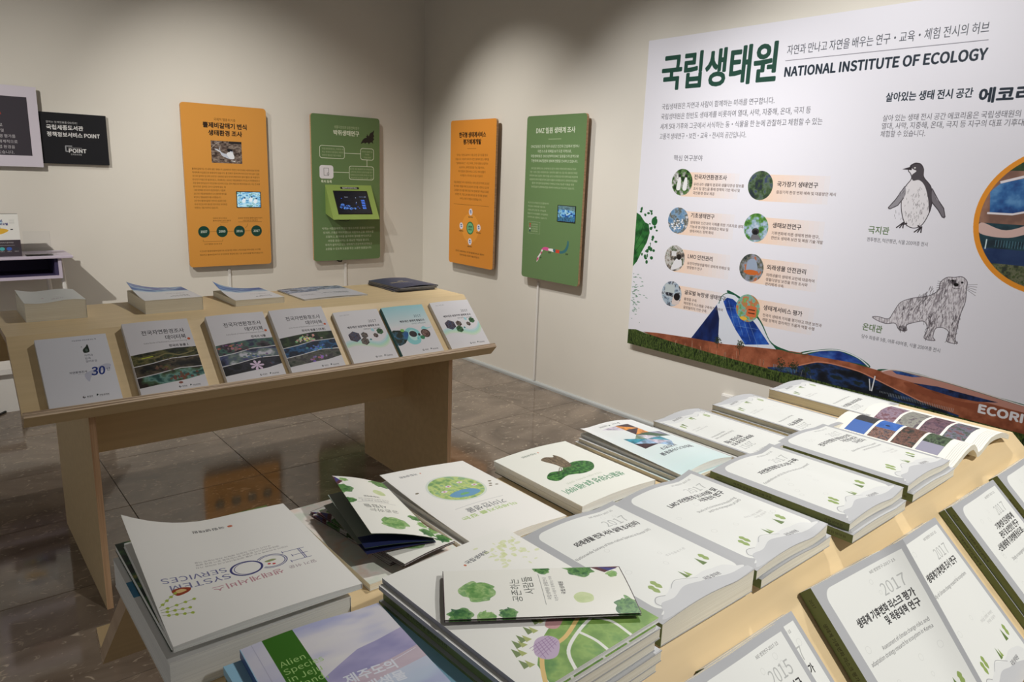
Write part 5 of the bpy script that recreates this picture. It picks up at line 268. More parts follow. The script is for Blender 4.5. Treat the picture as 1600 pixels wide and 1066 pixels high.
12,109,162,0,-168,16,0,0,84,23,0,0,-94,16,0,0,181,-16,0,0,-73,-23,0,0,70,21,12,144,0,-14,35,0,0,-14,-4,-34,-13,-28,-22,-20,10,-12,17,13,13,19,8,23,8,-20,12,-17,16,-12,10,13,-21,18,-13,26,-5,31,0,14,33,0,0,14,51137,184,4,12,103,50,-32,-4,-21,-11,-7,-17,7,-18,21,-11,32,-4,32,4,21,11,7,18,-7,17,-21,11,12,103,37,23,-2,15,-7,6,-10,-6,-11,-15,-7,-23,-2,-23,2,-16,7,-5,11,5,10,16,7,21,14,150,0,-13,33,0,0,-8,-4,-22,-12,-20,-20,-14,9,-12,15,9,12,14,9,16,7,-14,12,-12,15,-9,8,13,-19,12,-12,18,-4,21,0,8,32,0,0,13,12,108,162,0,-102,16,0,0,44,23,0,0,-49,15,0,0,110,-15,0,0,-48,-23,0,0,45,51201,184,3,6,38,47,0,-13,104,0,0,-50,17,0,0,63,21,16,153,0,-14,40,0,0,-7,-6,-24,-16,-21,-23,-14,8,-13,20,11,15,15,11,19,10,-17,15,-14,18,-10,9,13,-23,13,-16,20,-5,22,0,7,39,0,0,14,8,142,165,0,-47,-35,0,0,-14,35,0,0,-47,17,0,0,108,51204,184,3,8,142,165,0,-50,-36,0,0,-13,36,0,0,-69,17,0,0,132,6,43,44,0,-56,121,0,0,14,-104,0,0,42,21,16,151,0,-14,40,0,0,-9,-6,-25,-16,-20,-23,-14,8,-13,20,10,15,16,11,19,10,-17,15,-14,18,-10,9,13,-23,13,-16,20,-5,22,0,9,39,0,0,14,51208,184,3,8,142,165,0,-40,-35,0,0,-13,35,0,0,-40,17,0,0,93,21,16,156,0,-14,40,0,0,-4,-6,-23,-16,-19,-23,-13,8,-13,19,10,16,14,10,18,11,-16,14,-13,19,-9,8,13,-23,12,-15,18,-6,21,0,4,40,0,0,14,12,43,-14,122,0,0,14,-106,0,0,19,100,0,0,44,-117,0,0,-13,100,0,0,-18,-99,0,51217,184,4,8,43,58,0,-71,116,0,0,71,-17,0,0,-22,-83,0,0,22,4,59,23,83,0,0,-23,-83,0,8,142,165,0,-43,-36,0,0,-14,36,0,0,-41,17,0,0,98,21,16,155,0,-14,40,0,0,-5,-6,-24,-16,-21,-23,-14,8,-13,20,11,15,15,11,19,10,-17,15,-14,18,-10,9,13,-23,13,-16,20,-5,22,0,5,39,0,0,14,51221,184,4,12,99,52,-32,-4,-21,-12,-7,-18,7,-18,21,-11,32,-4,32,4,21,11,7,18,-7,18,-21,12,12,99,39,24,-2,15,-8,5,-11,-5,-11,-15,-7,-24,-2,-23,2,-15,7,-6,11,6,11,15,8,8,142,165,0,-47,-35,0,0,-13,35,0,0,-47,17,0,0,107,21,16,152,0,-13,40,0,0,-7,-6,-24,-16,-21,-23,-15,8,-13,20,11,15,16,11,19,10,-17,15,-14,18,-10,9,13,-23,14,-16,19,-5,23,0,6,39,0,0,13,51228,184,3,4,148,165,0,-181,15,0,0,181,8,111,161,0,-61,-29,0,0,-13,29,0,0,-93,16,0,0,167,21,13,144,0,-13,34,0,0,-17,-5,-32,-13,-29,-21,-20,10,-12,16,14,13,19,8,24,9,-22,12,-18,15,-13,10,12,-21,20,-13,26,-4,31,0,17,32,0,0,13,51232,184,4,4,147,165,0,-136,15,0,0,136,8,112,161,0,-46,-27,0,0,-13,27,0,0,-68,15,0,0,127,6,44,46,0,-58,124,0,0,14,-107,0,0,44,21,14,148,0,-13,33,0,0,-11,-4,-21,-12,-20,-20,-14,8,-13,16,10,12,14,9,16,8,-14,11,-12,15,-9,9,13,-19,12,-12,18,-5,20,0,11,32,0,0,13,51256,184,2,12,106,76,0,-14,36,0,0,-78,17,0,0,181,-17,0,0,-50,-36,0,0,-14,36,0,0,-25,21,15,147,0,-14,41,0,0,-21,-7,-32,-17,-28,-23,-20,11,-13,18,15,16,22,11,25,11,-23,15,-20,18,-14,10,13,-23,19,-17,27,-6,29,0,21,40,0,0,14,51312,184,2,8,84,65,0,-44,-74,0,0,-13,164,0,0,13,-74,0,0,44,21,24,149,0,-14,59,0,0,-4,-10,-27,-24,-21,-31,-11,7,-13,27,9,24,17,16,22,17,-22,23,-16,28,-9,6,13,-31,11,-25,21,-10,26,0,4,60,0,0,14,51316,184,3,19,25,157,0,-14,56,0,-9,-20,-22,-16,-30,-9,6,-13,28,8,23,13,15,19,14,-19,23,-13,28,-8,7,13,-30,9,-23,16,-9,20,57,0,0,14,6,31,40,0,-52,124,0,0,14,-107,0,0,38,8,83,
98,0,-30,-73,0,0,-14,164,0,0,14,-74,0,0,30,51333,184,4,12,92,47,-34,-3,-21,-11,-7,-17,7,-17,21,-11,34,-3,33,3,21,11,7,17,-7,17,-21,11,12,92,34,24,-2,15,-6,6,-10,-6,-10,-15,-6,-24,-2,-25,2,-15,6,-6,10,6,10,15,6,8,10,75,0,-13,163,0,0,13,-73,0,0,26,-17,0,0,-26,19,25,157,0,-13,56,0,-10,-18,-22,-14,-30,-7,6,-13,28,7,24,12,15,18,15,-18,23,-12,28,-7,6,13,-29,7,-23,14,-10,18,57,0,0,13,51452,184,2,19,25,154,0,-13,57,0,-9,-23,-23,-18,-30,-9,6,-13,27,8,23,14,16,19,15,-19,23,-14,28,-8,6,13,-31,9,-23,18,-9,23,57,0,0,13,8,10,62,0,-13,73,0,0,-64,17,0,0,64,73,0,0,13,51473,184,3,12,92,35,24,-2,15,-6,6,-10,-6,-11,-15,-6,-24,-2,-25,2,-15,6,-6,11,6,10,15,6,19,10,81,0,-14,73,0,0,-19,-29,-4,-18,-11,-6,-16,7,-18,21,-10,34,-4,33,4,21,10,7,18,-6,16,-18,11,-29,4,0,19,73,0,0,14,19,25,157,0,-13,56,0,-10,-19,-22,-13,-30,-7,6,-13,28,6,24,13,15,17,15,-17,23,-13,28,-6,6,13,-29,7,-23,13,-10,19,57,0,0,13,51536,184,3,4,142,165,0,-181,16,0,0,181,21,21,153,0,-14,39,0,0,-4,-5,-17,-15,-15,-23,-9,6,-13,20,7,16,12,10,14,11,-13,15,-10,20,-7,6,13,-22,8,-16,13,-5,17,0,4,39,0,0,14,12,12,53,32,0,18,1,0,-64,16,0,0,65,35,3,17,3,-1,12,-41,-4,-41,-2,-37,0,51648,184,2,4,141,165,0,-181,17,0,0,181,21,16,147,0,-14,42,0,0,-23,-7,-31,-17,-28,-24,-19,10,-13,19,14,16,21,11,25,12,-23,16,-19,20,-13,9,13,-25,17,-17,26,-6,30,0,23,42,0,0,14,51652,184,3,4,142,165,0,-132,16,0,0,132,21,17,150,0,-13,41,0,0,-10,-6,-24,-16,-21,-24,-14,9,-13,20,11,15,15,11,19,11,-18,15,-14,19,-9,9,13,-24,13,-16,19,-6,23,0,10,41,0,0,13,6,42,45,0,-57,122,0,0,14,-105,0,0,43,51656,184,3,4,142,165,0,-93,16,0,0,93,12,42,-14,122,0,0,14,-106,0,0,19,100,0,0,44,-117,0,0,-13,101,0,0,-18,-100,0,19,17,155,0,-13,41,0,-6,-25,-16,-20,-24,-13,8,-13,20,10,16,15,11,18,11,-17,15,-13,20,-9,8,13,-24,12,-16,18,-6,24,41,0,0,13,51665,184,4,4,142,165,0,-98,16,0,0,98,8,42,59,0,-72,116,0,0,72,-16,0,0,-22,-84,0,0,22,4,58,24,84,0,0,-24,-84,0,21,17,153,0,-13,41,0,0,-4,-6,-24,-16,-19,-24,-13,9,-13,19,10,16,15,11,18,11,-17,15,-14,20,-9,8,13,-24,12,-16,19,-6,22,0,4,41,0,0,13,51704,184,2,12,115,162,0,-168,16,0,0,84,19,0,0,-94,16,0,0,181,-16,0,0,-73,-19,0,0,70,37,62,143,0,-13,11,0,-1,-39,-3,-22,-9,-21,-10,22,-4,22,0,38,11,0,0,13,-44,0,0,-13,18,0,0,-19,-2,-25,-7,-26,-16,-21,10,-11,10,11,7,13,5,16,5,-16,6,-14,10,-12,10,11,7,14,5,16,5,-15,7,-13,10,-11,9,11,-15,21,-8,26,-1,44,17,0,0,13,52264,184,2,25,54,162,0,-28,-41,0,0,-13,41,0,0,-14,-6,-31,-16,-26,-24,-18,10,-13,19,14,15,19,10,23,10,-22,15,-18,18,-12,9,12,-23,18,-15,25,-6,29,0,14,40,0,0,13,-40,0,0,28,8,132,165,0,-181,17,0,0,93,30,0,0,14,-30,0,0,74,52272,184,3,23,55,166,0,-19,-40,0,0,-14,40,0,-6,-22,-16,-17,-24,-10,8,-13,20,8,16,13,11,16,10,-15,16,-11,19,-7,7,12,-23,10,-16,15,-5,21,40,0,0,14,-40,0,0,19,8,134,165,0,-95,16,0,0,41,27,0,0,14,-27,0,0,40,12,36,-14,121,0,0,14,-105,0,0,18,98,0,0,43,-114,0,0,-13,98,0,0,-17,-98,0,52280,184,4,4,37,50,0,-63,113,0,0,63,4,134,37,0,-37,-81,0,0,37,24,55,166,0,-22,-40,0,0,-13,40,0,0,-3,-6,-23,-15,-18,-24,-12,8,-13,20,9,15,14,11,17,10,-16,15,-12,19,-9,8,13,-23,12,-16,17,-5,24,40,0,0,13,
-40,0,0,22,8,134,165,0,-107,16,0,0,48,27,0,0,14,-27,0,0,45,52286,184,3,24,55,166,0,-22,-40,0,0,-13,40,0,0,-3,-6,-22,-15,-19,-24,-12,8,-13,20,10,15,13,11,17,10,-15,15,-13,19,-8,8,13,-23,11,-16,17,-5,24,40,0,0,13,-40,0,0,22,8,134,165,0,-105,16,0,0,47,27,0,0,14,-27,0,0,44,19,35,51,0,-14,50,0,-9,-17,-21,-14,-27,-8,6,-13,25,7,21,12,14,16,14,-16,21,-12,25,-7,6,13,-27,8,-20,14,-10,17,50,0,0,14,52293,184,3,6,41,45,0,-14,105,0,0,-47,16,0,0,61,23,48,163,0,-21,-33,0,0,-14,33,0,-5,-24,-12,-19,-20,-13,8,-12,16,10,13,13,8,16,8,-15,12,-12,16,-9,8,13,-20,12,-12,17,-5,23,32,0,0,14,-32,0,0,21,12,108,162,0,-107,16,0,0,48,23,0,0,-49,15,0,0,111,-15,0,0,-48,-23,0,0,45,52376,184,2,8,103,93,0,-14,39,0,0,-95,17,0,0,181,-17,0,0,-72,25,56,162,0,-28,-41,0,0,-13,41,0,0,-14,-6,-31,-16,-26,-24,-18,10,-13,19,14,15,19,10,23,11,-22,16,-18,19,-12,9,12,-24,18,-16,25,-7,29,0,14,41,0,0,13,-40,0,0,28,52395,184,3,25,55,166,0,-22,-40,0,0,-13,40,0,0,-4,-5,-24,-16,-19,-23,-13,8,-13,19,10,15,14,11,18,10,-16,15,-13,19,-9,8,13,-24,12,-15,18,-5,22,0,4,40,0,0,13,-40,0,0,22,8,142,165,0,-51,-36,0,0,-14,36,0,0,-60,17,0,0,125,17,92,52,0,-4,-8,-22,-23,-18,-29,-10,6,-13,26,8,22,14,15,18,14,-18,22,-14,26,-8,7,13,-30,10,-22,17,-9,23,0,4,52404,184,3,4,148,165,0,-181,15,0,0,181,8,111,161,0,-67,-27,0,0,-14,27,0,0,-86,16,0,0,167,25,47,159,0,-27,-34,0,0,-14,34,0,0,-8,-5,-30,-13,-27,-21,-19,10,-13,16,14,13,18,8,22,9,-20,12,-17,16,-13,9,13,-20,18,-14,25,-4,29,0,8,33,0,0,14,-33,0,0,27,52488,184,2,8,84,62,0,-41,-74,0,0,-14,164,0,0,14,-74,0,0,41,23,84,162,0,-25,-59,0,0,-14,58,0,-9,-25,-23,-19,-32,-10,6,-13,28,8,23,14,16,20,16,-20,23,-14,27,-8,7,13,-33,10,-23,19,-9,25,58,0,0,14,-58,0,0,25,52572,184,3,4,141,165,0,-181,16,0,0,181,11,13,22,36,0,40,2,41,5,-1,13,-34,-4,-17,-1,0,33,-16,0,0,-34,-51,-1,23,62,164,0,-22,-41,0,0,-14,41,0,-7,-22,-15,-18,-24,-11,8,-13,20,9,16,13,10,18,11,-17,16,-13,19,-8,8,13,-23,11,-16,17,-7,21,42,0,0,14,-42,0,0,22,52628,184,2,8,10,56,0,-14,73,0,0,-58,17,0,0,58,73,0,0,14,23,83,165,0,-22,-57,0,0,-13,57,0,-9,-21,-23,-17,-31,-9,6,-13,27,7,23,13,16,17,16,-17,22,-13,27,-7,6,13,-31,9,-23,17,-9,21,58,0,0,13,-58,0,0,22,52629,184,2,14,28,40,0,-13,109,0,0,-42,16,0,0,55,-53,0,0,21,73,0,0,13,-163,0,0,-13,73,0,0,-21,23,27,148,0,-14,56,0,-10,-18,-22,-12,-31,-7,5,-13,28,6,23,11,16,15,15,-15,23,-11,28,-6,6,13,-32,7,-22,12,-9,18,56,0,0,14,-57,0,0,18,-17,0,0,-18,52649,184,3,12,92,32,24,-2,15,-6,6,-9,-6,-10,-15,-6,-24,-2,-25,2,-15,6,-6,10,6,9,15,6,19,10,76,0,-13,73,0,0,-18,-29,-5,-18,-10,-6,-15,7,-17,21,-10,34,-3,33,3,21,10,7,17,-6,15,-18,10,-29,5,0,18,73,0,0,13,23,27,148,0,-14,55,0,-9,-17,-23,-12,-31,-7,6,-12,28,5,23,11,16,15,15,-15,23,-11,29,-5,5,12,-31,7,-23,12,-9,17,56,0,0,14,-57,0,0,18,-17,0,0,-18,52769,184,3,4,10,74,0,-13,163,0,0,13,6,28,41,0,-13,109,0,0,-44,16,0,0,57,23,27,147,0,-13,56,0,-10,-18,-22,-13,-31,-6,5,-13,28,6,23,10,16,16,15,-16,23,-10,28,-6,6,13,-32,6,-22,13,-9,18,56,0,0,13,-57,0,0,19,-17,0,0,-19,52824,184,2,4,141,165,0,-181,17,0,0,181,25,60,162,0,-28,-42,0,0,-13,42,0,0,-14,-6,-31,-17,-26,
-24,-18,10,-13,19,14,16,19,11,23,11,-22,16,-18,19,-12,9,12,-24,17,-17,25,-6,30,0,14,41,0,0,13,-41,0,0,28,52840,184,4,4,142,165,0,-107,16,0,0,107,4,41,49,0,-62,117,0,0,62,4,142,36,0,-36,-84,0,0,36,23,59,166,0,-22,-41,0,0,-13,41,0,-6,-25,-16,-19,-24,-13,8,-13,20,10,16,14,11,18,11,-17,15,-13,20,-8,8,13,-24,11,-17,18,-6,24,41,0,0,13,-40,0,0,22,52852,184,2,15,22,147,0,-14,64,0,-2,-21,-3,-10,-69,-5,3,-15,61,6,-14,-23,-21,-20,-29,-18,9,-13,50,37,25,45,7,51,8,132,165,0,-180,17,0,0,93,29,0,0,14,-29,0,0,73,53076,184,2,13,30,148,0,-14,107,0,0,-30,-113,-4,3,-15,109,7,-3,-28,-3,-15,16,-2,5,33,3,51,0,17,8,74,70,0,-47,-64,0,0,-14,163,0,0,14,-83,0,0,47,53132,184,3,12,17,146,0,-13,61,0,-1,-23,-64,-3,2,-14,62,5,-5,-34,15,-1,4,28,2,23,0,32,10,10,27,28,0,32,2,31,4,-1,12,-46,-4,0,40,-15,0,0,-40,-31,0,12,110,161,0,-167,16,0,0,81,21,0,0,-91,16,0,0,181,-16,0,0,-76,-21,0,0,72,53356,184,2,4,10,23,0,-13,163,0,0,13,13,30,147,0,-14,107,0,0,-36,-112,-5,2,-14,109,6,-3,-29,-4,-17,17,-1,5,33,2,28,0,49,53412,184,2,4,142,165,0,-181,16,0,0,181,15,23,147,0,-14,67,0,-3,-21,-3,-10,-70,-5,3,-15,62,6,-15,-23,-21,-20,-29,-18,9,-13,50,37,26,45,7,51,53440,184,2,15,18,149,0,-121,45,0,27,2,27,4,-1,13,-52,-5,-30,0,0,43,64,0,0,13,-64,0,0,37,68,0,0,14,8,132,165,0,-181,17,0,0,95,30,0,0,14,-30,0,0,72,53468,184,2,14,17,145,0,-116,38,0,41,5,-1,14,-39,-5,-23,0,0,41,53,0,0,13,-53,0,0,34,55,0,0,14,12,108,162,0,-168,16,0,0,85,24,0,0,-95,16,0,0,181,-16,0,0,-72,-24,0,0,69,53469,184,3,6,41,46,0,-13,105,0,0,-49,16,0,0,62,14,18,152,0,-87,37,0,41,5,-1,14,-38,-5,-23,0,0,24,52,0,0,13,-52,0,0,23,54,0,0,13,12,107,162,0,-105,15,0,0,48,25,0,0,-49,15,0,0,109,-15,0,0,-47,-25,0,0,44,53552,184,2,8,105,97,0,-13,37,0,0,-100,17,0,0,181,-17,0,0,-68,14,18,149,0,-121,45,0,52,5,-2,14,-24,-4,-54,-2,0,44,59,0,0,13,-59,0,0,37,67,0,0,14,53553,184,3,6,38,44,0,-13,104,0,0,-47,17,0,0,60,15,19,154,0,-91,69,2,23,3,-2,14,-21,-3,-24,-2,-28,0,0,26,59,0,0,13,-59,0,0,24,64,0,0,14,8,107,118,0,-14,35,0,0,-51,17,0,0,112,-17,0,0,-47,53560,184,3,15,19,154,0,-79,44,0,25,1,23,3,-1,14,-46,-5,-28,0,0,21,60,0,0,13,-60,0,0,19,65,0,0,13,8,142,165,0,-41,-34,0,0,-14,34,0,0,-42,17,0,0,97,12,43,-14,122,0,0,14,-106,0,0,17,100,0,0,43,-117,0,0,-14,100,0,0,-16,-99,0,53596,184,5,4,147,165,0,-108,15,0,0,108,4,44,48,0,-61,118,0,0,61,4,146,35,0,-35,-86,0,0,35,8,112,162,0,-42,-24,0,0,-14,24,0,0,-48,15,0,0,104,14,18,154,0,-87,58,2,20,3,-1,14,-38,-5,-23,0,0,24,45,0,0,13,-45,0,0,22,53,0,0,14,53664,184,1,20,31,151,0,-93,52,0,0,-37,-73,0,0,-14,164,0,0,14,-74,0,0,37,55,0,0,13,-107,0,0,27,101,0,0,14,-101,0,0,25,105,0,0,14,53685,184,3,12,92,43,-34,-4,-21,-9,-7,-16,7,-16,21,-10,34,-3,33,3,21,10,7,16,-7,16,-21,9,12,92,30,24,-2,16,-5,5,-9,-5,-9,-16,-6,-24,-2,-25,2,-16,6,-5,9,5,9,16,5,20,31,160,0,-73,52,0,0,-17,-73,0,0,-14,163,0,0,14,-73,0,0,17,54,0,0,13,-106,0,0,18,100,0,0,12,-100,0,0,17,105,0,0,13,53804,184,2,8,10,56,0,-14,73,0,0,-58,17,0,0,58,74,0,0,14,12,32,157,0,-83,123,0,0,14,-107,0,0,22,101,0,0,13,-101,0,0,21,105,0,0,13,53945,184,3,4,10,70,0,-14,163,0,0,14,6,28,39,0,
-13,108,0,0,-42,16,0,0,55,12,31,161,0,-74,123,0,0,13,-106,0,0,18,100,0,0,13,-100,0,0,16,105,0,0,14,54028,184,3,14,10,29,73,2,39,5,-1,12,-18,-2,-10,0,0,86,20,0,0,14,-101,0,0,-14,20,0,0,-89,-24,0,4,48,132,29,0,0,-87,-29,-1,8,132,165,0,-181,17,0,0,95,30,0,0,14,-30,0,0,72,54189,184,6,4,147,165,0,-112,16,0,0,112,12,104,50,-33,-4,-21,-11,-7,-18,7,-17,21,-11,33,-4,32,4,21,11,7,17,-7,18,-21,11,12,104,37,23,-3,15,-6,5,-11,-5,-10,-15,-7,-23,-2,-24,2,-15,7,-5,10,5,11,15,6,8,114,162,0,-46,-24,0,0,-13,24,0,0,-44,15,0,0,103,13,11,65,59,2,31,4,0,12,-20,-2,0,55,16,0,0,14,-85,0,0,-14,16,0,0,-57,-19,0,4,43,136,23,0,0,-56,-23,0,54200,184,4,12,112,97,0,-14,30,0,0,-52,17,0,0,134,-17,0,0,-34,-30,0,0,-14,30,0,0,-20,14,12,58,33,0,36,2,36,4,-1,12,-23,-2,0,63,18,0,0,14,-96,0,0,-14,18,0,0,-65,-23,0,4,49,137,28,0,0,-64,-28,-1,6,43,42,0,-54,121,0,0,14,-104,0,0,40,54217,184,5,12,99,50,-32,-4,-21,-11,-7,-18,7,-17,21,-11,32,-4,33,4,20,11,7,17,-7,18,-20,11,12,99,37,24,-2,15,-7,5,-11,-5,-10,-15,-7,-24,-2,-23,2,-15,7,-6,10,6,11,15,7,12,142,165,0,-32,-30,0,0,-13,30,0,0,-19,-30,0,0,-14,30,0,0,-33,17,0,0,111,14,12,64,69,3,36,4,-1,12,-15,-2,-8,0,0,57,18,0,0,14,-96,0,0,-14,18,0,0,-59,-23,-1,4,49,138,28,0,0,-58,-28,-1,54252,184,2,20,25,75,0,-13,58,0,0,-41,-73,0,0,-14,164,0,0,14,-74,0,0,41,58,0,0,13,-28,0,0,59,29,0,0,14,-135,0,0,-14,28,0,0,-59,4,69,134,45,0,0,-59,-45,0,54268,184,4,4,30,44,0,-57,123,0,0,57,4,137,31,0,-31,-91,0,0,31,20,26,108,0,-13,57,0,0,-21,-73,0,0,-13,163,0,0,13,-73,0,0,21,57,0,0,13,-26,0,0,38,27,0,0,14,-133,0,0,-14,27,0,0,-38,4,69,146,45,0,0,-38,-45,0,54364,184,3,20,25,76,0,-13,30,0,0,-43,-45,0,0,-14,164,0,0,14,-46,0,0,43,30,0,0,13,-28,0,0,59,29,0,0,14,-135,0,0,-14,28,0,0,-59,4,72,20,0,43,39,0,0,-43,4,69,135,45,0,0,-59,-45,0,54392,184,3,12,26,92,0,-13,131,0,0,13,-26,0,0,50,27,0,0,13,-133,0,0,-13,28,0,0,-50,4,69,142,45,0,0,-50,-45,0,8,10,58,0,-14,73,0,0,-59,17,0,0,59,74,0,0,14,54408,184,4,4,137,30,0,-30,-91,0,0,30,12,30,43,0,-56,123,0,0,56,-53,0,0,22,73,0,0,13,-163,0,0,-13,73,0,0,-22,12,26,108,0,-13,131,0,0,13,-26,0,0,38,27,0,0,14,-133,0,0,-14,27,0,0,-38,4,69,146,45,0,0,-38,-45,0,54540,184,4,4,10,85,0,-14,163,0,0,14,12,26,113,0,-13,131,0,0,13,-26,0,0,34,27,0,0,13,-133,0,0,-13,27,0,0,-34,4,69,147,45,0,0,-34,-45,0,12,30,-14,128,0,0,13,-112,0,0,17,106,0,0,40,-122,0,0,-13,106,0,0,-15,-106,0,54616,184,4,12,63,108,-23,-5,-15,-15,-6,-22,6,-21,15,-15,23,-5,23,5,15,15,6,21,-6,22,-15,15,12,63,94,15,-3,10,-10,3,-15,-3,-14,-10,-10,-15,-3,-14,3,-10,10,-4,14,4,15,10,10,8,133,165,0,-181,16,0,0,93,30,0,0,14,-30,0,0,74,8,55,163,0,-27,-46,0,0,-13,107,0,0,13,-45,0,0,27,54620,184,5,12,64,120,-23,-4,-15,-12,-6,-18,6,-18,15,-11,23,-4,22,4,15,11,6,18,-6,18,-15,12,12,64,107,14,-3,10,-7,3,-11,-3,-11,-10,-7,-14,-2,-15,2,-9,7,-4,11,4,11,9,7,8,134,165,0,-135,16,0,0,62,27,0,0,14,-27,0,0,59,8,56,165,0,-22,-46,0,0,-13,107,0,0,13,-45,0,0,22,6,38,40,0,-52,120,0,0,14,-104,0,0,38,54624,184,5,12,64,128,-23,-4,-15,-10,-6,-16,6,-15,15,-11,23,-3,23,3,15,11,5,15,-5,16,-15,10,12,64,116,14,-2,10,-6,3,-10,-3,-9,
-10,-6,-14,-2,-15,2,-9,6,-4,9,4,10,9,6,8,134,166,0,-100,16,0,0,43,27,0,0,13,-27,0,0,44,12,36,-14,121,0,0,13,-105,0,0,17,98,0,0,41,-114,0,0,-13,98,0,0,-16,-98,0,8,56,167,0,-18,-46,0,0,-13,107,0,0,13,-45,0,0,18,54632,184,6,4,37,46,0,-59,113,0,0,59,4,134,33,0,-33,-81,0,0,33,12,64,124,-23,-4,-15,-11,-6,-17,6,-17,15,-12,23,-4,22,4,16,12,5,17,-5,17,-16,11,12,64,111,14,-2,10,-7,3,-10,-3,-11,-10,-7,-14,-2,-15,2,-9,7,-4,11,4,10,9,7,8,134,165,0,-109,16,0,0,47,27,0,0,14,-27,0,0,48,8,56,167,0,-21,-46,0,0,-13,107,0,0,13,-45,0,0,21,54633,184,6,8,37,52,0,-65,113,0,0,65,-16,0,0,-19,-81,0,0,19,4,53,20,81,0,0,-20,-81,0,12,64,125,-23,-4,-15,-11,-6,-17,6,-16,15,-11,23,-4,22,4,16,11,5,16,-5,17,-16,11,12,64,112,14,-2,10,-7,3,-10,-3,-10,-10,-6,-14,-3,-15,3,-9,6,-4,10,4,10,9,7,8,134,165,0,-105,16,0,0,45,27,0,0,14,-27,0,0,46,8,56,167,0,-20,-46,0,0,-14,107,0,0,14,-45,0,0,20,54637,184,6,12,94,47,-32,-3,-20,-11,-7,-17,7,-17,20,-10,32,-4,31,4,20,10,7,17,-7,17,-20,11,12,94,34,22,-2,15,-6,5,-10,-5,-10,-15,-6,-22,-2,-23,2,-15,6,-5,10,5,10,15,6,12,64,123,-23,-4,-15,-11,-6,-17,6,-17,15,-11,23,-4,22,4,16,11,5,17,-5,17,-16,11,12,64,110,14,-2,10,-7,3,-10,-3,-11,-10,-6,-14,-3,-15,3,-9,6,-4,11,4,10,9,7,8,134,165,0,-116,16,0,0,52,27,0,0,14,-27,0,0,50,8,56,167,0,-22,-46,0,0,-13,107,0,0,13,-45,0,0,22,54644,184,4,12,55,109,-20,-6,-14,-14,-5,-21,5,-22,14,-14,20,-6,20,6,13,14,5,22,-5,21,-13,14,12,55,95,12,-4,8,-9,4,-14,-4,-15,-8,-9,-12,-4,-13,4,-8,9,-3,15,3,14,8,9,8,46,160,0,-26,-36,0,0,-13,89,0,0,13,-36,0,0,26,12,108,161,0,-168,16,0,0,83,23,0,0,-92,16,0,0,181,-16,0,0,-76,-23,0,0,72,54645,184,5,12,55,122,-20,-4,-13,-11,-5,-17,5,-17,13,-11,20,-4,20,4,14,11,5,17,-5,17,-14,11,12,55,109,12,-2,9,-7,3,-10,-3,-10,-9,-7,-12,-2,-12,2,-9,7,-3,10,3,10,9,7,6,41,42,0,-13,105,0,0,-45,16,0,0,58,8,47,164,0,-20,-38,0,0,-13,92,0,0,13,-38,0,0,20,12,108,162,0,-108,16,0,0,47,23,0,0,-48,15,0,0,112,-15,0,0,-50,-23,0,0,47,54664,184,5,12,55,122,-20,-3,-13,-11,-5,-17,5,-16,13,-11,20,-4,20,4,14,11,5,16,-5,17,-14,11,12,55,110,12,-2,9,-7,3,-10,-3,-9,-9,-7,-12,-2,-12,2,-9,7,-3,9,3,10,9,7,12,108,162,0,-106,16,0,0,46,23,0,0,-49,15,0,0,112,-15,0,0,-49,-23,0,0,46,8,47,165,0,-20,-38,0,0,-14,92,0,0,14,-38,0,0,20,32,124,48,0,-6,-3,-14,-8,-15,-14,-12,-14,11,-8,14,-3,16,0,6,-16,0,0,-6,-5,-17,-12,-15,-20,-11,8,-12,16,8,12,11,8,13,8,-14,11,-12,15,-8,15,9,11,12,7,14,8,-14,13,-11,16,-8,8,12,-20,10,-12,15,-5,18,0,6,54665,184,6,12,55,121,-20,-4,-13,-10,-5,-17,5,-16,13,-11,20,-4,20,4,14,11,5,16,-5,17,-14,10,12,55,109,12,-3,9,-6,3,-10,-3,-10,-9,-6,-12,-2,-12,2,-9,6,-3,10,3,10,9,6,12,103,48,-32,-4,-21,-11,-7,-17,7,-17,21,-11,32,-3,32,3,21,11,7,17,-7,17,-21,11,12,103,35,24,-2,15,-7,5,-10,-5,-10,-15,-6,-24,-2,-24,2,-15,6,-5,10,5,10,15,7,12,108,162,0,-105,15,0,0,46,24,0,0,-52,15,0,0,114,-15,0,0,-49,-24,0,0,46,8,47,164,0,-20,-38,0,0,-13,92,0,0,13,-38,0,0,20,54693,184,6,12,94,47,-32,-3,-20,-11,-7,-17,7,-17,20,-10,32,-4,31,4,20,10,7,17,-7,17,-20,11,12,94,34,22,-2,15,-6,5,-10,-5,-10,-15,-6,-22,-2,-23,2,-15,6,-5,10,5,10,15,6,12,64,123,-23,-4,
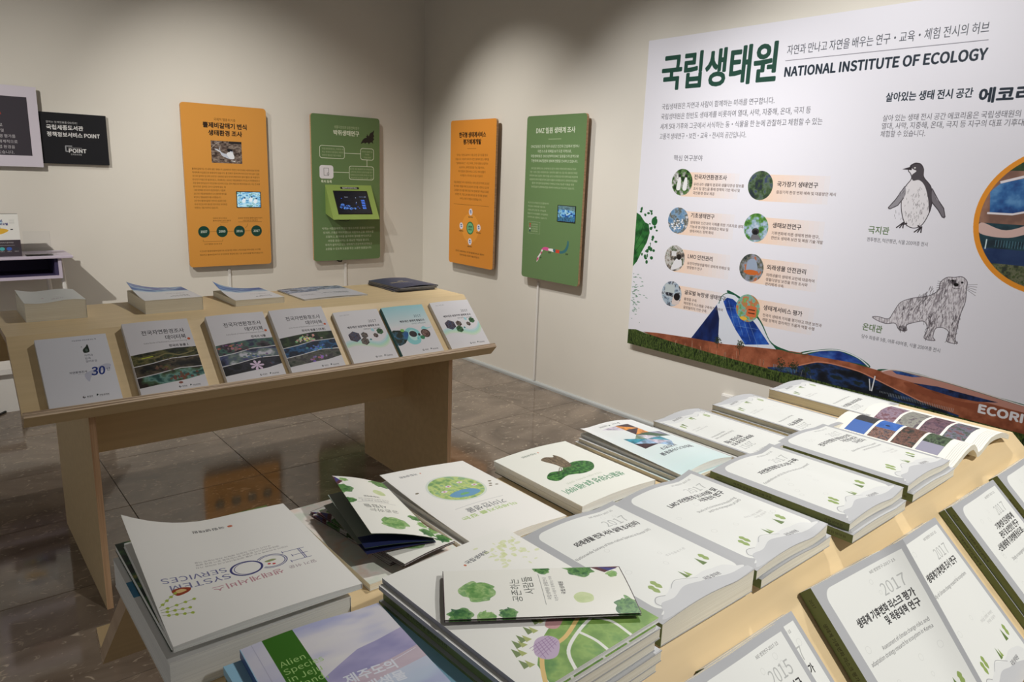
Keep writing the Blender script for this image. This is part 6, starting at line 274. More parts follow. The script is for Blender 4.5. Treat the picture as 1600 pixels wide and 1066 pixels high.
-15,-11,-6,-17,6,-17,15,-11,23,-4,22,4,16,11,5,17,-5,17,-16,11,12,64,110,14,-2,10,-7,3,-10,-3,-11,-10,-6,-14,-3,-15,3,-9,6,-4,11,4,10,9,7,12,134,165,0,-116,16,0,0,33,27,0,0,14,-27,0,0,24,27,0,0,14,-27,0,0,31,8,56,167,0,-22,-46,0,0,-13,107,0,0,13,-45,0,0,22,54728,184,4,12,63,108,-21,-5,-15,-15,-6,-22,6,-21,15,-15,21,-5,22,5,15,15,6,21,-6,22,-15,15,12,63,94,14,-4,10,-9,3,-15,-3,-14,-10,-9,-14,-4,-13,4,-10,9,-4,14,4,15,10,9,8,55,163,0,-27,-45,0,0,-13,107,0,0,13,-45,0,0,27,8,113,90,0,-14,29,0,0,-92,17,0,0,181,-17,0,0,-75,54744,184,6,4,41,46,0,-59,118,0,0,59,4,143,33,0,-33,-85,0,0,33,12,63,124,-22,-4,-15,-12,-5,-16,5,-17,15,-12,22,-4,21,4,15,12,5,17,-5,16,-15,12,12,63,111,13,-2,9,-7,3,-10,-3,-11,-9,-7,-13,-2,-14,2,-9,7,-3,11,3,10,9,7,8,112,110,0,-13,30,0,0,-41,17,0,0,109,-17,0,0,-55,8,54,167,0,-20,-44,0,0,-14,105,0,0,14,-44,0,0,20,54788,184,5,12,61,120,-21,-4,-14,-12,-5,-19,5,-18,14,-12,21,-4,22,4,14,12,5,18,-5,19,-14,12,12,61,107,14,-3,9,-7,3,-12,-3,-11,-9,-7,-14,-3,-13,3,-9,7,-3,11,3,12,9,7,12,112,79,0,-13,30,0,0,-39,17,0,0,138,-17,0,0,-48,-30,0,0,-13,30,0,0,-25,8,53,165,0,-22,-43,0,0,-13,102,0,0,13,-42,0,0,22,6,43,39,0,-51,120,0,0,14,-104,0,0,37,54800,184,6,12,61,124,-21,-4,-14,-12,-5,-17,5,-18,14,-11,21,-5,22,5,14,11,5,18,-5,17,-14,12,12,61,111,14,-3,9,-7,3,-10,-3,-11,-9,-7,-14,-3,-13,3,-9,7,-3,11,3,10,9,7,4,41,45,0,-58,118,0,0,58,4,143,32,0,-32,-85,0,0,32,12,142,165,0,-43,-30,0,0,-14,30,0,0,-21,-31,0,0,-13,31,0,0,-19,17,0,0,110,8,53,167,0,-20,-43,0,0,-14,102,0,0,14,-42,0,0,20,54801,184,6,12,61,125,-21,-4,-14,-11,-5,-18,5,-17,14,-11,21,-4,22,4,14,11,5,17,-5,18,-14,11,12,61,112,14,-2,9,-7,3,-11,-3,-10,-9,-7,-14,-3,-13,3,-9,7,-3,10,3,11,9,7,8,42,51,0,-64,117,0,0,64,-17,0,0,-19,-84,0,0,19,4,58,19,84,0,0,-19,-84,0,12,142,165,0,-42,-30,0,0,-13,30,0,0,-22,-31,0,0,-14,31,0,0,-16,17,0,0,107,8,53,167,0,-20,-43,0,0,-13,102,0,0,13,-42,0,0,20,54805,184,6,12,61,123,-21,-4,-14,-12,-5,-18,5,-17,14,-12,21,-4,22,4,14,12,5,17,-5,18,-14,12,12,61,110,14,-3,9,-7,3,-11,-3,-11,-9,-7,-14,-3,-13,3,-9,7,-3,11,3,11,9,7,12,100,47,-33,-4,-20,-11,-8,-16,8,-17,20,-11,33,-3,32,3,21,11,7,17,-7,16,-21,11,12,100,34,23,-2,14,-7,5,-9,-5,-10,-14,-6,-23,-2,-24,2,-14,6,-6,10,6,9,14,7,12,142,165,0,-43,-30,0,0,-14,30,0,0,-21,-31,0,0,-14,31,0,0,-24,17,0,0,116,8,53,167,0,-22,-43,0,0,-13,102,0,0,13,-42,0,0,22,54812,184,4,4,148,165,0,-181,16,0,0,181,12,54,94,12,-3,8,-10,3,-14,-3,-15,-8,-9,-12,-4,-12,4,-8,9,-3,15,3,14,8,10,24,54,109,-20,-6,-13,-14,-5,-22,5,-22,13,-15,20,-5,15,3,12,8,8,13,25,0,0,-56,16,0,0,168,-16,0,0,-57,-24,0,0,-13,24,0,0,-28,-22,0,0,4,-5,22,-13,14,8,46,161,0,-27,-36,0,0,-13,89,0,0,13,-37,0,0,27,54840,184,3,12,92,100,22,-3,15,-7,5,-11,-5,-12,-15,-7,-22,-2,-23,2,-15,7,-5,12,5,11,15,7,8,83,162,0,-23,-65,0,0,-14,147,0,0,14,-65,0,0,23,19,92,113,-32,-4,-20,-12,-8,-18,7,-18,17,-11,27,-6,0,-25,-73,0,0,-13,164,0,0,13,-74,0,0,25,27,6,18,11,6,18,-7,18,-21,12,54868,184,4,12,65,107,14,-3,10,-7,3,-11,-3,-11,-10,-7,-14,-2,-14,2,-9,7,-4,11,4,11,9,7,21,65,120,-22,-5,-15,-11,-5,-18,4,-16,12,
-11,18,-6,0,-20,-49,0,2,-14,35,0,39,2,39,5,-1,12,-49,-4,0,19,18,6,12,11,5,16,-6,18,-15,11,8,133,165,0,-181,16,0,0,91,29,0,0,14,-29,0,0,76,8,57,165,0,-22,-46,0,0,-13,108,0,0,13,-46,0,0,22,54869,184,5,6,31,35,0,-13,103,0,0,-38,16,0,0,51,12,65,118,14,-2,10,-5,3,-8,-3,-8,-10,-6,-14,-2,-14,2,-9,6,-3,8,3,8,9,5,20,65,130,-22,-4,-15,-9,-5,-14,4,-13,12,-9,18,-5,0,-13,-48,0,2,-14,74,2,39,5,-1,12,-49,-4,0,12,18,5,11,9,5,13,-6,14,-14,9,8,134,165,0,-121,16,0,0,53,27,0,0,14,-27,0,0,54,8,57,167,0,-18,-43,0,0,-13,103,0,0,13,-43,0,0,18,54872,184,5,12,65,116,14,-2,10,-6,3,-8,-3,-9,-10,-5,-14,-2,-14,2,-9,5,-3,9,3,8,9,6,8,134,165,0,-141,16,0,0,64,27,0,0,14,-27,0,0,63,6,36,33,0,-45,121,0,0,14,-105,0,0,31,21,65,128,-22,-4,-15,-9,-5,-15,4,-14,12,-9,18,-5,0,-13,-48,-1,2,-13,35,0,39,2,39,6,-1,11,-49,-4,0,12,18,5,11,9,5,14,-6,15,-14,9,8,57,166,0,-18,-43,0,0,-13,103,0,0,13,-43,0,0,18,54876,184,5,12,65,123,14,-2,10,-4,3,-7,-3,-7,-10,-4,-14,-2,-14,2,-9,4,-3,7,3,7,9,4,8,134,165,0,-106,16,0,0,46,27,0,0,14,-27,0,0,46,12,33,-14,124,0,0,12,-107,0,0,16,100,0,0,36,-117,0,0,-11,101,0,0,-14,-101,0,21,65,134,-22,-3,-15,-8,-5,-13,4,-11,12,-8,18,-4,0,-11,-48,-1,2,-12,35,0,39,2,39,5,-1,10,-49,-4,0,11,18,4,11,8,5,11,-6,13,-14,8,8,57,167,0,-15,-43,0,0,-12,103,0,0,12,-43,0,0,15,54889,184,6,12,92,40,-32,-3,-20,-9,-7,-16,7,-15,20,-9,32,-3,32,3,20,9,7,15,-7,16,-20,9,12,92,28,23,-2,15,-5,5,-9,-5,-8,-15,-5,-23,-2,-23,2,-14,5,-5,8,5,9,14,5,12,65,118,14,-1,10,-5,3,-8,-3,-8,-10,-4,-14,-2,-14,2,-9,4,-3,8,3,8,9,5,8,134,165,0,-122,16,0,0,54,27,0,0,14,-27,0,0,54,22,65,130,-22,-3,-15,-9,-5,-14,4,-12,12,-9,18,-4,0,-15,-48,0,2,-13,35,0,39,2,39,5,-1,12,-33,-4,-16,-1,0,14,18,4,11,9,5,12,-6,14,-14,9,8,57,167,0,-17,-43,0,0,-13,103,0,0,13,-43,0,0,17,54924,184,4,4,141,165,0,-181,16,0,0,181,12,70,107,14,-3,10,-7,3,-11,-3,-11,-10,-7,-14,-2,-15,2,-9,7,-4,11,4,11,9,7,21,70,120,-23,-5,-15,-11,-6,-18,5,-16,12,-11,19,-6,0,-19,-51,-1,2,-14,37,0,40,2,40,5,-1,12,-51,-4,0,19,19,6,12,11,4,16,-5,18,-16,11,8,62,165,0,-22,-47,0,0,-13,110,0,0,13,-47,0,0,22,54925,184,5,12,70,118,14,-2,10,-5,3,-8,-3,-8,-10,-6,-14,-2,-15,2,-9,6,-3,8,3,8,9,5,4,141,165,0,-121,17,0,0,121,6,37,36,0,-14,104,0,0,-38,17,0,0,52,8,61,167,0,-18,-44,0,0,-13,106,0,0,13,-45,0,0,18,22,13,50,36,0,39,2,40,5,-1,12,-32,-4,-17,-1,0,12,18,5,12,9,5,13,-6,14,-15,9,-22,4,-23,-4,-15,-9,-5,-14,4,-13,12,-9,18,-5,0,-12,-50,-1,54980,184,4,12,92,121,-32,-4,-20,-10,-7,-16,7,-17,20,-10,32,-3,31,3,20,10,7,17,-7,16,-20,10,12,92,108,22,-2,14,-6,5,-9,-5,-10,-14,-6,-22,-2,-23,2,-14,6,-5,10,5,9,14,6,8,83,166,0,-21,-64,0,0,-14,145,0,0,14,-64,0,0,21,8,10,48,0,-14,73,0,0,-50,17,0,0,50,74,0,0,14,55148,184,5,4,141,165,0,-181,16,0,0,181,7,13,20,37,0,40,2,40,5,-1,12,-81,-5,-37,0,12,70,118,-23,-5,-15,-11,-5,-18,5,-18,15,-12,23,-4,22,4,15,12,6,18,-6,18,-15,11,12,70,105,14,-3,10,-7,3,-11,-3,-11,-10,-8,-14,-2,-15,2,-9,8,-4,11,4,11,9,7,8,61,163,0,-22,-46,0,0,-13,110,0,0,13,-47,0,0,22,55152,184,6,4,141,165,0,-141,17,0,0,141,12,70,127,-23,-4,-15,-9,-5,-15,5,-15,15,-10,23,-3,23,3,14,10,6,15,-6,15,
-14,9,12,70,115,14,-2,10,-6,3,-8,-3,-9,-10,-6,-14,-2,-15,2,-9,6,-4,9,4,8,9,6,8,13,46,36,0,39,2,40,5,-1,12,-40,-4,-40,-2,-36,0,8,61,166,0,-19,-44,0,0,-13,106,0,0,13,-45,0,0,19,6,40,34,0,-46,124,0,0,14,-107,0,0,32)
def _unpack():
    A = np.array(_LETTERS); i = 1; out = {}
    for _ in range(int(A[0])):
        ch = chr(int(A[i])); adv = A[i+1] / 200; nl = int(A[i+2]); i += 3; E = []
        for _ in range(nl):
            n = int(A[i]); P = np.cumsum(A[i+1:i+1+2*n].reshape(-1, 2).astype(float), 0) / 200; i += 1 + 2 * n
            E.append(np.hstack([P, np.roll(P, -1, 0)]))
        out[ch] = (adv, np.concatenate(E) if E else np.zeros((0, 4)))
    return out
LETTERS = _unpack()
def glyphs(s):
    """directed outline edges (n, 4) of a line of text, em units, y up"""
    x = 0; out = []
    for ch in s:
        adv, E = LETTERS.get(ch, LETTERS[' '])
        if len(E): out.append(E + (x, 0, x, 0))
        x += adv
    return np.concatenate(out) if out else np.zeros((0, 4))

def fbm(h, w, scale, seed, octv=4, ax=1.0, ay=1.0):
    r = np.random.default_rng(seed); out = np.zeros((h, w), np.float32); amp = 1; tot = 0
    for o in range(octv):
        s = scale / 2 ** o
        gx = max(2, int(w / (s * ax)) + 2); gy = max(2, int(h / (s * ay)) + 2)
        g = r.random((gy, gx)).astype(np.float32)
        X = np.minimum(np.arange(w) / (s * ax), gx - 1.001); Y = np.minimum(np.arange(h) / (s * ay), gy - 1.001)
        xi = X.astype(int); yi = Y.astype(int); fx = X - xi; fy = Y - yi
        fx = fx * fx * (3 - 2 * fx); fy = (fy * fy * (3 - 2 * fy))[:, None]
        a = g[yi][:, xi]; b = g[yi][:, xi + 1]; c = g[yi + 1][:, xi]; d = g[yi + 1][:, xi + 1]
        out += amp * ((a * (1 - fx) + b * fx) * (1 - fy) + (c * (1 - fx) + d * fx) * fy); tot += amp; amp *= 0.55
    return out / tot

def ramp(f, pal):
    """map field 0..1 (stretched) to a palette of rgb 0..255"""
    f = np.clip((f - 0.28) / 0.44, 0, 1); pal = np.array(pal, np.float32); x = f * (len(pal) - 1)
    i = np.minimum(x.astype(int), len(pal) - 2); t = (x - i)[..., None]
    return pal[i] * (1 - t) + pal[i + 1] * t

class Cv:
    def __init__(s, w, h, bg, k=1.0):
        s.k = k; s.W = int(round(w * k)); s.H = int(round(h * k))
        s.a = np.empty((s.H, s.W, 3), np.float32); s.a[:] = bg
    def cov(s, E, bb=None):
        k = 4; x0, y0, x1, y1 = E.T
        keep = y0 != y1; x0, y0, x1, y1 = x0[keep], y0[keep], x1[keep], y1[keep]
        if not len(x0): return None
        bx0 = max(0, int(min(x0.min(), x1.min())) - 1); bx1 = min(s.W, int(max(x0.max(), x1.max())) + 2)
        by0 = max(0, int(min(y0.min(), y1.min()))); by1 = min(s.H, int(max(y0.max(), y1.max())) + 1)
        if bb: bx0, by0, bx1, by1 = bb
        if bx1 <= bx0 or by1 <= by0: return None
        sg = np.where(y1 > y0, 1.0, -1.0)
        k0 = np.ceil(np.minimum(y0, y1) * k - .5).astype(int); k1 = np.ceil(np.maximum(y0, y1) * k - .5).astype(int)
        k0 = np.clip(k0, by0 * k, by1 * k); k1 = np.clip(k1, by0 * k, by1 * k); n = k1 - k0
        idx = np.repeat(np.arange(len(n)), n)
        if not len(idx): return None
        kk = np.arange(len(idx)) - np.repeat(np.cumsum(n) - n, n) + k0[idx]
        y = (kk + .5) / k; x = x0[idx] + (y - y0[idx]) * ((x1 - x0) / (y1 - y0))[idx]
        x = np.clip(x - bx0, 0, bx1 - bx0); row = kk // k - by0; xi = x.astype(int); f = x - xi
        w = bx1 - bx0 + 2; A = np.zeros((by1 - by0) * w)
        A += np.bincount(row * w + xi, sg[idx] * (1 - f) / k, minlength=len(A))
        A += np.bincount(row * w + xi + 1, sg[idx] * f / k, minlength=len(A))
        A = np.clip(np.abs(np.cumsum(A.reshape(-1, w), 1)), 0, 1)[:, :bx1 - bx0]
        return bx0, by0, A.astype(np.float32)
    def put(s, c, col, alpha=1.0):
        if c is None: return
        x, y, A = c; h, w = A.shape; A = (A * alpha)[..., None]
        v = s.a[y:y+h, x:x+w]
        if callable(col): col = col(h, w)
        v[:] = v * (1 - A) + np.asarray(col, np.float32) * A
    def poly(s, P, col, alpha=1.0):
        P = np.array(P, float) * s.k; Q = np.roll(P, -1, 0)
        s.put(s.cov(np.hstack([P, Q])), col, alpha)
    def curve(s, P, n=6, closed=True):
        P = np.array(P, float); N = len(P); out = []
        for i in range(N if closed else N - 1):
            a, b, c, d = (P[(i-1) % N], P[i], P[(i+1) % N], P[(i+2) % N]) if closed else (P[max(i-1, 0)], P[i], P[i+1], P[min(i+2, N-1)])
            for t in np.arange(n) / n:
                out.append(.5 * (2*b + (c-a)*t + (2*a-5*b+4*c-d)*t*t + (3*b-a-3*c+d)*t**3))
        if not closed: out.append(P[-1])
        return np.array(out)
    def blob(s, P, col, alpha=1.0): s.poly(s.curve(P), col, alpha)
    def rect(s, x0, y0, x1, y1, col, alpha=1.0): s.poly([(x0, y0), (x1, y0), (x1, y1), (x0, y1)], col, alpha)
    def rrect(s, x0, y0, x1, y1, r, col, alpha=1.0, corners=(1, 1, 1, 1)):
        P = []
        for (cx, cy, a0, on, px, py) in ((x1-r, y0+r, -90, corners[1], x1, y0), (x1-r, y1-r, 0, corners[2], x1, y1),
                                         (x0+r, y1-r, 90, corners[3], x0, y1), (x0+r, y0+r, 180, corners[0], x0, y0)):
            if on: P += [(cx + r * math.cos(math.radians(a0 + t)), cy + r * math.sin(math.radians(a0 + t))) for t in range(0, 91, 10)]
            else: P.append((px, py))
        s.poly(P, col, alpha)
    def ell(s, cx, cy, rx, ry, col, alpha=1.0, n=40):
        s.poly([(cx + rx * math.cos(2*PI*t/n), cy + ry * math.sin(2*PI*t/n)) for t in range(n)], col, alpha)
    def line(s, P, w, col, alpha=1.0):
        P = np.array(P, float)
        for a, b in zip(P, P[1:]):
            d = b - a; L = np.hypot(*d)
            if L < 1e-6: continue
            n = np.array([-d[1], d[0]]) / L * w / 2; e = d / L * w * .2
            s.poly([a - e + n, b + e + n, b + e - n, a - e - n], col, alpha)
    def ring(s, cx, cy, r, w, col, alpha=1.0):
        s.line([(cx + r * math.cos(2*PI*t/36), cy + r * math.sin(2*PI*t/36)) for t in range(37)], w, col, alpha)
    def text(s, t, x, y, size, col, an='l', bold=0.0, fit=None, rot=0, shear=0, alpha=1.0, sx=1.0):
        """baseline at y; size = em; bold = extra stroke as share of em; fit = width"""
        G = glyphs(t)
        if not len(G): return
        x0, x1 = G[:, 0].min(), G[:, 0].max()
        if fit: sx = fit / ((x1 - x0) * size)
        P = G.reshape(-1, 2).copy(); P[:, 0] = (P[:, 0] - x0) * sx * size; W = (x1 - x0) * sx * size
        P[:, 0] -= {'l': 0, 'c': W / 2, 'r': W}[an]
        P[:, 1] *= size; P[:, 0] += P[:, 1] * shear; P[:, 1] *= -1
        c, sn = math.cos(math.radians(rot)), math.sin(math.radians(rot))
        P = np.stack([P[:, 0] * c + P[:, 1] * sn + x, -P[:, 0] * sn + P[:, 1] * c + y], -1) * s.k
        d = bold * size * s.k / 2; best = None
        bb = (max(0, int(P[:, 0].min() - d) - 1), max(0, int(P[:, 1].min() - d) - 1),
              min(s.W, int(P[:, 0].max() + d) + 3), min(s.H, int(P[:, 1].max() + d) + 2))
        if bb[2] <= bb[0] or bb[3] <= bb[1]: return
        nd = 0 if d < .15 else 8 if d < 3 else 24
        for k in range(max(1, nd)):
            o = (d * math.cos(2*PI*k/nd), d * math.sin(2*PI*k/nd)) if nd else (0, 0)
            cv = s.cov((P + o).reshape(-1, 4), bb)
            if cv is None: continue
            best = cv if best is None else (cv[0], cv[1], np.maximum(best[2], cv[2]))
        s.put(best, col, alpha)
    def lines(s, T, x, y, size, lead, col, an='l', **k):
        for i, t in enumerate(T):
            if t: s.text(t, x, y + i * lead, size, col, an, **k)
    def photo(s, P, pal, scale, seed, ax=1.0, ay=1.0, alpha=1.0, curve=False):
        f = lambda h, w: ramp(fbm(h, w, max(2, scale * s.k), seed, 4, ax, ay), pal)
        (s.blob if curve else s.poly)(P, f, alpha)
    def image(s, name):
        im = bpy.data.images.new(name, s.W, s.H, alpha=False)
        px = np.ones((s.H, s.W, 4), np.float32); px[..., :3] = np.clip(s.a[::-1] / 255, 0, 1)
        im.pixels.foreach_set(px.ravel()); im.update()
        return im

def print_mat(name, cv, rough=0.4, spec=0.45, emit=0.0):
    m, nt, b = new_mat(name, rough, spec)
    t = nt.nodes.new('ShaderNodeTexImage'); t.image = cv.image(name); t.extension = 'EXTEND'
    uv = nt.nodes.new('ShaderNodeUVMap'); uv.uv_map = 'UVMap'
    nt.links.new(uv.outputs[0], t.inputs['Vector'])
    if emit:
        b.inputs['Base Color'].default_value = (0.01, 0.01, 0.01, 1)
        nt.links.new(t.outputs['Color'], b.inputs['Emission Color']); b.inputs['Emission Strength'].default_value = emit
    else:
        nt.links.new(t.outputs['Color'], b.inputs['Base Color'])
    return m

# ---------------------------------------------------------------- printed artwork
INK = (38, 34, 36)
def art_orange_gull():
    c = Cv(582, 1111, (214, 150, 68), 1.3); B = (36, 26, 20); D = (96, 62, 24)
    c.text('국제적 멸종위기종', 289, 105, 21, D, 'c', fit=148)
    c.text('뿔제비갈매기 번식', 290, 152, 40, B, 'c', 0.07, fit=298)
    c.text('생태환경 조사', 290, 202, 40, B, 'c', 0.07, fit=230)
    c.photo([(187, 240), (398, 240), (398, 390), (187, 390)], [(52, 40, 36), (96, 82, 76), (120, 106, 98), (150, 138, 128)], 9, 3, 1.8, 1)
    c.rect(310, 240, 398, 256, (22, 20, 24), .8)
    c.line([(188, 290), (232, 250), (262, 246)], 2.5, (196, 196, 196), .8)
    c.blob([(240, 272), (246, 290), (256, 316), (300, 326), (322, 300), (334, 300), (338, 330), (340, 356), (318, 362), (286, 352), (258, 338), (246, 310)], (198, 206, 222))
    c.blob([(236, 300), (210, 296), (248, 318), (262, 330)], (214, 220, 230))
    c.blob([(292, 322), (320, 312), (338, 326), (344, 354), (326, 362), (304, 350)], (232, 236, 244))
    c.blob([(298, 296), (312, 290), (330, 296), (334, 308), (318, 306), (302, 310)], (16, 18, 24))
    c.line([(322, 372), (348, 376)], 5, (226, 226, 226))
    L = ['뿔제비갈매기는 전 세계 생존 개체수가 100여마리 미만인 희귀조류로 세계자연보전연맹',
         '적색목록 위급종으로 분류되어 있습니다. 몸 전체가 흰색이며 머리깃과 부리 끝이 검은',
         '것으로 알려져 있으며 1937년~2000년 동안 번식이 확인되지 않아 멸종으로 여겼다가',
         '번식지가 처음으로 발견되었고, 국내에서는 2016년 국립생태원의 무인도서 자연환경조사',
         '과정 중에 전라남도의 무인도에서 번식하고 있는 것이 처음으로 확인되었습니다. 이는 전 세계']
    for i, t in enumerate(L): c.text(t, 52, 440 + i * 24, 15, D, fit=466)
    L = ['번식지로 알려진 곳이 5곳밖에 없는 중', '그중 5번째로 번식지가 발견되었다. 이듬해', '2017년 국립생태원에서 다시 찾아와 번식을', '확인하고 행동생태연구를 시작했습니다.',
         '2년 연속 뿔제비갈매기 번식이 성공한 것은', '국내 무인도서의 중요한 번식지로 자리매김', '하였다는 것을 의미하고 있습니다.']
    for i, t in enumerate(L): c.text(t, 54, 560 + i * 24, 15, D, fit=[220, 214, 222, 186, 218, 222, 160][i])
    c.lines(['2000년 중국 푸젠성', '뿔제비갈매기 번식 재발견'], 173, 776, 12, 17, D)
    c.line([(225, 799), (277, 799)], 1.6, D); c.line([(228, 838), (224, 815)], 1.6, D)
    c.lines(['2016년 국내최초 뿔제비갈매기 번식', '사실 국내 첫 번째 확인'], 437, 776, 12, 17, D, 'c')
    c.line([(350, 799), (522, 799)], 1.6, D); c.line([(398, 842), (412, 830), (416, 812)], 1.6, D)
    c.line([(140, 864), (500, 864)], 1.5, D)
    for x, t in ((107, '1937'), (232, '2000'), (355, '2016'), (480, '2017')):
        c.ell(x, 865, 39, 40, (20, 66, 54)); c.text(t, x, 872, 21, (224, 232, 222), 'c', .05)
    c.line([(98, 920), (100, 934), (232, 934), (235, 920)], 1.6, D)
    c.text('1937 멸종된 것으로 추정', 165, 956, 12, D, 'c')
    c.text('이 전시연구를 통해 뿔제비갈매기와 보호를 위한 지역의 노력과 관심을 위해 새로운 서식처를', 72, 1006, 13.5, D, fit=431)
    c.text('확보하고 뿔제비갈매기의 번식생태와 행동에 관한 기초 생태자료를 확보하였습니다.', 72, 1032, 13.5, D, fit=452)
    return c

def art_green_bat():
    c = Cv(582, 1111, (102, 130, 84), 1.3); W = (222, 228, 208); P = (184, 196, 160)
    c.text('생물다양성과 공존전략 연구', 296, 96, 24, P, 'c', fit=212)
    c.text('박쥐생태연구', 293, 144, 42, W, 'c', .06, fit=217)
    c.blob([(534, 92), (520, 104), (498, 118), (486, 140), (478, 132), (470, 124), (472, 136), (462, 140), (468, 150), (448, 158), (432, 172), (416, 200),
            (430, 196), (446, 192), (452, 200), (462, 192), (478, 190), (486, 202), (496, 190), (512, 186), (526, 196), (522, 176), (534, 160), (526, 150), (534, 136), (528, 122)], (34, 34, 32))
    def box(x0, y0, x1, y1):
        c.rrect(x0, y0, x1, y1, 20, W); c.rrect(x0 + 4, y0 + 4, x1 - 4, y1 - 4, 17, (102, 130, 84))
    c.line([(275, 279), (411, 279)], 4, W); c.line([(468, 325), (468, 373)], 4, W); c.line([(177, 426), (310, 426)], 4, W)
    box(65, 228, 275, 324); box(411, 234, 530, 325); box(310, 373, 529, 480)
    c.lines(['국립생태원에서는, 박쥐와 서식', '하는 박쥐의 다양성과, 박쥐의', '생태와 행동연구를 수행함'], 86, 258, 15, 24, P)
    c.lines(['박쥐의 생태적 중', '가치와', '기능을 연구'], 470, 266, 14, 22, P, 'c')
    c.lines(['2017년 1월, 황금박쥐 모니터링을 통해', '시작하여, 박쥐의 생태 특성을 연구', '박쥐와 인간이 함께 살아갈 수 있는', '“붉은박쥐 모니터링 시스템” 구축'], 420, 402, 14, 23, P, 'c', fit=None)
    c.rrect(62, 376, 177, 477, 20, (228, 226, 232))
    c.line([(98, 398), (138, 398), (138, 452), (98, 452), (98, 397)], 2.5, (60, 60, 60)); c.ring(132, 440, 8, 2, (60, 60, 60))
    c.text('특허 등록', 118, 507, 23, W, 'c', .05)
    L = ['박쥐는 사람들에게 무섭고 혐오스러운 동물로 인식되어', '있지만, 곤충을 먹이자원으로 이용하여 곤충 개체수를', '조절하고, 꽃가루를 옮겨주며 열매를 번식시키고',
         '씨앗을 분산시키는 등 중요한 역할을 합니다.', '우리가 살아가고 있는 생태계가 건강하게 유지되고', '순환될 수 있도록 도움을 주는 소중한 동물입니다.']
    for i, t in enumerate(L): c.text(t, 302, 866 + i * 32, 20, W, 'c', fit=[457, 440, 400, 362, 412, 405][i])
    return c

def art_orange_service():
    c = Cv(582, 1111, (224, 146, 56), 1.3); B = (40, 24, 16); D = (110, 62, 22)
    c.text('한국형 생태계서비스', 286, 126, 42, B, 'c', .08, fit=340)
    c.text('평가체계개발', 286, 178, 42, B, 'c', .08, fit=228)
    c.line([(225, 213), (340, 213)], 2, D)
    L = [('우리는 자연으로부터 식량, 맑은 공기 등을 얻고', 401), ('있습니다. 이렇게 우리가 자연으로부터 얻는 혜택을', 430), ('“생태계서비스”라고 하며, 크게 식량을 공급하는', 415),
         ('공급서비스, 쾌적한 환경을 주는 조절서비스,', 330), ('여가 활동의 문화서비스 그리고 여러 생물의', 350), ('서식처를 주는 지지서비스로 나눌 수 있습니다.', 300)]
    for i, (t, w) in enumerate(L): c.text(t, 286, 268 + i * 31, 19, D, 'c', fit=w)
    L = [('국립생태원은 우리 국토에 맞는 서비스를 평가하여 2019년', 460), ('평가체계 개발을 위해 2014년부터 연구를 수행하고 있으며', 452), ('고품질의 연구를 위해 전문가와 함께 평가 핵심지표를', 452), ('선정한 후, 지표 2개 항목 타당성 등 한국형 생태계', 420), ('서비스 평가기법을 선정했습니다.', 290)]
    for i, (t, w) in enumerate(L): c.text(t, 282, 476 + i * 31, 19, D, 'c', fit=w)
    c.line([(56, 640), (516, 638)], 2, D)
    c.ell(285, 816, 112, 112, (238, 160, 64)); c.ell(285, 816, 48, 50, (46, 120, 74)); c.ell(285, 816, 39, 41, (120, 190, 140))
    c.text('생태계', 285, 812, 18, B, 'c', .05); c.text('서비스', 285, 834, 18, B, 'c', .05)
    for x, y, t in ((288, 692, '공급'), (166, 807, '조절'), (396, 806, '지지'), (285, 921, '문화')):
        c.ell(x, y, 24, 27, (232, 226, 236)); c.rect(x - 10, y - 12, x + 8, y - 4, (40, 60, 130)); c.rect(x - 8, y + 2, x + 11, y + 9, (60, 110, 170))
        c.text(t + '서비스', x, y + 44, 13, B, 'c', .04)
    c.text('앞으로도 생태계서비스 가치 평가를 통해 우리나라 생태계가', 284, 1014, 16, B, 'c', fit=380)
    c.text('건강하게 유지될 수 있도록 가치를 알리겠습니다.', 282, 1042, 16, B, 'c', fit=266)
    return c

